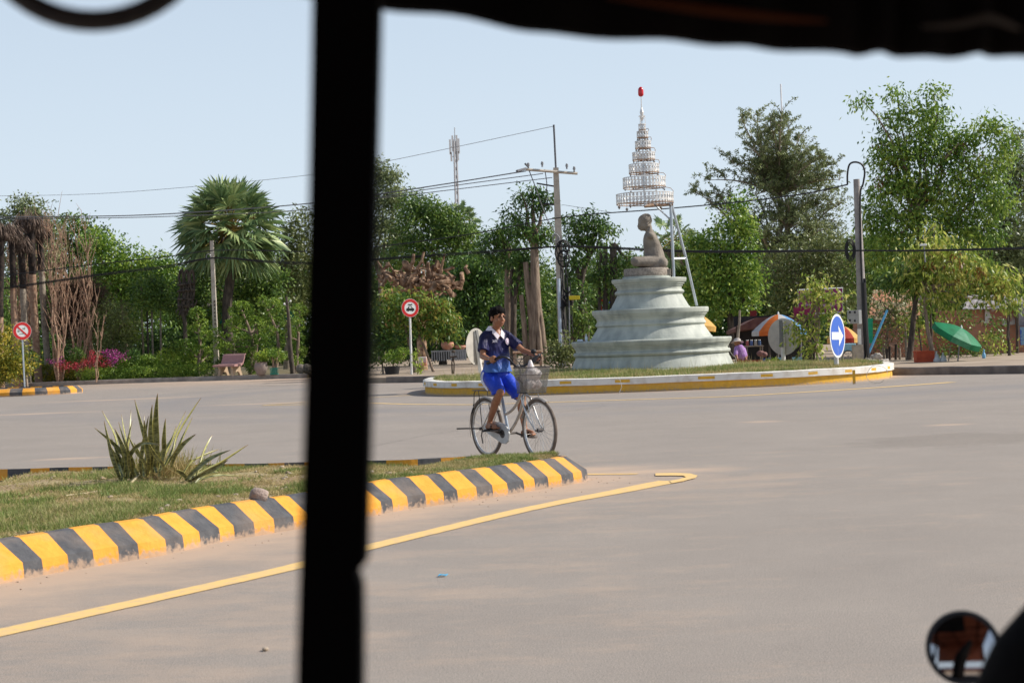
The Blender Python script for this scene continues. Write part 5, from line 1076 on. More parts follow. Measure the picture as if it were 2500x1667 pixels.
# pollarded trunks with tufts
PT = [('thick fluted tree trunk of several joined stems behind the cyclist', 68, (1310, 880), [([(1312, 885, .1), (1309, 780), (1306, 690), (1304, 590)], .30, .15), ([(1296, 885), (1299, 800), (1289, 700), (1283, 640)], .17, .11), ([(1331, 885, -.1), (1322, 800, -.1), (1311, 720)], .15, .10), ([(1320, 885, -.3), (1315, 810, -.2), (1308, 730)], .13, .08), ([(1303, 885, -.25), (1304, 820, -.2), (1301, 760)], .12, .07), ([(1285, 885), (1280, 800), (1272, 720)], .13, .09)], [(1300, 470, 25, 18), (1275, 480, 22, 18), (1330, 490, 22, 20), (1305, 510, 25, 14), (1250, 525, 22, 16), (1290, 575, 34, 20), (1330, 570, 30, 25), (1270, 555, 25, 18)], m_bark),
 ('straight pollarded trunk left of the fluted trunk', 69, (1240, 870), [([(1236, 872), (1240, 760), (1240, 600)], .19, .13)], [(1215, 565, 28, 18), (1245, 560, 30, 20), (1200, 590, 25, 18), (1230, 600, 32, 22), (1195, 620, 22, 15), (1225, 640, 26, 18)], m_bark),
 ('forked thin pollarded trunk behind the cyclist head', 68.5, (1256, 870), [([(1252, 875), (1254, 740), (1262, 700), (1275, 640)], .14, .08), ([(1254, 760), (1248, 700), (1252, 650)], .08, .06)], [(1262, 640, 26, 18), (1280, 615, 24, 16), (1265, 690, 20, 20), (1290, 650, 20, 25)], m_barkd)]
for lab, Z, bs, tr_, lo, bk_ in PT: tree('pollarded_tree', lab, 'tree', Z, bs, tr_, lo, 'dark', .2, .07, 34, .18, .8, bark=bk_, group='pollarded trees behind the cyclist')
PT2 = [('leafy pollarded tree right of the tall utility pole', 72, (1440, 870), [([(1405, 880), (1410, 760), (1425, 660), (1440, 620)], .14, .10), ([(1430, 880), (1432, 780), (1405, 640)], .12, .08)], [(1400, 550, 30, 20), (1430, 535, 30, 22), (1460, 550, 28, 22), (1480, 565, 22, 16), (1410, 590, 35, 22), (1450, 595, 30, 20), (1395, 640, 30, 25), (1385, 690, 22, 25), (1420, 720, 25, 22)], 'dark'),
 ('leaf-hung trunks beside the meter cables of the utility pole', 70, (1405, 880), [([(1400, 880), (1398, 800), (1396, 720)], .09, .06), ([(1420, 880), (1425, 800), (1420, 750)], .11, .07)], [(1400, 760, 22, 20), (1415, 800, 22, 22), (1380, 790, 20, 25), (1430, 770, 18, 18)], 'mid'),
 ('stumpy cut tree trunks seen left of the statue', 76, (1485, 860), [([(1478, 860), (1478, 700), (1478, 600)], .12, .10), ([(1497, 860), (1498, 700), (1497, 595)], .18, .16), ([(1465, 860), (1463, 700), (1466, 615)], .08, .06)], [(1470, 660, 24, 16), (1500, 640, 16, 10), (1445, 680, 24, 20), (1490, 690, 30, 18), (1530, 640, 20, 18)], 'mid'),
 ('bushy tree behind the green roof', 82, (1520, 860), [([(1520, 860), (1520, 700)], .14, .1)], [(1440, 720, 35, 30), (1500, 720, 40, 30), (1545, 650, 22, 20), (1420, 800, 30, 40), (1380, 760, 30, 40), (1510, 790, 40, 40)], 'mid')]
for lab, Z, bs, tr_, lo, lf in PT2: tree('pollarded_tree', lab, 'tree', Z, bs, tr_, lo, lf, .2, .075, 32, .2, .7, bark=m_barkd, group='trees behind the statue')
tree('shrub', 'leafy shrub at the foot of the tall utility pole', 'shrub', 58, (1370, 895), [([(1370, 898), (1370, 870)], .04, .03)], [(1350, 860, 22, 24), (1380, 845, 22, 30), (1395, 870, 20, 22), (1365, 885, 30, 14)], 'olive', .13, .06, 70, .13)
# small palm far behind statue, and one right of the mast
fan_palm('distant palm top showing behind the umbrella post', 100, (1640, 850), (1640, 590), 2.0, 16, 9, .14, 1.)
fan_palm('small fan palm top at the foot of the radio mast', 96, (1120, 850), (1120, 540), 1.3, 26, 12, .14)
# ---- right side
tree('broadleaf_tree', 'dense glossy tree right behind the pedestal with a lit right flank', 'tree', 62, (1800, 880), [([(1790, 885), (1785, 800), (1775, 700)], .16, .10), ([(1820, 885), (1830, 800), (1810, 720)], .10, .07)], [(1805, 490, 22, 25), (1790, 540, 34, 35), (1815, 570, 30, 35), (1760, 590, 40, 35), (1720, 620, 36, 32), (1800, 630, 45, 40), (1740, 670, 45, 40), (1830, 680, 35, 40), (1780, 720, 50, 40), (1700, 700, 35, 40), (1690, 600, 26, 26), (1820, 740, 35, 30), (1720, 760, 45, 35)], 'bright', .17, .08, 34, .2, .6, bark=m_barkd)
tree('dark_tree', 'dark shaded tree behind the parasols', 'tree', 72, (1780, 880), [([(1780, 880), (1780, 760)], .2, .14)], [(1700, 790, 50, 45), (1760, 800, 50, 50), (1830, 770, 50, 45), (1900, 740, 55, 50), (1660, 740, 40, 50), (1680, 820, 40, 40), (1840, 830, 45, 40), (1960, 790, 50, 60)], 'dark', .2, .09, 30, .24)
# big feathery tree made of arching twigs
def feathery(label, Z, base, forks, tips, leaf, L=.11, W=.035, dens=1., zb=.15):
    bp = up(base[0], base[1], Z, zb); root = thing('feathery_tree', label, 'tree', bp); g = MB(); P = []; D = []
    st = V((bp.x, bp.y, zb-.1)); rr = random.Random(5)
    fk = [at(x, y, Z+rr.uniform(-1, 1)) for x, y in forks]
    for f0 in fk: g.tube(wob(st, f0, 6, .02, rng), [.18*(1-.5*i/6) for i in range(7)], 8)
    for (x, y) in tips:
        tp = at(x, y, Z+rr.uniform(-2, 2)); f0 = min(fk, key=lambda p: (p-tp).length); m_ = f0.lerp(tp, .5)+V((rr.uniform(-.3, .3), 0, .5)); Q = bez(f0, m_, tp, 10)
        g.tube(Q, [.07*(1-.9*i/9)+.006 for i in range(10)], 5)
        for k in range(int(16*dens)):
            i = rr.randint(1, 9); q = Q[i]; L_ = rr.uniform(.5, 1.5)*(1.15-i*.06); a_ = rr.uniform(0, 6.28); e_ = q+V((math.cos(a_)*L_*.85, math.sin(a_)*L_*.85, L_*rr.uniform(.2, 1.1))); S_ = bez(q, q.lerp(e_, .6)+V((0, 0, .2)), e_-V((0, 0, .12)), 6)
            g.tube(S_, [.014, .012, .010, .008, .006, .004], 4)
            pts_ = np.array([tuple(p) for p in S_]); tt = rng.uniform(.05, 1, 44)*5; i0 = np.minimum(tt.astype(int), 4); fr = (tt-i0)[:, None]; pp = pts_[i0]*(1-fr)+pts_[i0+1]*fr
            P.append(pp+rng.normal(size=pp.shape)*.035); dr = unit(rng.normal(size=pp.shape)+unit(pts_[i0+1]-pts_[i0])*.8); D.append(dr)
    g.build('trunk', m_barkp if leaf == 'grey' else m_bark, root, smooth=True); npmesh('crown', leafverts(np.concatenate(P), np.concatenate(D), L, W, rng), 4, LM[leaf], root)
rr_ = random.Random(3)
tips = [(1908, 275), (1880, 300), (1925, 300), (1850, 330), (1950, 340), (1830, 360), (1895, 350), (1975, 370), (1860, 400), (1930, 400), (2000, 390), (2040, 400), (1820, 420), (1790, 400), (2010, 440), (2050, 440), (1880, 450), (1960, 460), (1840, 480), (1920, 500), (2000, 500), (2050, 500), (1890, 540), (1970, 560), (2040, 560), (1860, 580), (1930, 610), (2010, 620), (2060, 620), (1810, 290), (1840, 285), (1700, 470), (1730, 440), (1760, 480), (1900, 660), (1980, 680), (2050, 680), (1860, 640), (1850, 545), (2030, 470), (1950, 420), (1905, 310)]
feathery('tall airy feathery tree with grey-green arching sprays against the sky', 76, (1930, 880), [(1880, 620), (1920, 560), (1960, 600), (1830, 600), (1990, 640), (1900, 480)], tips, 'grey', .13, .05, 1.9)
tree('broadleaf_tree', 'loose grey-green crown filling in below the feathery tree sprays', 'tree', 77, (1900, 880), [([(1900, 880), (1895, 700), (1900, 600)], .16, .08)], [(1850, 450, 40, 35), (1900, 420, 40, 40), (1950, 450, 45, 40), (2010, 470, 40, 45), (1840, 520, 40, 40), (1900, 510, 50, 45), (1970, 530, 50, 45), (2040, 540, 35, 50), (1870, 580, 45, 40), (1940, 600, 50, 40), (1780, 560, 30, 30)], 'grey', .14, .05, 15, .24, lr=.04)
tree('broadleaf_tree', 'grey-green leafy mass behind the magenta signboard', 'tree', 70, (1990, 880), [([(1990, 880), (1985, 760), (1980, 680)], .18, .1)], [(1900, 640, 50, 40), (1960, 620, 50, 45), (2020, 610, 45, 50), (1880, 700, 50, 40), (1950, 690, 55, 45), (2020, 690, 50, 45), (2070, 650, 40, 50), (2060, 720, 40, 40), (1920, 750, 50, 30)], 'olive', .16, .06, 30, .24)
tree('tall_green_tree', 'tallest bright green tree on the right with brown seed pods', 'tree', 60, (2240, 890), [([(2235, 890), (2245, 780), (2250, 640), (2240, 520)], .16, .09), ([(2300, 880), (2290, 740), (2310, 560)], .11, .06)], [(2107, 248, 18, 14), (2190, 228, 20, 16), (2280, 230, 22, 18), (2175, 290, 24, 22), (2215, 275, 22, 18), (2270, 290, 40, 36), (2240, 330, 40, 34), (2160, 350, 26, 26), (2200, 380, 40, 34), (2280, 370, 42, 38), (2150, 400, 28, 28), (2330, 350, 26, 24), (2360, 340, 30, 24), (2400, 305, 30, 18), (2440, 320, 24, 22), (2455, 370, 24, 32), (2350, 410, 42, 34), (2410, 420, 38, 38), (2230, 450, 50, 38), (2160, 470, 42, 40), (2300, 470, 50, 42), (2380, 490, 48, 42), (2180, 540, 50, 42), (2260, 540, 50, 42), (2120, 530, 28, 34), (2330, 560, 48, 42), (2400, 560, 44, 38), (2160, 610, 48, 38), (2240, 620, 50, 38), (2440, 480, 28, 38)], 'bright', .19, .068, 40, .22, .8, extra=[('seed_pods', 'seed', [(2185, 395, 10, 14), (2180, 410, 8, 14), (2150, 445, 14, 12), (2345, 350, 12, 12), (2335, 370, 12, 14), (2390, 375, 8, 12), (2300, 425, 8, 10), (2255, 450, 8, 8), (2265, 478, 8, 6), (2365, 400, 8, 7), (2150, 355, 8, 8), (2210, 380, 8, 6)], 170, .12, .035)])
tree('broadleaf_tree', 'grey-green tree filling the right picture edge behind the green tree', 'tree', 74, (2440, 880), [([(2440, 880), (2440, 720), (2430, 600)], .2, .12)], [(2480, 360, 35, 35), (2450, 420, 45, 40), (2510, 440, 50, 55), (2470, 510, 60, 45), (2430, 580, 60, 45), (2500, 600, 55, 55), (2380, 600, 50, 45), (2450, 660, 60, 45), (2520, 700, 50, 60)], 'grey', .19, .08, 30, .26, bark=m_barkd)
tree('broadleaf_tree', 'dark green tree between utility pole and huts', 'tree', 66, (2170, 870), [([(2170, 870), (2170, 700)], .16, .1)], [(2120, 620, 35, 40), (2110, 690, 35, 35), (2180, 680, 50, 35), (2250, 690, 45, 32), (2340, 640, 50, 35), (2400, 680, 45, 40), (2320, 720, 40, 22)], 'mid', .17, .08, 30, .22, bark=m_barkd)
tree('roadside_tree', 'yellow-green tree with long drooping leaves above the green parasol', 'tree', 50, (2285, 890), [([(2290, 893), (2270, 830), (2262, 780), (2255, 700)], .075, .04)], [(2240, 610, 40, 24), (2290, 600, 34, 24), (2340, 620, 36, 26), (2390, 650, 36, 26), (2430, 680, 36, 28), (2470, 690, 28, 30), (2300, 660, 42, 28), (2350, 690, 40, 28), (2220, 660, 34, 24), (2260, 700, 36, 24), (2410, 720, 34, 24), (2460, 730, 30, 22), (2320, 735, 34, 20), (2280, 560, 22, 16)], 'pole', .21, .065, 27, .2, 1.1, extra=[('orange_leaves', 'rust', [(2320, 640, 60, 40), (2380, 670, 55, 40), (2440, 700, 40, 30), (2250, 640, 40, 30)], 12, .2, .06)])
tree('roadside_tree', 'leaning dark trunk tree with dense drooping leaves left of the green parasol', 'tree', 50.5, (2215, 895), [([(2218, 893), (2228, 800), (2240, 700)], .10, .065)], [(2200, 660, 34, 24), (2240, 670, 34, 24), (2190, 690, 32, 20), (2230, 705, 34, 18), (2270, 680, 30, 22), (2165, 680, 22, 16)], 'mid', .2, .07, 32, .18, 1.1, bark=m_barkd)
tree('thin_roadside_tree', 'thin tree with crooked pale trunk in front of the magenta signboard', 'tree', 45.5, (2000, 893), [([(2004, 897), (1992, 850), (1996, 800), (1994, 735)], .035, .02)], [(1990, 690, 22, 18), (1970, 730, 20, 18), (2020, 740, 26, 22), (1960, 790, 24, 20), (1975, 830, 28, 22), (1985, 860, 24, 18), (2025, 780, 22, 22), (2000, 710, 30, 18), (1945, 810, 18, 18), (2040, 720, 16, 14)], 'pole', .14, .06, 40, .14, .8)
for i, (x, xt, yb, yt, lab) in enumerate([(2275, 2272, 893, 710, 'dark slim trunk left of the leaning green parasol'), (2252, 2240, 893, 770, 'thin leaning stick between crate and dark trunk'), (2214, 2210, 895, 790, 'short crooked pale stem beside the leaning trunk'), (2465, 2460, 890, 740, 'slim bare trunk in front of the patched hut')]):
    Z = 50.8+i*.1; g = MB(); a_ = up(x, yb, Z, .1); b2 = at(xt, yt, Z); g.tube(wob(a_, b2, 5, .01, rng), [.05, .045, .04, .035, .03, .025] if i != 1 else [.025]*6, 7); r_o = thing('slim_trunk', lab, 'young tree', up(x, yb, Z, .15), 'slim trunks by the huts'); g.build('trunk', m_barkd if i != 2 else m_barkp, r_o)
    npmesh('crown', foliage(pxlobes([(xt, yt, 16, 12), (xt+8, yt+20, 12, 10)], Z), .13, .06, 60, rng, .12, .5), 4, LM['pole'], r_o)
tree('thin_roadside_tree', 'loose leafy sapling covering the left hut roof', 'tree', 51.8, (2160, 890), [([(2160, 890), (2166, 820), (2172, 760)], .04, .025)], [(2150, 735, 28, 20), (2190, 745, 30, 22), (2170, 775, 28, 20), (2215, 770, 24, 24), (2135, 765, 18, 18), (2200, 800, 22, 20)], 'olive', .14, .055, 26, .2)
for i, (l_, lab) in enumerate([([(2130, 800, 18, 22), (2140, 830, 16, 16)], 'dry bush against the brick wall beside the blue pipe'), ([(2300, 855, 26, 20), (2340, 860, 28, 20), (2380, 850, 24, 24), (2420, 800, 24, 26), (2350, 780, 26, 20)], 'low green scrub under the leaning parasol'), ([(2420, 840, 24, 26), (2450, 860, 20, 22), (2400, 870, 24, 16)], 'scrub with pale leaves in front of the patched hut'), ([(2250, 770, 26, 26), (2230, 820, 20, 24), (2290, 800, 20, 22)], 'loose green shrub behind the red crate')]):
    Z = 51.5+i*.2; c = at(l_[0][0], l_[0][1], Z); tag(npmesh('scrub', foliage(pxlobes(l_, Z), .12, .05, 46, rng, .13, .3), 4, LM[['autumn', 'mid', 'pole', 'bright'][i]], org=(c.x, c.y, .15)), lab, 'shrub')
tag(npmesh('scrub', foliage(pxlobes([(2170, 790, 40, 30), (2200, 840, 30, 30), (2150, 840, 30, 25)], 54), .12, .03, 50, rng, .2, 1.2), 4, LM['dead'], org=at(2170, 850, 54)), 'dry brown creeper hanging over the left hut wall', 'creeper')
# ---- snake plants on the median
m_sn, t, b = newmat('snake_plant_leaf'); N = t.nodes; Lk = t.links
at_e = N.new('ShaderNodeAttribute'); at_e.attribute_name = 'edge'; at_t = N.new('ShaderNodeAttribute'); at_t.attribute_name = 'along'
tcs = N.new('ShaderNodeTexCoord'); wv_ = N.new('ShaderNodeTexNoise'); wv_.inputs['Scale'].default_value = 38; wv_.inputs['Detail'].default_value = 4; mpn = N.new('ShaderNodeMapping'); mpn.inputs['Scale'].default_value = (.6, .6, 1.6); Lk.new(tcs.outputs['Object'], mpn.inputs[0]); Lk.new(mpn.outputs[0], wv_.inputs['Vector'])
rmp = N.new('ShaderNodeValToRGB'); rmp.color_ramp.elements[0].position = .42; rmp.color_ramp.elements[1].position = .58; rmp.color_ramp.elements[0].color = (.05, .06, .03, 1); rmp.color_ramp.elements[1].color = (.24, .25, .13, 1); Lk.new(wv_.outputs['Fac'], rmp.inputs[0])
mxe = N.new('ShaderNodeMixRGB'); mxe.inputs[2].default_value = (.48, .44, .12, 1); Lk.new(at_e.outputs['Fac'], mxe.inputs[0]); Lk.new(rmp.outputs[0], mxe.inputs[1])
mxt = N.new('ShaderNodeMixRGB'); mxt.inputs[2].default_value = (.22, .12, .06, 1); Lk.new(at_t.outputs['Fac'], mxt.inputs[0]); Lk.new(mxe.outputs[0], mxt.inputs[1]); Lk.new(mxt.outputs[0], b.inputs['Base Color']); b.inputs['Roughness'].default_value = .4
def snake_plant(label, leaves, Z, bz=.2):
    c = at(leaves[0][0][0][0], leaves[0][0][0][1], Z); root = thing('snake_plant', label, 'plant', (c.x, c.y, bz), 'snake plants on the median'); rr = random.Random(len(leaves)); s = F/Z
    for pts, w_ in leaves:
        P = [at(p[0], p[1], Z+(rr.uniform(-.12, .12) if i == 0 else 0)) for i, p in enumerate(pts)]; dpt = rr.uniform(-.15, .15); P = catmull([p+V((0, dpt*i, 0)) for i, p in enumerate(P)], 5); n = len(P); vs = []; ed = []; al = []
        for i, p in enumerate(P):
            q = i/(n-1); ww = 1.35*w_/s/2*(.55+.9*q if q < .5 else 1.0*(1-((q-.5)/.5)**1.8)+.02) ; d = (P[min(i+1, n-1)]-P[max(i-1, 0)]).normalized(); tw = rr.random()*0+dpt*6+q*1.2
            sd_ = d.cross(V((0, 1, 0))).normalized(); s2 = sd_*math.cos(tw)+V((0, 1, 0))*math.sin(tw); nn = d.cross(s2).normalized()
            for k, (o_, hgt) in enumerate(((-1, .25), (-.72, .10), (0, -.10), (.72, .10), (1, .25))): vs.append(p+s2*ww*o_+nn*ww*hgt); ed.append(.95 if abs(o_) == 1 else (.25 if o_ else 0)); al.append(max(0, (q-.86)/.14))
            for k, (o_, hgt) in enumerate(((1, .25), (0, -.34), (-1, .25))): vs.append(p+s2*ww*o_*.98+nn*(ww*hgt-.003)); ed.append(.8 if o_ else 0); al.append(max(0, (q-.86)/.14))
        g = MB(); g.add(vs, [(i*8+j, i*8+(j+1) % 8, (i+1)*8+(j+1) % 8, (i+1)*8+j) for i in range(n-1) for j in range(8)]); o = g.build('leaf', m_sn, root, smooth=True); me = o.data
        for nm, ar in (('edge', ed), ('along', al)): a_ = me.attributes.new(nm, 'FLOAT', 'POINT'); a_.data.foreach_set('value', ar)
def zz(l): return [(x/3.136, 930+y/3.136) for x, y in l]
SP1 = [(zz([(935, 800), (900, 650), (850, 430), (730, 235)]), 11), (zz([(940, 790), (890, 640), (860, 500), (820, 300)]), 10), (zz([(1060, 720), (980, 590), (880, 470), (745, 355)]), 10), (zz([(960, 760), (985, 600), (970, 480), (930, 350)]), 10), (zz([(930, 790), (945, 650), (975, 530), (1030, 300)]), 9), (zz([(1040, 750), (1020, 640), (1060, 540), (1180, 450), (1340, 455)]), 8), (zz([(1070, 740), (1110, 650), (1105, 520), (1090, 380)]), 8), (zz([(1200, 700), (1150, 540), (1090, 330), (1040, 140)]), 10), (zz([(1130, 720), (1160, 600), (1160, 420), (1170, 285)]), 9), (zz([(1160, 700), (1190, 560), (1200, 380), (1235, 165)]), 10), (zz([(1170, 700), (1220, 560), (1240, 300), (1275, 85)]), 12), (zz([(1080, 700), (1200, 590), (1290, 470), (1325, 350)]), 10), (zz([(1240, 680), (1300, 540), (1330, 400), (1485, 138)]), 11), (zz([(1220, 690), (1270, 540), (1290, 420), (1315, 275)]), 9), (zz([(1270, 640), (1340, 540), (1390, 410), (1440, 285)]), 8), (zz([(1310, 660), (1360, 560), (1440, 470), (1550, 390)]), 9), (zz([(1100, 730), (1090, 620), (1060, 520), (1035, 470)]), 7), (zz([(950, 800), (920, 700), (930, 600), (945, 540)]), 9), (zz([(1000, 750), (1040, 640), (1045, 560), (1070, 540)]), 8)]
SP2 = [(zz([(1420, 760), (1500, 680), (1620, 590), (1780, 520)]), 10), (zz([(1450, 750), (1560, 690), (1680, 620), (1845, 508)]), 11), (zz([(1440, 770), (1580, 700), (1700, 640), (1805, 578)]), 9), (zz([(1500, 740), (1515, 620), (1535, 520), (1565, 430)]), 8), (zz([(1380, 750), (1430, 640), (1500, 590), (1612, 545)]), 8), (zz([(1460, 770), (1400, 700), (1360, 670)]), 9), (zz([(1480, 775), (1600, 735), (1700, 730), (1830, 745)]), 7), (zz([(1420, 770), (1480, 700), (1520, 660)]), 10), (zz([(1500, 780), (1560, 720), (1620, 700), (1670, 700)]), 9)]
rb9 = random.Random(9)
for k in range(16):
    bx9 = rb9.uniform(930, 1250); tx9 = bx9+rb9.uniform(-130, 130)+(bx9-1090)*.3; ty9 = rb9.uniform(230, 520); SP1.append((zz([(bx9, 730), (bx9+rb9.uniform(-25, 25), 640), ((bx9+tx9)/2, (640+ty9)/2), (tx9, ty9)]), rb9.uniform(6, 9)))
c_ = gnd(935/3.136, 930+790/3.136, .2)
snake_plant('tall upright snake plant clump with yellow-edged leaves on the median', SP1, c_.y+.05)
snake_plant('low sprawling snake plant clump leaning right on the median', SP2, gnd(1460/3.136, 930+770/3.136, .2).y)
g = MB(); 
for pts in [[(500, 875), (700, 850), (900, 805), (1060, 800)], [(620, 860), (800, 840), (900, 850)], [(980, 805), (1080, 740), (1140, 690)], [(600, 820), (760, 845), (960, 810)]]:
    P = [gnd(x/3.136, 930+y/3.136, .225) for x, y in pts]; 
    if pts[0][0] == 980: P = [p+V((0, 0, .05*i)) for i, p in enumerate(P)]
    g.tube(catmull(P, 4), .012, 6, flat=.4)
tag(g.build('fallen_leaf_straw', pmat('bleached_straw', (.60, .52, .36), (.45, .36, .2), 12)), kind='stuff')
c = gnd(1250/3.136, 930+740/3.136, .2); tag(npmesh('grass_tuft', leafverts(np.array(c)+rng.normal(size=(700, 3))*np.array([.16, .10, .02]), unit(rng.normal(size=(700, 3))*.45+np.array([0, 0, 1])), .26, .007, rng), 4, m_dry, org=c), 'dry straw-coloured grass tuft between the two snake plants', 'grass tuft')
# ============================================================ POLES, CABLES, PROPS, STALLS, CARRIAGE
random.seed(77); rng = np.random.default_rng(77)
m_cpole = pmat('old_concrete_pole', (.56, .50, .42), (.40, .35, .29), 4, .9, .4, 20); m_cpole2 = pmat('grey_round_pole', (.26, .235, .23), (.36, .33, .31), 5, .9, .4, 20)
m_cable = pmat('black_cable', (.018, .018, .02), None, rough=.6); m_wire = pmat('grey_wire', (.12, .12, .13), None, rough=.5)
m_porc = pmat('grey_insulator', (.25, .25, .26), None, rough=.3)
# --- main utility pole behind the cyclist
Z = 62; pb = up(1376, 880, Z, .1); root = thing('utility_pole', 'tall square concrete utility pole with crossarm and mast, left of the monument', 'utility pole', pb)
g = MB(); P = [V((pb.x, pb.y, 0)), at(1366, 640, Z), at(1357, 410, Z)]; g.tube(P, [.24, .19, .135], 4, ref=(1, 1, 0)); g.build('pole_shaft', m_cpole, root)
g = MB(); g.tube([at(1284, 414, Z-.2), at(1410, 424, Z-.2)], .05, 4); ca = g.build('crossarm', m_cpole, root)
g = MB(); g.tube([at(1352, 305, Z), at(1357, 410, Z)], .035, 6); g.build('top_rod', m_wire, root)
for x, y in ((1290, 411), (1324, 408), (1384, 413), (1402, 420)):
    p = at(x, y, Z-.2); g = MB(); g.lathe([(.03, -.0), (.03, .08), (.055, .09), (.055, .12), (.03, .13), (.05, .16), (.02, .2)], p, 10); g.build('insulator', m_porc, ca)
g = MB(); g.tube([at(1284, 412, Z-.3), at(1262, 418, Z-1.5)], .045, 6); g.tube([at(1290, 408, Z-.2), at(1282, 400, Z-.3)], .04, 6); g.build('strain_insulator', m_wire, ca)
g = MB(); g.tube([at(1310, 448, Z), at(1352, 455, Z)], .03, 5); g.tube([at(1325, 498, Z), at(1360, 500, Z)], .035, 5); g.build('side_bracket', m_cable, root)
g = MB(); 
for (a_, b_, c_) in (((1290, 412), (1312, 470), (1322, 500)), ((1330, 414), (1335, 450), (1333, 470)), ((1322, 500), (1338, 540), (1360, 575))): g.tube(catmull([at(*a_, Z-.2), at(*b_, Z-.25), at(*c_, Z-.2)], 4), .018, 5)
g.build('drop_wires', m_wire, root)
g = MB()
for x, y, r in ((1356, 580, .10), (1358, 584, .12)): g.tube([at(x, y, Z-.3)+V((r*math.cos(t_), 0, r*1.3*math.sin(t_))) for t_ in np.linspace(0, 6.28, 15)[:-1]], .02, 5, closed=True)
g.build('wire_coil', m_porc, root)
g = MB()
for k in range(7):
    r = random.uniform(.15, .34); c = at(1374+random.uniform(-6, 10), 612+random.uniform(-14, 26), Z-.35); g.tube([c+V((r*.7*math.cos(t_), .02*k, r*math.sin(t_))) for t_ in np.linspace(0, 6.28, 17)[:-1]], .022, 5, closed=True)
for k in range(9): x = random.uniform(1368, 1392); g.tube(wob(at(x, random.uniform(600, 720), Z-.35), at(x+random.uniform(-4, 8), random.uniform(760, 860), Z-.35), 5, .01, rng), .018, 5)
g.build('cable_tangle', m_cable, root)
g = MB(); 
for k in range(10): g.tube(wob(at(1380+random.uniform(-6, 10), 705+random.uniform(-10, 20), Z-.4), at(1384+random.uniform(-10, 14), 745+random.uniform(-10, 40), Z-.4), 4, .12, rng), .03, 5)
g.build('splice_bundle', m_cable, root)
g = MB(); g.box(at(1402, 727, Z-.45), (.38, .16, .14)); g.build('yellow_splice_box', pmat('yellow_plastic', (.62, .48, .03)), root, bevel=.01)
g = MB(); g.tube([at(1364, 680, Z-.4), at(1370, 890, Z-.4)], .055, 8); g.build('conduit', pmat('pale_blue_conduit', (.50, .58, .68), (.42, .48, .56), 6, .5), root)
g = MB(); g.tube([at(1389, 700, Z-.42), at(1391, 850, Z-.42)], .022, 6); g.build('thin_conduit', m_porc, root)
# --- left concrete pole
Z = 71.6; pb = up(526, 812, Z, .1); root = thing('concrete_pole', 'pale slotted concrete pole in front of the fan palm', 'utility pole', pb)
g = MB(); g.tube([V((pb.x, pb.y, 0)), at(517, 588, Z)], [.145, .10], 4, ref=(1, 1, 0)); g.build('pole_shaft', m_cpole, root)
g = MB()
for k in range(7): a_ = at(525.5-k*.35, 790-k*9, Z-.145); g.box(a_, (.05, .03, .09))
g.build('slots', m_barkd, root)
g = MB(); g.tube([at(509, 627, Z-.2)+V((.09*math.cos(t_), 0, .12*math.sin(t_))) for t_ in np.linspace(0, 6.28, 15)[:-1]], .018, 5, closed=True); g.build('wire_coil', m_porc, root)
# --- right pole
Z = 46.5; pb = up(2108, 892, Z, .1); root = thing('utility_pole', 'grey round utility pole with meter boxes, right of the blue arrow sign', 'utility pole', pb)
g = MB(); g.tube([V((pb.x, pb.y, 0)), at(2102, 700, Z), at(2091, 438, Z)], [.15, .12, .085], 14); g.build('pole_shaft', m_cpole2, root, smooth=True)
g = MB(); g.box(at(2082, 774, Z-.22), (.27, .18, .36)); mb = g.build('meter_box', pmat('grey_meter_box', (.36, .36, .36), (.28, .28, .28), 10, .5), root, bevel=.01)
g = MB(); g.box(at(2098, 774, Z-.22), (.075, .2, .37)); g.build('meter_box_side', m_signw, mb, bevel=.008)
g = MB()
for dx, dy in ((-6, -12), (6, -12), (-6, 8), (6, 9)): g.box(at(2081+dx, 774+dy, Z-.315), (.05, .006, .06))
g.build('meter_window', m_cable, mb)
g = MB(); g.box(at(2098, 822, Z-.2), (.09, .09, .42)); g.build('white_conduit', m_post, root, bevel=.01)
g = MB(); g.box(at(2094, 870, Z-.2), (.28, .16, .62)); g.build('lower_cabinet', pmat('weathered_cabinet', (.26, .23, .19), (.36, .31, .25), 7, .8), root, bevel=.01)
g = MB(); g.tube([at(2108, 690, Z-.16), at(2113, 800, Z-.17), at(2119, 888, Z-.17)], .07, 8); g.tube([at(2111, 680, Z-.1), at(2112, 720, Z-.1)], .035, 6); g.build('dark_duct', m_rubber, root)
g = MB(); g.tube(catmull([at(2069, 450, Z-.1), at(2069, 425, Z-.1), at(2074, 402, Z-.1), at(2088, 396, Z-.1), at(2104, 402, Z-.1), at(2111, 420, Z-.1), at(2107, 450, Z-.12), at(2100, 480, Z-.14), at(2102, 620, Z-.15), at(2108, 760, Z-.16)], 5), .026, 7); g.build('looped_cable', m_cable, root, smooth=True)
g = MB()
for k in range(5): r = .14+.03*k; g.tube([at(2076, 611, Z-.2-.02*k)+V((r*.55*math.cos(t_), 0, r*1.15*math.sin(t_))) for t_ in np.linspace(0, 6.28, 19)[:-1]], .012, 5, closed=True)
g.build('cable_coil', m_cable, root)
def cable(label, pts, r=.02, mat=None, n=6, twin=0):
    P = catmull([at(*p) for p in pts], n); g = MB(); g.tube(P, r, 5)
    return tag(g.build('power_cable', mat or m_cable), label, 'cable', 'overhead cables')
cable('upper of two parallel wires running from the left edge to the crossarm', [(-200, 532, 70), (160, 529, 69), (400, 523, 68), (745, 498, 66.5), (1000, 463, 64.5), (1284, 418, 62)], .022, m_wire)
cable('lower of two parallel wires running from the left edge to the crossarm', [(-200, 537, 70), (160, 533.5, 69), (400, 529, 68), (745, 512, 66.5), (1000, 469, 64.5), (1326, 424, 62)], .016, m_wire)
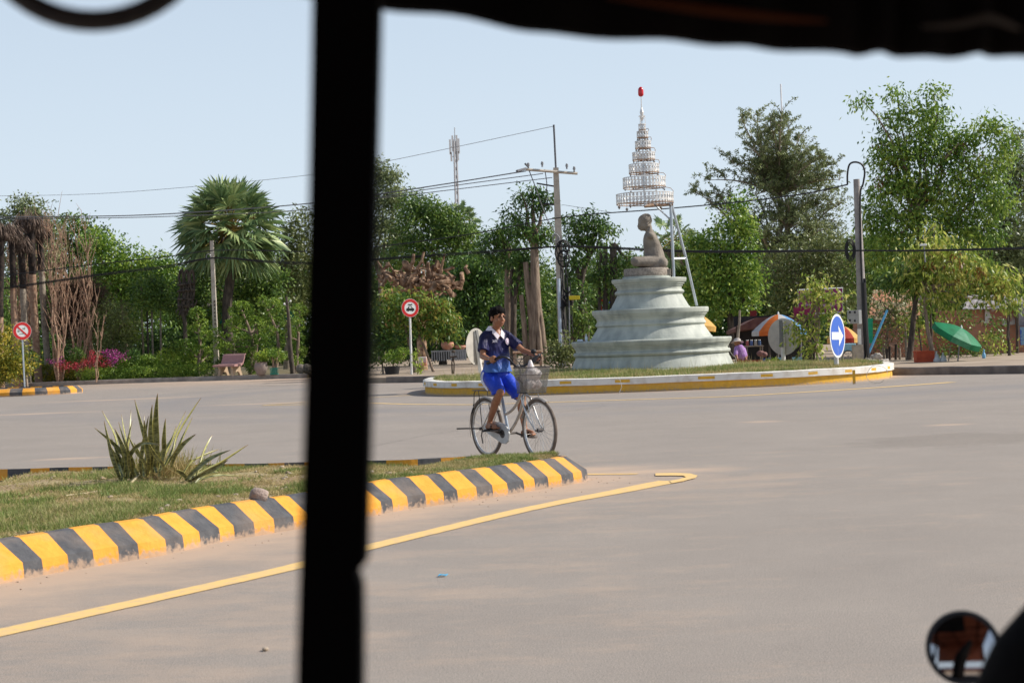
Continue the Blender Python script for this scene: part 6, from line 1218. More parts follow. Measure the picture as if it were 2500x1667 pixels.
cable('third wire meeting the crossarm pole just below the pair', [(930, 484, 65), (1100, 464, 63.5), (1348, 434, 62)], .015, m_wire)
cable('faint highest wire rising to the tip of the mast', [(-200, 480, 82), (160, 476, 80), (400, 462, 76), (760, 427, 70), (950, 393, 66), (1350, 309, 62)], .010, m_porc)
cable('middle cable dropping from the concrete pole past the statue to the right pole loop', [(-200, 700, 70), (228, 646, 69), (400, 628, 68), (518, 612, 67), (640, 612, 66.5), (752, 614, 65.5), (918, 603, 64.5), (1154, 571, 63.5), (1372, 531, 61.5), (1600, 512, 57), (1800, 494, 52), (1960, 474, 49), (2069, 451, 46.4)], .021)
for i in range(3):
    o_ = i*2.2-2.2
    cable(['upper strand of the thick black cable bundle crossing the whole view', 'middle strand of the thick black cable bundle crossing the whole view', 'lower strand of the thick black cable bundle crossing the whole view'][i],
     [(-200, 735+o_, 70), (228, 673+o_, 69), (400, 652+o_*1.3, 68), (520, 630+o_*.5, 67), (640, 638+o_, 66.5), (752, 643+o_*1.2, 65.5), (918, 633+o_, 64.5), (1191, 615+o_*1.2, 63), (1369, 602+o_*.5, 61.6), (1501, 606+o_, 59), (1680, 614+o_, 55.5), (1865, 614+o_, 51), (2085, 612+o_*.4, 46.3), (2250, 612+o_*.6, 44), (2600, 604+o_*.8, 40)], .019 if i == 1 else .013)
cable('thin service wire from the main pole to the small lamp bracket at right', [(1372, 500, 62), (1500, 520, 60)], .008, m_wire)
# --- small bracket lamp in the right tree
root = thing('lamp_bracket', 'small pale lamp bracket sticking out among the drooping leaves at right', 'lamp', at(2258, 640, 49)); g = MB(); g.tube([at(2259, 640, 49), at(2256, 602, 49)], .02, 6); g.build('stem', m_porc, root); g = MB(); g.box(at(2254, 598, 49), (.18, .1, .06)); g.build('lamp_head', m_signw, root, bevel=.01)
# --- radio masts far away
def mast(label, px, yb, yt, Z, wd, top):
    b_ = up(px[0], yb, Z, 0); root = thing('radio_mast', label, 'radio mast', b_); g = MB(); t_ = at(px[1], yt, Z); H_ = t_.z; n = 26
    for k in range(3):
        a_ = k*2.094; g.tube([b_+V((wd*math.cos(a_), wd*math.sin(a_), 0)), t_+V((wd*.6*math.cos(a_), wd*.6*math.sin(a_), 0))], .13, 4)
    for i in range(n):
        f0, f1 = i/n, (i+1)/n
        for k in range(3):
            a_, c_ = k*2.094, (k+1)*2.094; p = b_.lerp(t_, f0)+V((wd*(1-.4*f0)*math.cos(a_), wd*(1-.4*f0)*math.sin(a_), 0)); q_ = b_.lerp(t_, f1)+V((wd*(1-.4*f1)*math.cos(c_), wd*(1-.4*f1)*math.sin(c_), 0)); g.tube([p, q_], .07, 3)
    g.tube([t_, at(px[1], top, Z)], .06, 4); g.build('lattice', pmat('mast_steel', (.35, .36, .38), None, rough=.5), root)
    for k, (dx, dy, L_) in enumerate([(-11, 14, 2.6), (10, 12, 2.6), (-5, 6, 2.8), (5, 5, 2.8), (-8, 38, 1.6), (8, 36, 1.6), (0, 14, 2.6)]):
        g = MB(); c = at(px[1]+dx, yt+dy, Z); g.box(c, (.26, .2, L_*.8)); g.tube([c, V((t_.x, c.y, c.z))], .06, 4); g.build('antenna_panel', m_signw, root)
mast('slim radio mast with white antenna panels rising behind the trees', (1115, 1110), 560, 345, 240, .34, 312)
b_ = at(1908, 260, 230); g = MB(); g.tube([V((b_.x, b_.y, 0)), at(1906, 206, 230)], .10, 5); tag(g.build('radio_mast', pmat('pale_mast', (.65, .67, .7))), 'faint thin mast tip behind the feathery tree', 'radio mast')
# --- carved root totem
Z = 72.8; pb = up(447, 850, Z, .15); root = thing('carved_totem', 'dark carved driftwood totem with hooked prongs left of the concrete pole', 'sculpture', pb); g = MB()
g.tube(catmull([V((pb.x, pb.y, 0)), at(452, 800, Z), at(447, 765, Z), at(452, 720, Z)], 4), .09, 8)
for x, bx in ((440, -3), (453, 0), (466, 3)):
    g.tube(catmull([at(450+bx, 770, Z), at(x-4, 740, Z), at(x+2, 700, Z), at(x-3, 680, Z), at(x, 664, Z), at(x+5, 662, Z), at(x+8, 690, Z), at(x+6, 725, Z), at(x+3, 750, Z)], 4), .055, 6)
for y in (695, 712, 730, 748): g.tube(wob(at(434, y, Z-.1), at(474, y-3, Z-.1), 6, .06, rng), .05, 6)
for k in range(14): a_ = at(random.uniform(434, 472), random.uniform(690, 780), Z-.1); g.tube(wob(a_, a_+V((random.uniform(-.2, .2), random.uniform(-.2, .2), random.uniform(-.5, .5))), 3, .1, rng), [.05, .04, .03, .015], 6)
g.build('carved_wood', m_barkd, root)
Z = 68.3; pb = up(716, 920, Z, .1); root = thing('garden_lamp', 'thin dark leaning trunk with small white lamps next to the black post', 'lamp post', pb); g = MB(); g.tube(catmull([V((pb.x, pb.y, .0)), at(708, 850, Z), at(706, 800, Z), at(703, 760, Z), at(699, 725, Z)], 4), [.11-.004*i for i in range(17)], 9); g.build('trunk', m_barkd, root, smooth=True)
for x, y in ((694, 742), (709, 735)): g = MB(); g.ball(at(x, y, Z-.12), .045, 8); g.tube([at(x, y, Z-.1), at(701, y+6, Z)], .012, 4); g.build('lamp', m_signw, root)
# --- green shade nets
m_net = pmat('green_shade_net', (.01, .16, .11), (.02, .24, .17), 3, .7, trans=.3)
for i, (px, Z, lab) in enumerate([([(500, 755), (548, 750), (555, 772), (535, 795), (500, 790)], 79, 'green shade net panel behind the concrete pole'), ([(682, 765), (712, 758), (722, 778), (690, 782)], 78, 'small green shade net beside the lamp trunk')]):
    g = MB(); g.prism([at(x, y, Z) for x, y in px], V((0, .02, 0))); tag(g.build('shade_net', m_net), lab, 'net')
g = MB(); g.prism([at(x, y, 78.5) for x, y in [(490, 748), (566, 741), (568, 747), (490, 754)]], V((0, 1.5, .2))); tag(g.build('shed_roof', m_barkd), 'dark shed roof edge above the green net', 'roof')
# --- bench, pots
m_bench = pmat('pink_terrazzo', (.36, .19, .18), (.42, .24, .22), 8, .6); m_leg = pmat('sandy_concrete', (.40, .28, .18), (.48, .36, .25), 6, .85)
Z = 68.4; c = at(563, 918, Z); bx_ = V((.86, -.50, 0)); fr_ = V((-.50, -.86, 0)); ub = V((0, 0, 1)); o0 = V((c.x+.0, c.y, .17))
root = thing('park_bench', 'pink terrazzo park bench with curved back by the hedge', 'bench', o0)
def Bn(a_, b_, h_): return o0+bx_*a_+fr_*b_+ub*h_
def slabprof(prof, L_, mat, nm):
    g = MB(); g.prism([Bn(-L_/2, b_, h_) for b_, h_ in prof], bx_*L_); return g.build(nm, mat, root, bevel=.008)
slabprof([(.42, .36), (.42, .44), (.0, .46), (-.10, .50), (-.10, .44), (.0, .36)], 1.12, m_bench, 'seat')
slabprof([(-.04, .46), (-.12, .52), (-.19, .66), (-.24, .80), (-.31, .86), (-.35, .85), (-.28, .80), (-.24, .66), (-.16, .48), (-.10, .40)], 1.12, m_bench, 'backrest')
for s_ in (-.36, .30):
    g = MB(); g.prism([Bn(s_, b_, h_) for b_, h_ in [(.34, .36), (.30, .24), (.36, .0), (.22, .0), (.16, .12), (.04, .16), (-.06, .12), (-.12, 0), (-.26, 0), (-.18, .2), (-.14, .36)]], bx_*.10); g.build('leg', m_leg, root, bevel=.008)
def pot(px, yb, wd, ht, Z, label, mat, zb=.17, prof=None, nm='plant_pot'):
    p = up(px, yb, Z, zb); g = MB(); r = wd; pf = prof or [(.55, 0), (.62, .03), (.92, .40), (1., .62), (.95, .85), (.88, .93), (.96, 1.), (.88, 1.0), (.82, .9), (.2, .85)]
    g.lathe([(a_*r, b_*ht) for a_, b_ in pf], p, 24); return tag(g.build(nm, mat, smooth=True), label, 'pot')
m_clay = pmat('grey_brown_clay', (.22, .17, .15), (.30, .24, .21), 6, .8); m_terra = pmat('terracotta', (.40, .18, .12), (.46, .25, .17), 8, .8)
pot(638, 919, .26, .50, 67.2, 'large grey-brown clay pot on the kerb right of the bench', m_clay)
tree('potted_plant', 'leafy plant growing out of the large clay pot', 'plant', 67.2, (638, 890), [([(638, 892), (637, 880), (640, 872)], .02, .012)], [(636, 874, 14, 10), (646, 866, 10, 8), (628, 868, 8, 7)], 'lime', .13, .05, 110, .07, zb=.6)
root = thing('plant_crate', 'small green slatted planter right of the clay pot', 'planter', up(670, 922, 67.0, .17)); g = MB(); cc = up(670, 922, 67.0, .17)
for k in range(8):
    for s_ in (0, 1): a_ = cc+V((-.14+.04*k, -.1+.2*s_, .0)); g.box(a_+V((0, 0, .13)), (.016, .012, .26))
g.box(cc+V((0, -.1, .25)), (.32, .016, .02)); g.box(cc+V((0, .1, .25)), (.32, .016, .02)); g.box(cc+V((0, 0, .02)), (.32, .2, .02)); g.build('slats', pmat('green_plastic', (.01, .22, .16)), root)
tree('potted_plant', 'tangle of exposed brown roots with leaves above the green planter', 'plant', 67.3, (668, 915), [([(672, 915), (668, 890), (664, 872)], .04, .03), ([(664, 912), (666, 890), (672, 874)], .03, .02), ([(678, 915), (676, 890), (676, 874)], .03, .02)], [(668, 862, 18, 9), (684, 868, 14, 8), (658, 868, 10, 7)], 'topi', .1, .045, 120, .07, bark=m_barkr)
for i, (x, lab) in enumerate([(735, 'rough stone block behind the lamp trunk'), (750, 'stone lantern base beside the black post')]): g = MB(); g.ball(up(x, 918, 67.5, .34), (.2, .16, .2), 10); tag(g.build('garden_stone', m_stone), lab, 'stone')
# planter box with pots behind the red sign
Z = 63; root = thing('planter_box', 'long grey slatted planter box behind the turned sign', 'planter', up(1096, 884, Z, .17)); a_, b_ = at(1056, 882, Z), at(1137, 880, Z); L_ = (b_-a_).length
g = MB(); g.box((a_+b_)/2+V((0, 0, .20)), (L_, .3, .30)); g.build('panel', pmat('dark_recess', (.05, .05, .055)), root); g = MB(); g.box((a_+b_)/2+V((0, -.0, .37)), (L_+.06, .4, .05))
for k in range(15): p = a_.lerp(b_, k/14); g.box(p+V((0, -.17, .19)), (.035 if k < 8 else .07, .04, .36))
g.build('slats', pmat('grey_concrete_slats', (.26, .27, .29), (.36, .37, .38), 6, .8), root)
pot(1093, 858, .24, .30, 63, 'terracotta pot with a small tree standing on the planter box', m_terra, zb=(a_+b_).z/2+.40)
pot(1124, 856, .21, .16, 63, 'shallow wide terracotta bowl at the right end of the planter box', m_terra, zb=(a_+b_).z/2+.40)
g = MB(); c = at(1031, 882, 58); g.box(c, (.30, .22, .3)); o = g.build('white_bucket', pmat('white_red_stripes', (.62, .60, .56), (.50, .12, .08), 5, .6), bevel=.02); tag(o, 'white and red plastic box behind the red sign pole', 'box')
pot(957, 898, .28, .28, 58.4, 'black round tub holding the clipped bush', m_rubber, prof=[(.8, 0), (1., 1), (.92, 1.0), (.2, .9)])
g = MB(); c = up(1104, 908, 55.5, .17); g.tube([c, at(1103, 885, 55.5), at(1106, 872, 55.5)], .022, 6); g.tube([c+V((.05, 0, 0)), at(1109, 888, 55.5), at(1106, 872, 55.5)], .022, 6); g.tube([at(1098, 872, 55.5), at(1115, 870, 55.5)], .03, 6); g.ball(at(1107, 858, 55.5), (.07, .05, .05), 8)
tag(g.build('pump_stand', m_barkd), 'dark forked iron stand on the bare earth left of the turned sign', 'stand')
root = thing('wooden_rail', 'low reddish wooden rail behind the handlebar', 'rail', up(1288, 890, 60, .17)); g = MB(); g.tube([at(1252, 861, 60), at(1322, 858, 60)], .05, 4); g.build('top_rail', m_barkr, root)
for x in (1256, 1320): g = MB(); g.box(up(x, 880, 60, .35)+V((0, 0, 0)), (.08, .08, .6)); g.build('rail_post', m_barkr, root)
# --- green roofed kiosk with red sign behind the statue
Z = 84; root = thing('kiosk', 'kiosk with green roof and red signboard seen left of the pedestal', 'kiosk', up(1490, 880, Z, .1))
g = MB(); g.prism([at(x, y, Z) for x, y in [(1449, 712), (1500, 688), (1560, 688), (1560, 728), (1451, 730)]], V((0, 3, .2))); g.build('roof', pmat('green_sheet_roof', (.035, .10, .07), (.05, .13, .09), 3, .7), root)
g = MB(); g.prism([at(x, y, Z-.1) for x, y in [(1464, 731), (1560, 731), (1560, 762), (1464, 762)]], V((0, .1, 0))); rs = g.build('red_sign', m_signr, root)
g = MB(); g.prism([at(x, y, Z-.18) for x, y in [(1470, 740), (1505, 735), (1505, 756), (1470, 757)]], V((0, .06, 0))); pn = g.build('white_panel', m_signw, rs); g = MB(); g.tube([at(1474, 746, Z-.2), at(1484, 739, Z-.2), at(1500, 740, Z-.2)], .05, 5); g.tube([at(1472, 753, Z-.2), at(1500, 752, Z-.2)], .05, 5); g.build('blue_mark', m_signb, pn)
g = MB(); g.box(at(1515, 800, Z+1.5), (2., 2.5, 2.)); g.build('wall', pmat('kiosk_wall', (.12, .11, .1)), root)
# --- parasols
def parasol(label, cx, cy, rim_y, rpx, Z, cols, yb, tilt=(0, 0), nseg=8, a0=0., flap=.12, grp='market parasols', dome=1.6):
    s = F/Z; r = rpx/s; c = at(cx, cy, Z); h_ = (rim_y-cy)/s; base = up(cx, yb, Z, .17); root = thing('parasol', label, 'parasol', base, grp)
    Mt = Matrix.Rotation(tilt[0], 3, 'X') @ Matrix.Rotation(tilt[1], 3, 'Y'); cs = V((c.x, c.y, c.z-h_))
    for ci, col in enumerate(sorted(set(cols), key=cols.index)):
        g = MB(); 
        for k in range(nseg):
            if cols[k % len(cols)] != col: continue
            vs = []; nr, na = 6, 4
            for i in range(nr+1):
                q_ = i/nr
                for j in range(na+1):
                    a_ = a0+2*math.pi*(k+j/na)/nseg; sag = 1-.05*math.sin(math.pi*j/na)*q_; rr = r*q_*sag; vs.append(cs+Mt @ V((rr*math.cos(a_), rr*math.sin(a_), h_*(1-q_**dome))))
            for j in range(na+1): a_ = a0+2*math.pi*(k+j/na)/nseg; vs.append(cs+Mt @ V((r*math.cos(a_)*(1-.05*math.sin(math.pi*j/na)), r*math.sin(a_)*(1-.05*math.sin(math.pi*j/na)), -flap)))
            g.add(vs, [(i*(na+1)+j, (i+1)*(na+1)+j, (i+1)*(na+1)+j+1, i*(na+1)+j+1) for i in range(nr+1) for j in range(na)])
        o = g.build('canopy', col, root); md = o.modifiers.new('sol', 'SOLIDIFY'); md.thickness = .006
    g = MB(); g.tube([V((base.x, base.y, .1)), cs+Mt @ V((0, 0, h_*.95))], .02, 8); g.build('pole', m_porc, root)
    g = MB()
    for k in range(nseg): a_ = a0+2*math.pi*k/nseg; g.tube([cs+Mt @ V((0, 0, h_*.55)), cs+Mt @ V((r*.6*math.cos(a_), r*.6*math.sin(a_), h_*.45))], .008, 4)
    g.build('ribs', m_porc, root); g = MB(); g.lathe([(.03, -.02), (.03, .02), (.01, .07), (.0, .08)], cs+Mt @ V((0, 0, h_)), 8); g.build('finial', m_signw, root); return root
fw = pmat('white_canvas', (.62, .60, .58), (.52, .50, .48), 6, .7, trans=.25); fo = pmat('orange_canvas', (.72, .20, .035), (.62, .15, .03), 6, .7, trans=.3); fb = pmat('blue_canvas', (.16, .38, .66), (.12, .30, .56), 6, .7, trans=.3); fr2 = pmat('red_canvas', (.60, .08, .05), (.5, .06, .04), 6, .7, trans=.3); fy = pmat('yellow_canvas', (.80, .52, .16), (.70, .42, .12), 6, .7, trans=.3); fg = pmat('green_canvas', (.015, .20, .08), (.02, .28, .12), 4, .6, trans=.35); fgw = pmat('pale_green_canvas', (.12, .36, .22), (.05, .26, .13), 5, .6, trans=.35)
parasol('market parasol with orange, white and blue panels behind the grey sign back', 1900, 767, 808, 66, 48.4, [fo, fw, fb, fb, fb, fb, fw, fw], 890, a0=R(215))
parasol('yellow and red parasol peeping out right of the pedestal', 1692, 762, 792, 58, 50, [fy, fy], 890, a0=.2, tilt=(0, R(9)), flap=.14)
parasol('yellow and red parasol right of the blue arrow sign', 2058, 796, 826, 40, 47.6, [fy, fr2, fy, fy], 890, a0=.5, flap=.13)
r_p = parasol('green parasol tilted over to the right above scrub', 2338, 798, 816, 64, 47.0, [fg, fg, fgw, fg, fg, fgw, fg, fg], 893, tilt=(R(17), R(26)), a0=.3, flap=.16, grp=None)
# --- magenta signboard and stall
m_mag = pmat('magenta_board', (.26, .025, .13), (.32, .04, .17), 3, .6); m_scr = pmat('faded_pink_lettering', (.55, .36, .48), None, rough=.7)
Z = 52.5; root = thing('signboard', 'large magenta signboard with faded pale lettering behind the thin tree', 'signboard', up(2000, 885, Z, .17)); g = MB(); g.prism([at(x, y, Z) for x, y in [(1948, 708), (2057, 703), (2058, 762), (1950, 768)]], V((0, .06, 0))); bd = g.build('board', m_mag, root)
g = MB(); g.tube([at(x, y, Z-.01) for x, y in [(1948, 708), (2057, 703), (2058, 762), (1950, 768)]], .02, 4, closed=True); g.build('frame', m_signw, root)
g = MB(); rr = random.Random(4)
for row, (ya, hh, n_) in enumerate(((722, 14, 9), (745, 8, 14))):
    for k in range(n_):
        x = 1962+k*(76/n_)+rr.uniform(-1, 1); w_ = 76/n_*.35; g.tube(catmull([at(x-w_, ya+hh*.4, Z-.02), at(x-w_*.3, ya-hh*.4, Z-.02), at(x+w_*.5, ya-hh*.1, Z-.02), at(x+w_*.1, ya+hh*.35, Z-.02), at(x+w_, ya+hh*.3, Z-.02)], 3), .012, 4)
g.build('lettering', m_scr, bd)
for x in (1955, 2050): g = MB(); g.tube([up(x, 885, Z, 0), at(x, 765, Z)], .03, 6); g.build('board_leg', m_porc, root)
g = MB(); g.prism([at(x, y, 51.8) for x, y in [(1938, 748), (1990, 746), (1990, 772), (1938, 775)]], V((0, .05, 0))); tag(g.build('banner', pmat('dark_red_banner', (.22, .02, .07), (.3, .03, .09), 5)), 'small dark red banner below the magenta signboard', 'banner')
Z = 51; root = thing('market_stall', 'dark open market stall with sheet roof behind the orange parasol', 'market stall', up(1870, 888, Z, .17)); m_sheet = pmat('maroon_sheet_roof', (.10, .035, .03), (.16, .07, .05), 5, .7); m_stall_shade = pmat('stall_shade_black', (.02, .02, .022), (.04, .035, .035), 3, .8)
g = MB(); g.prism([at(x, y, Z-.4) for x, y in [(1800, 800), (1845, 776), (1985, 768), (1985, 777), (1800, 808)]], V((0, 2.6, -.1))); g.build('roof', m_sheet, root)
g = MB(); a_, b_ = at(1795, 880, Z+2), at(1990, 880, Z+2); g.box(((a_.x+b_.x)/2, Z+2, .85), (b_.x-a_.x, .05, 1.6)); g.build('stall_shade_sheet', m_stall_shade, root)  # black sheet added so the stall interior looks shaded
for x in (1802, 1880, 1982): g = MB(); p = up(x, 885, Z-.3, 0); g.tube([p, V((p.x, p.y, 1.35))], .03, 6); g.build('stall_post', m_barkd, root)
g = MB(); p = at(1839, 765, Z-.3); g.box(p, (.2, .03, .16)); g.build('red_flag_panel', pmat('dull_red', (.16, .015, .015)), root)
g = MB(); g.tube(wob(up(1799, 888, 49.6, .1), at(1806, 757, 49.6), 5, .01, rng), [.05, .05, .045, .04, .035, .03], 7); tag(g.build('wooden_prop', m_barkp), 'crooked bare wooden prop at the left end of the stall', 'wooden post')
def table(label, x0_, x1_, yt, Z, mat, dep=.5, h0=.17):
    a_, b_ = at(x0_, yt, Z), at(x1_, yt, Z); cx_, zt = (a_.x+b_.x)/2, (a_.z+b_.z)/2; W_ = b_.x-a_.x; root = thing('stall_table', label, 'table', (cx_, Z, h0)); g = MB(); g.box((cx_, Z, zt), (W_, dep, .03)); g.build('table_top', mat, root)
    for sx in (-1, 1):
        for sy in (-1, 1): g = MB(); g.box((cx_+sx*(W_/2-.04), Z+sy*(dep/2-.04), (zt+h0)/2), (.035, .035, zt-h0)); g.build('leg', m_barkp, root)
    return cx_, zt, W_
cx_, zt, W_ = table('wooden stall table with jars behind the purple-shirted person', 1818, 1862, 845, 49.6, m_barkp)
for k, (dx, c_) in enumerate([(-.18, (.32, .08, .08)), (-.06, (.08, .12, .28)), (.06, (.36, .32, .28)), (.17, (.06, .10, .2))]):
    g = MB(); g.lathe([(.04, 0), (.045, .02), (.045, .1), (.03, .13), (.032, .15)], (cx_+dx, 49.6, zt+.015), 12); j = tag(g.build('jar', pmat('jar_contents', c_, None, rough=.3), smooth=True), ['jar with red contents on the stall table, leftmost', 'blue jar on the stall table beside the red one', 'pale jar on the stall table', 'dark blue jar at the right end of the stall table'][k], 'jar', 'jars on the stall table')
    g = MB(); g.lathe([(.036, 0), (.036, .02)], (cx_+dx, 49.6, zt+.166), 12); g.build('lid', m_signw, j)
g = MB(); p = at(1857, 863, 49.2); g.ball(p, (.12, .11, .09), 12); g.ball(p+V((.1, -.05, -.03)), (.1, .1, .08), 10); tag(g.build('basket_of_goods', pmat('pink_goods', (.28, .14, .12), (.18, .09, .09), 12, .7), remesh=.02), 'heap of pinkish goods under the parasol beside the table', 'goods')
def crate(nm, label, x0_, x1_, y0_, y1_, Z, mat, dep=.35, cat='crate', slats=True):
    a_, b_ = at(x0_, y1_, Z), at(x1_, y0_, Z); cx_ = (a_.x+b_.x)/2; W_ = abs(b_.x-a_.x); H_ = b_.z-a_.z; z0 = a_.z; root = thing(nm, label, cat, (cx_, Z, z0)); g = MB()
    g.box((cx_, Z, z0+H_/2), (W_*.96, dep*.96, H_*.97)); g.build('body', mat, root); g = MB()
    for zz_ in ((z0+.015, z0+H_*.5, z0+H_-.015) if slats else (z0+H_-.012,)):
        g.box((cx_, Z-dep/2, zz_), (W_, .02, .03)); g.box((cx_, Z+dep/2, zz_), (W_, .02, .03))
    for sx in (-1, 1): g.box((cx_+sx*W_/2, Z-dep/2, z0+H_/2), (.03, .026, H_)); g.box((cx_+sx*W_/2, Z, z0+H_-.015), (.02, dep, .03))
    g.build('rim', mat, root); return root
m_redp = pmat('red_plastic', (.52, .045, .03), (.45, .06, .03), 8, .45); m_orp = pmat('orange_red_crate', (.50, .085, .03), (.40, .06, .025), 5, .6); m_bluep = pmat('light_blue_plastic', (.22, .45, .55), (.3, .5, .58), 8, .5)
c1 = crate('drinks_crate', 'long red drinks crate with white lettering marks on the ground, left one', 1812, 1846, 879, 891, 46.8, m_redp); c2 = crate('drinks_crate', 'shorter red drinks crate right of the long one', 1847, 1862, 879, 891, 46.9, m_redp)
g = MB()
for k in range(9): g.box(at(1817+k*3.1, 886.5, 46.58), (.022, .008, .045))
g.build('white_lettering', m_signw, c1)
g = MB(); a_, b_ = at(1861, 890, 46.2), at(1879, 875, 46.2); rt4 = thing('white_board', 'small white board with dark blue frame leaning by the red crates', 'board', (a_.x, a_.y, .3)); g.prism([at(x, y, 46.2) for x, y in [(1861, 890), (1864, 877), (1881, 874), (1879, 889)]], V((0, .03, 0))); g.build('panel', m_signw, rt4); g = MB(); g.tube([at(x, y, 46.18) for x, y in [(1861, 890), (1864, 877), (1881, 874), (1879, 889)]], .014, 4, closed=True); g.build('frame', m_signb, rt4)
crate('plastic_box', 'light blue plastic box right of the grey sign back', 1937, 1955, 872, 883, 46.6, m_bluep, .25, 'box', False)
crate('stool', 'small blue plastic stool behind the post of the grey sign back', 1899, 1909, 873, 884, 46.9, m_bluep, .2, 'stool', False)
c = at(1888, 884, 46); tag(npmesh('weed_clump', leafverts(np.array(c)+rng.normal(size=(220, 3))*np.array([.1, .06, .03]), unit(rng.normal(size=(220, 3))*.6+np.array([0, 0, .9])), .1, .03, rng), 4, LM['lime'], org=c), 'bright green weed tuft in front of the red crates', 'plant')
crate('orange_crate', 'big orange-red slatted crate standing on the pavement at right', 2235, 2275, 856, 888, 47.4, m_orp, .45)
m_bagw = pmat('white_sack', (.62, .63, .66), (.45, .46, .48), 10, .6)
for i, (x, y, h_, lab) in enumerate([(2287, 887, 30, 'white plastic sack standing against the orange crate'), (2303, 888, 28, 'white pointed plastic sack right of its neighbour')]):
    b_ = at(x, y, 47.2); s = F/47.2; g = MB(); H_ = h_/s; g.lathe([(.06, 0), (.10, .02), (.105, H_*.3), (.06, H_*.65), (.02, H_*.82), (.03, H_*.98), (.005, H_)], b_, 10, sx=1., sy=.8); tag(g.build('plastic_sack', m_bagw, remesh=.012), lab, 'bag', 'white sacks by the orange crate')
g = MB(); g.box(at(2296, 889.5, 47.0), (.28, .3, .02)); tag(g.build('blue_sheet', m_signb), 'flat blue plastic sheet under the white sacks', 'sheet')
g = MB(); g.tube(wob(up(2316, 890, 47, .15), at(2321, 842, 47), 4, .01, rng), .016, 6); tag(g.build('stake', m_barkp), 'thin pale stake between the sacks and the scrub', 'stake')
g = MB(); c = at(2402, 869, 49); g.ball(c, (.055, .05, .11), 10); g.caps(c+V((0, 0, .1)), c+V((.01, 0, .17)), .03, .02); tag(g.build('blue_jug', pmat('blue_plastic', (.18, .42, .62), None, rough=.4), smooth=True), 'blue plastic jug hanging in the scrub at right', 'jug')
# blue pipes, green door panel, fence stakes
g = MB(); root = thing('blue_pipe', 'blue water pipe with slanting arm beside the right utility pole', 'pipe', up(2120, 888, 48, .15)); g.tube([up(2119, 888, 48, .1), at(2117, 826, 48)], .03, 8); g.build('riser', pmat('blue_pvc', (.08, .34, .62), (.10, .42, .66), 8, .5), root); g = MB(); g.tube([at(2121, 862, 48), at(2166, 757, 48)], .032, 8); g.build('slanting_arm', pmat('blue_pvc_2', (.12, .42, .70), (.10, .36, .62), 8, .5), root)
g = MB(); g.prism([at(x, y, 50.5) for x, y in [(2120, 777), (2131, 777), (2131, 838), (2120, 838)]], V((0, .08, 0))); tag(g.build('green_panel', pmat('green_paint', (.01, .28, .14), (.02, .35, .18), 8, .6)), 'narrow bright green door panel right of the utility pole', 'door')
for i, x in enumerate([2166, 2172, 2187, 2198, 2160]):
    g = MB(); p = up(x, 888, 51+.1*i, .1); g.tube(wob(p, p+V((random.uniform(-.05, .05), 0, .42+.06*(i % 3))), 3, .01, rng), .04, 6)
    tag(g.build('fence_stake', m_barkd if i < 3 else m_barkp), ['dark fence stake before the left hut wall, second from left', 'dark fence stake before the left hut wall, third from left', 'dark fence stake before the left hut wall, fourth from left', 'pale fence stake, last right of the stakes at the hut wall', 'pale fence stake, first left of the stakes at the hut wall'][i], 'stake', 'stakes in front of the hut')
# rubble
m_rub = pmat('concrete_rubble', (.42, .39, .35), (.30, .27, .24), 6, .95, .6, 20); root = None
for i, (x, y, rz_, lab) in enumerate([(2126, 884, 15, 'grey concrete lump, leftmost of the rubble at the island tip'), (2140, 872, 14, 'flat tilted slab on top of the rubble'), (2152, 884, 16, 'broad grey lump at the right of the rubble'), (2133, 876, 8, 'small white painted block in the rubble'), (2112, 890, 8, 'small dark stone left of the rubble')]):
    Z = 46.2+.25*i; s = F/Z; c = at(x, y, Z); g = MB(); rr = random.Random(i)
    for k in range(4): g.box(c+V((rr.uniform(-.08, .08), rr.uniform(-.05, .05), rr.uniform(-.03, .03)))*(rz_/14), (rz_*1.3/s, rz_/s, rz_*.8/s), mat=Matrix.Rotation(rr.uniform(-.6, .6), 3, 'Y') @ Matrix.Rotation(rr.uniform(0, 3), 3, 'Z'))
    tag(g.build('rubble', m_signw if i == 3 else m_rub, remesh=.02), lab, 'rubble', 'rubble at the island tip')
# food cart
Z = 48.8; root = thing('food_cart', 'light blue food cart with a spoked wheel behind the arrow sign', 'cart', up(2072, 886, Z, .17)); g = MB(); g.box(at(2072, 848, Z), (.34, .4, .22)); g.build('cart_body', m_bluep, root, bevel=.02); c = at(2071, 870, Z-.22); g = MB(); g.tube([c+V((.16*math.cos(t_), 0, .16*math.sin(t_))) for t_ in np.linspace(0, 6.28, 25)[:-1]], .016, 6, closed=True); wl = g.build('wheel', m_rubber, root); g = MB()
for k in range(8): g.tube([c, c+V((.15*math.cos(k*.785), 0, .15*math.sin(k*.785)))], .005, 4)
g.build('spokes', m_porc, wl); g = MB(); g.tube([at(2056, 884, Z), at(2060, 850, Z)], .02, 5); g.tube([at(2088, 884, Z), at(2086, 850, Z)], .02, 5); g.build('legs', m_barkd, root)
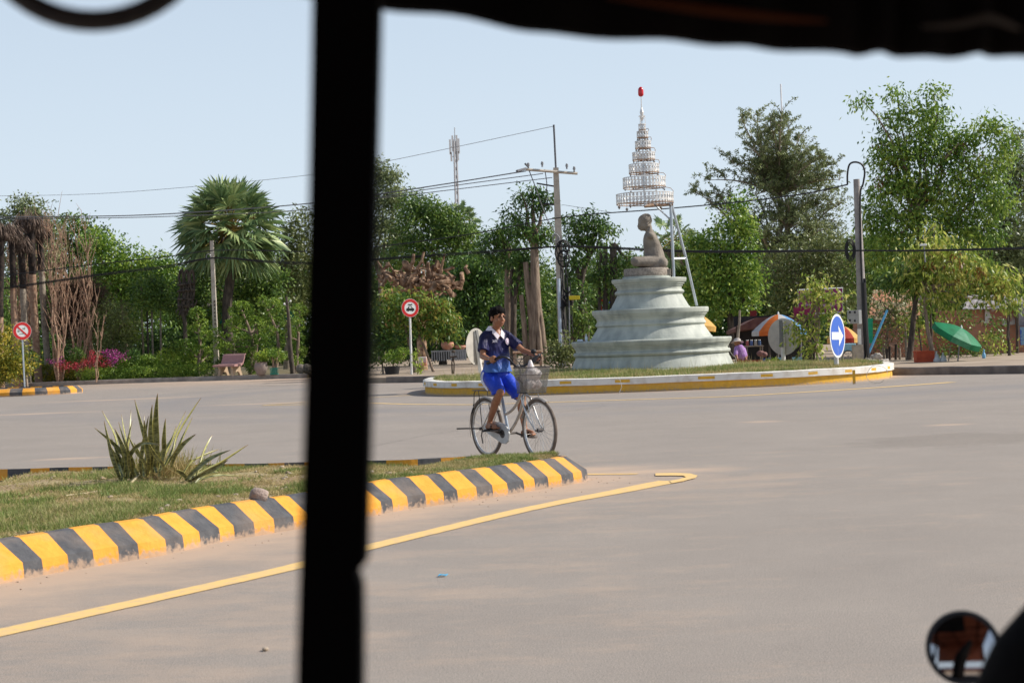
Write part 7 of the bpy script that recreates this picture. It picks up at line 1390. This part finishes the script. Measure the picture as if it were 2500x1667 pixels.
# seated / bending stall keeper in purple
Zp = 47.6; sP = F/Zp
def Q(x, y, dy=0): return at(x, y, Zp+dy)
per = thing('person', 'person bending at the stall in a purple patterned shirt and pale sun hat', 'person', up(1806, 889, Zp, .17))
g = MB(); g.ball(Q(1800, 838), (.085, .095, .105), 14); g.caps(Q(1801, 846), Q(1804, 852), .045, .05); g.caps(Q(1806, 856), Q(1811, 869), .12, .14); g.caps(Q(1799, 854, -.08), Q(1797, 866, -.18), .045, .038); g.caps(Q(1797, 866, -.18), Q(1800, 876, -.26), .036, .028); g.caps(Q(1815, 854, .05), Q(1819, 867, -.05), .045, .036); g.caps(Q(1819, 867, -.05), Q(1821, 876, -.16), .034, .026)
for x, dy in ((1806, -.02), (1814, .04)): g.caps(Q(x, 872, dy), Q(x, 881, dy-.10), .075, .055); g.caps(Q(x, 881, dy-.10), Q(x+1, 889, dy+.02), .05, .038); g.caps(Q(x+1, 889.5, dy+.02), Q(x-1, 890, dy-.12), .034, .028)
for hx, hy, hd_ in ((1800, 877, -.27), (1821, 877, -.17)):
    h0 = Q(hx, hy, hd_); g.ball(h0, (.035, .022, .035), 8)
    for k in range(4): a_ = h0+V((-.024+.016*k, -.004, -.02)); g.caps(a_, a_+V((0, -.012, -.045+.005*abs(k-1.5))), .008, .006)
    g.caps(h0+V((.025, 0, .0)), h0+V((.042, -.01, -.028)), .009, .007)
g.ball(Q(1799, 840, -.09), (.012, .016, .016), 6)
bd_ = g.build('body', m_skin, per, remesh=.011, smoothit=2)
m_pur = pmat('purple_patterned_cloth', (.26, .10, .36), (.42, .28, .52), 22, .8); g = MB(); g.caps(Q(1805, 853), Q(1810, 869), .15, .175); g.caps(Q(1799, 853, -.06), Q(1796, 865, -.16), .07, .06); g.caps(Q(1815, 853, .04), Q(1819, 865, -.04), .07, .06); g.build('shirt', m_pur, per, remesh=.012, smoothit=2)
g = MB(); g.caps(Q(1807, 871), Q(1813, 871), .15, .15); 
for x, dy in ((1806, -.02), (1814, .04)): g.caps(Q(x, 872, dy), Q(x, 882, dy-.08), .095, .075)
g.build('trousers', pmat('brown_cloth', (.16, .07, .04), (.22, .11, .07), 12, .9), per, remesh=.012, smoothit=2)
g = MB(); c = Q(1800, 833); g.lathe([(.18, -.035), (.16, -.02), (.10, .0), (.095, .05), (.07, .075), (.0, .08)], c, 20, axis=Matrix.Rotation(R(-14), 3, 'X')); g.build('sun_hat', pmat('pale_straw_hat', (.42, .38, .36), (.5, .45, .42), 14, .8), per, smooth=True)
g = MB(); g.ball(Q(1801, 841, .02), (.095, .09, .10), 10); g.build('hair', m_hair, per, smooth=True)
# --- huts and brick wall
mbk, t, b = newmat('orange_brick_wall'); N = t.nodes; tcb = N.new('ShaderNodeTexCoord'); mpb = N.new('ShaderNodeMapping'); mpb.inputs['Rotation'].default_value = (math.pi/2, 0, 0); bk = N.new('ShaderNodeTexBrick'); bk.inputs['Scale'].default_value = 3.2; bk.inputs['Color1'].default_value = (.50, .23, .13, 1); bk.inputs['Color2'].default_value = (.42, .18, .10, 1); bk.inputs['Mortar'].default_value = (.30, .22, .17, 1); bk.inputs['Mortar Size'].default_value = .02
t.links.new(tcb.outputs['Object'], mpb.inputs[0]); t.links.new(mpb.outputs[0], bk.inputs['Vector']); n_ = N.new('ShaderNodeTexNoise'); n_.inputs['Scale'].default_value = 2.5; n_.inputs['Detail'].default_value = 6; t.links.new(tcb.outputs['Object'], n_.inputs['Vector']); rb_ = N.new('ShaderNodeMapRange'); rb_.inputs[1].default_value = .5; rb_.inputs[2].default_value = .72; rb_.inputs[4].default_value = .6; t.links.new(n_.outputs['Fac'], rb_.inputs[0]); mxb = N.new('ShaderNodeMixRGB'); mxb.inputs[2].default_value = (.26, .14, .09, 1); t.links.new(rb_.outputs[0], mxb.inputs[0]); t.links.new(bk.outputs[0], mxb.inputs[1]); t.links.new(mxb.outputs[0], b.inputs['Base Color']); b.inputs['Roughness'].default_value = .9
m_rusty = pmat('rusty_mossy_roof', (.36, .16, .09), (.20, .17, .10), 2.2, .9, .4, 12, lo=.42, hi=.6); m_corr = pmat('grey_corrugated_sheet', (.34, .32, .32), (.22, .19, .18), 2.5, .6, metal=.2); m_patchw = pmat('patched_sheet', (.55, .54, .52), (.36, .15, .10), 1.6, .7, lo=.47, hi=.53)
def hut(label, x0_, x1_, ye, yr, Z, dep, roofm, xr0, xr1, extra=None):
    a_, b_ = at(x0_, ye, Z), at(x1_, ye, Z); zt = (a_.z+b_.z)/2; root = thing('brick_hut', label, 'house', ((a_.x+b_.x)/2, Z, .1)); g = MB(); g.box(((a_.x+b_.x)/2, Z+dep/2, (zt-.1)/2), (b_.x-a_.x, dep, zt+.1)); g.build('wall', mbk, root)
    e0, e1 = at(xr0, ye+2, Z-.35), at(xr1, ye+1, Z-.35); t0, t1 = at(xr0+14, yr, Z+dep*.6), at(xr1-10, yr, Z+dep*.6); g = MB(); n = 40; vs = []
    for i in range(n+1):
        q_ = i/n; o_ = .010*math.sin(i*2.2); p, r = e0.lerp(e1, q_), t0.lerp(t1, q_); vs += [p+V((0, 0, o_)), r+V((0, 0, o_)), p+V((0, 0, o_-.02)), r+V((0, 0, o_-.02))]
    g.add(vs, [(4*i, 4*i+4, 4*i+5, 4*i+1) for i in range(n)]+[(4*i+2, 4*i+3, 4*i+7, 4*i+6) for i in range(n)]+[(4*i, 4*i+2, 4*i+6, 4*i+4) for i in range(n)]); g.build('roof', roofm, root)
    return root
h1 = hut('low brick hut with a rusty mossy roof, left of the two', 2128, 2242, 779, 708, 54.5, 3, m_rusty, 2118, 2250)
h2 = hut('low brick hut with grey sheet roof at the right picture edge', 2360, 2560, 752, 720, 55, 4, m_corr, 2350, 2580)
g = MB(); g.prism([at(x, y, 54.9) for x, y in [(2405, 748), (2478, 745), (2478, 792), (2405, 798)]], V((0, .04, 0))); g.build('patched_panel', m_patchw, h2)
g = MB(); g.prism([at(x, y, 54.6) for x, y in [(2480, 742), (2560, 740), (2560, 795), (2482, 796)]], V((0, .04, 0))); g.build('grey_tarpaulin', pmat('grey_tarpaulin', (.17, .16, .17), (.28, .27, .28), 4, .6), h2)
g = MB(); g.prism([at(x, y, 54.4) for x, y in [(2490, 798), (2560, 797), (2560, 842), (2492, 842)]], V((0, .04, 0))); g.build('blue_door', pmat('pale_blue_door', (.20, .34, .46), (.05, .12, .45), 5, .6, lo=.45, hi=.5), h2)
for x in (2462, 2484): g = MB(); g.tube([up(x, 885, 54.2, 0), at(x, 745, 54.2)], .05, 6); g.build('porch_post', m_barkd, h2)
g = MB(); a_, b_ = at(2236, 800, 56), at(2365, 800, 56); g.box(((a_.x+b_.x)/2, 56, .55), (b_.x-a_.x+.3, .15, 1.1)); tag(g.build('brick_wall', mbk), 'low brick yard wall joining the two huts behind the scrub', 'wall')
g = MB(); g.prism([at(x, y, 57.5) for x, y in [(2222, 700), (2282, 704), (2290, 738), (2226, 730)]], V((0, 1.2, .3))); tag(g.build('sheet_roof', m_corr), 'pale grey sheet roof sloping behind the left hut', 'roof')
# --- litter on the road, husk on the kerb
g = MB(); p = gnd(1081, 1407); vs = [p+V((x, y, z)) for x, y, z in [(-.026, -.016, .005), (-.008, -.022, .012), (.018, -.014, .006), (.03, .008, .011), (.012, .02, .006), (-.018, .016, .010)]]; g.prism(vs, V((0, 0, .004))); tag(g.build('litter', pmat('blue_litter', (.05, .42, .70), None, rough=.4)), 'small crumpled bright blue scrap lying on the road', 'litter')
g = MB(); g.ball(gnd(648, 1588)+V((0, 0, .008)), (.015, .02, .009), 10); tag(g.build('pebble', m_deb), 'small pale pebble on the road near the black post', 'stone')
for x, y in ((1395, 1112), (1500, 1180)): pass
c = gnd(629, 1229, .2)+V((0, .10, .045)); ax_ = Matrix.Rotation(R(-72), 3, 'Y') @ Matrix.Rotation(R(10), 3, 'X')
g = MB(); g.lathe([(.001, .072), (.030, .068), (.048, .052), (.056, .026), (.058, -.01), (.052, -.045), (.043, -.056), (.038, -.05), (.044, -.01), (.026, .04), (.001, .05)], c, 28, axis=ax_, cap=False); hk = tag(g.build('coconut_husk', pmat('weathered_husk', (.27, .20, .165), (.40, .32, .28), 14, .9, .8, 50), smooth=True), 'dried brown hollow husk lying on its side on the kerb edge', 'husk')
# ============================================================ THE CARRIAGE THE VIEW IS TAKEN FROM
m_bk = pmat('black_paint', (.0035, .003, .003), None, rough=.9, spec=.05); m_vinyl = pmat('black_vinyl', (.0035, .003, .003), (.008, .006, .005), 8, .9, .3, 12, spec=.08); m_lin = pmat('orange_lining', (.24, .07, .03), (.18, .05, .025), 3, .7)
car = thing('tuk_tuk', 'open motor carriage framing the view: black post, black canopy edge, hanging ring and mirror', 'tuk tuk', (0, .2, 0))
Zc = 1.15; g = MB()
g.prism([at(x, y, Zc) for x, y in [(769, -420), (935, -420), (912, 600), (892, 1378), (884, 1386), (872, 1392), (868, 1402), (874, 1416), (881, 1440), (882, 1560), (878, 2200), (850, 3700), (690, 3700), (724, 1600), (745, 900)]], V((0, .035, 0))); g.build('roof_post', m_bk, car, bevel=.006)
edge = [(-700, -210), (0, -140), (500, -65), (780, -14), (880, 4), (935, 14), (1060, 27), (1180, 45), (1290, 68), (1380, 80), (1500, 86), (1620, 92), (1720, 99), (1800, 106), (1870, 112), (1960, 117), (2060, 124), (2110, 126), (2150, 122), (2190, 127), (2230, 133), (2300, 132), (2360, 131), (2400, 125), (2440, 129), (2500, 133), (2640, 140), (3100, 160)]
ep = catmull([at(x, y, 1.30) for x, y in edge], 3); g = MB(); vs = []
for i, p in enumerate(ep):
    d_ = .006*math.sin(i*.9); vs += [p+V((0, d_, 0)), p+V((0, d_-.012, .02)), V((p.x, 1.285+d_*.5, 1.66)), V((p.x, 1.27, 1.86)), V((p.x, 1.36, 1.88)), V((p.x, 1.33, 1.66)), p+V((0, .03+d_, .02)), p+V((0, .012+d_, -.001))]
n = len(ep); g.add(vs, [(i*8+j, i*8+(j+1) % 8, (i+1)*8+(j+1) % 8, (i+1)*8+j) for i in range(n-1) for j in range(8)]); g.build('canopy_valance', m_vinyl, car, smooth=True)
g = MB(); g.tube(catmull([at(1480, -8, 1.26), at(1600, 8, 1.258), at(1750, 28, 1.256), at(1900, 44, 1.258), at(2020, 52, 1.262)], 5), [.001+.0026*math.sin(math.pi*i/20) for i in range(21)], 8, flat=1); g.build('light_streak', pmat('orange_light_streak', (.07, .02, .006), None, rough=.9, spec=.1), car)  # thin tube coloured like the orange-brown light streaks inside the canopy
g = MB(); g.tube(catmull([at(2250, 66, 1.262), at(2340, 60, 1.256), at(2410, 44, 1.252), at(2460, 60, 1.256), at(2490, 72, 1.262)], 5), [.001+.0022*math.sin(math.pi*i/20) for i in range(21)], 8); g.build('pale_fold', pmat('grey_fold', (.06, .05, .042), None, rough=.9, spec=.1), car)  # pale fold of the canopy drawn as a thin grey tube
g = MB(); g.box((.1, .24, 1.90), (2.3, 2.3, .03)); g.build('roof', m_vinyl, car); g = MB(); g.box((.1, .24, 1.872), (2.2, 2.1, .012)); g.build('roof_lining', m_lin, car)
g = MB(); 
for y in (-.3, .3, .85): g.tube([V((-1., y, 1.85)), V((1.2, y, 1.85))], .016, 8)
for x in (-.6, .15, .9): g.tube([V((x, -.8, 1.835)), V((x, 1.25, 1.835))], .016, 8)
g.build('roof_frame', m_bk, car)
for x, y in ((-1., -.85), (1.2, -.85)): g = MB(); g.tube([V((x, y, .5)), V((x, y, 1.86))], .018, 8); g.build('rear_post', m_bk, car)
g = MB(); g.box((.1, -.87, 1.48), (2.2, .02, .78)); g.build('rear_curtain', m_lin, car)
g = MB(); g.box((.1, .1, .45), (2.2, 2.0, .06)); g.build('floor', m_bk, car); g = MB(); g.box((.1, -.35, .75), (1.9, .5, .12)); g.build('seat', pmat('dark_red_vinyl', (.16, .02, .02)), car, bevel=.03)
for x in (-1.06, 1.26): g = MB(); g.tube([V((x, -.3+.27*math.cos(t_), .28+.27*math.sin(t_))) for t_ in np.linspace(0, 6.283, 33)[:-1]], .05, 8, closed=True); g.build('wheel', m_tyre, car)
# hanging ring
Zr = 1.24; sr = F/Zr; cr = at(228, -246, Zr); ri = .2985*1000/sr; g = MB(); rx = at(228+298, -246, Zr)-cr; rz = at(228, -246-298, Zr)-cr
g.tube([cr+rx*math.cos(t_)+rz*math.sin(t_) for t_ in np.linspace(0, 6.283, 49)[:-1]], .0080, 14, closed=True); rg = g.build('hanging_ring', pmat('dark_brown_plastic', (.020, .017, .016), (.05, .042, .038), 30, .45), car, smooth=True)
g = MB(); g.tube([cr+rz, cr+rz+V((0, 0, 1.84-(cr+rz).z))], .008, 6, flat=.4); g.build('strap', m_vinyl, rg)
# round mirror on its stalk, dark tube in front standing in for the driver's sleeve
Zm = 2.6; cm = at(2352, 1580, Zm); tgt = V((.35, -.3, 1.62)); nr_ = ((C0-cm).normalized()+(tgt-cm).normalized()).normalized(); sx_ = V((0, 0, 1)).cross(nr_).normalized(); sy_ = nr_.cross(sx_)
rr0 = .0525; g = MB(); NR2 = 10; vs = [cm+nr_*.006]
for i in range(1, NR2+1):
    for j in range(40): t_ = 2*math.pi*j/40; q_ = i/NR2*.92; x, y = rr0*q_*math.cos(t_)*1.02, rr0*q_*math.sin(t_); vs.append(cm+sx_*x+sy_*y+nr_*(.006-(x*x+y*y)/(2*.24)))
g.add(vs, [(0, 1+j, 1+(j+1) % 40) for j in range(40)]+[(1+(i-1)*40+j, 1+i*40+j, 1+i*40+(j+1) % 40, 1+(i-1)*40+(j+1) % 40) for i in range(1, NR2) for j in range(40)])
m_mir = pmat('mirror_glass', (.50, .50, .52), None, rough=.03, metal=1.)
Mx = Matrix((sx_, sy_, nr_)).transposed(); gh = MB(); gh.lathe([(rr0*.1, -.03), (rr0*.7, -.024), (rr0*1.0, -.008), (rr0*1.07, .0), (rr0*1.04, .004), (rr0*.93, .004), (rr0*.92, -.006), (rr0*.1, -.008)], cm, 40, axis=Mx); mh = gh.build('mirror_housing', m_rubber, car, smooth=True); g.build('mirror_glass', m_mir, mh, smooth=True)
g = MB(); g.tube(catmull([cm-nr_*.02, cm+V((.06, .03, -.05)), cm+V((.10, .02, -.25)), V((cm.x+.12, Zm-.2, .5))], 4), .007, 8); g.build('mirror_stalk', m_bk, mh)
g = MB(); Zf = 1.75; P = [at(2880, 1180, Zf), at(2740, 1400, Zf), at(2625, 1600, Zf), at(2540, 1790, Zf), at(2480, 2100, Zf), at(2440, 2900, Zf)]; g.tube(catmull(P, 4), [.028+.048*min(1, i/9) for i in range(21)], 18); g.build('dark_sleeve_shape', m_vinyl, car, smooth=True)
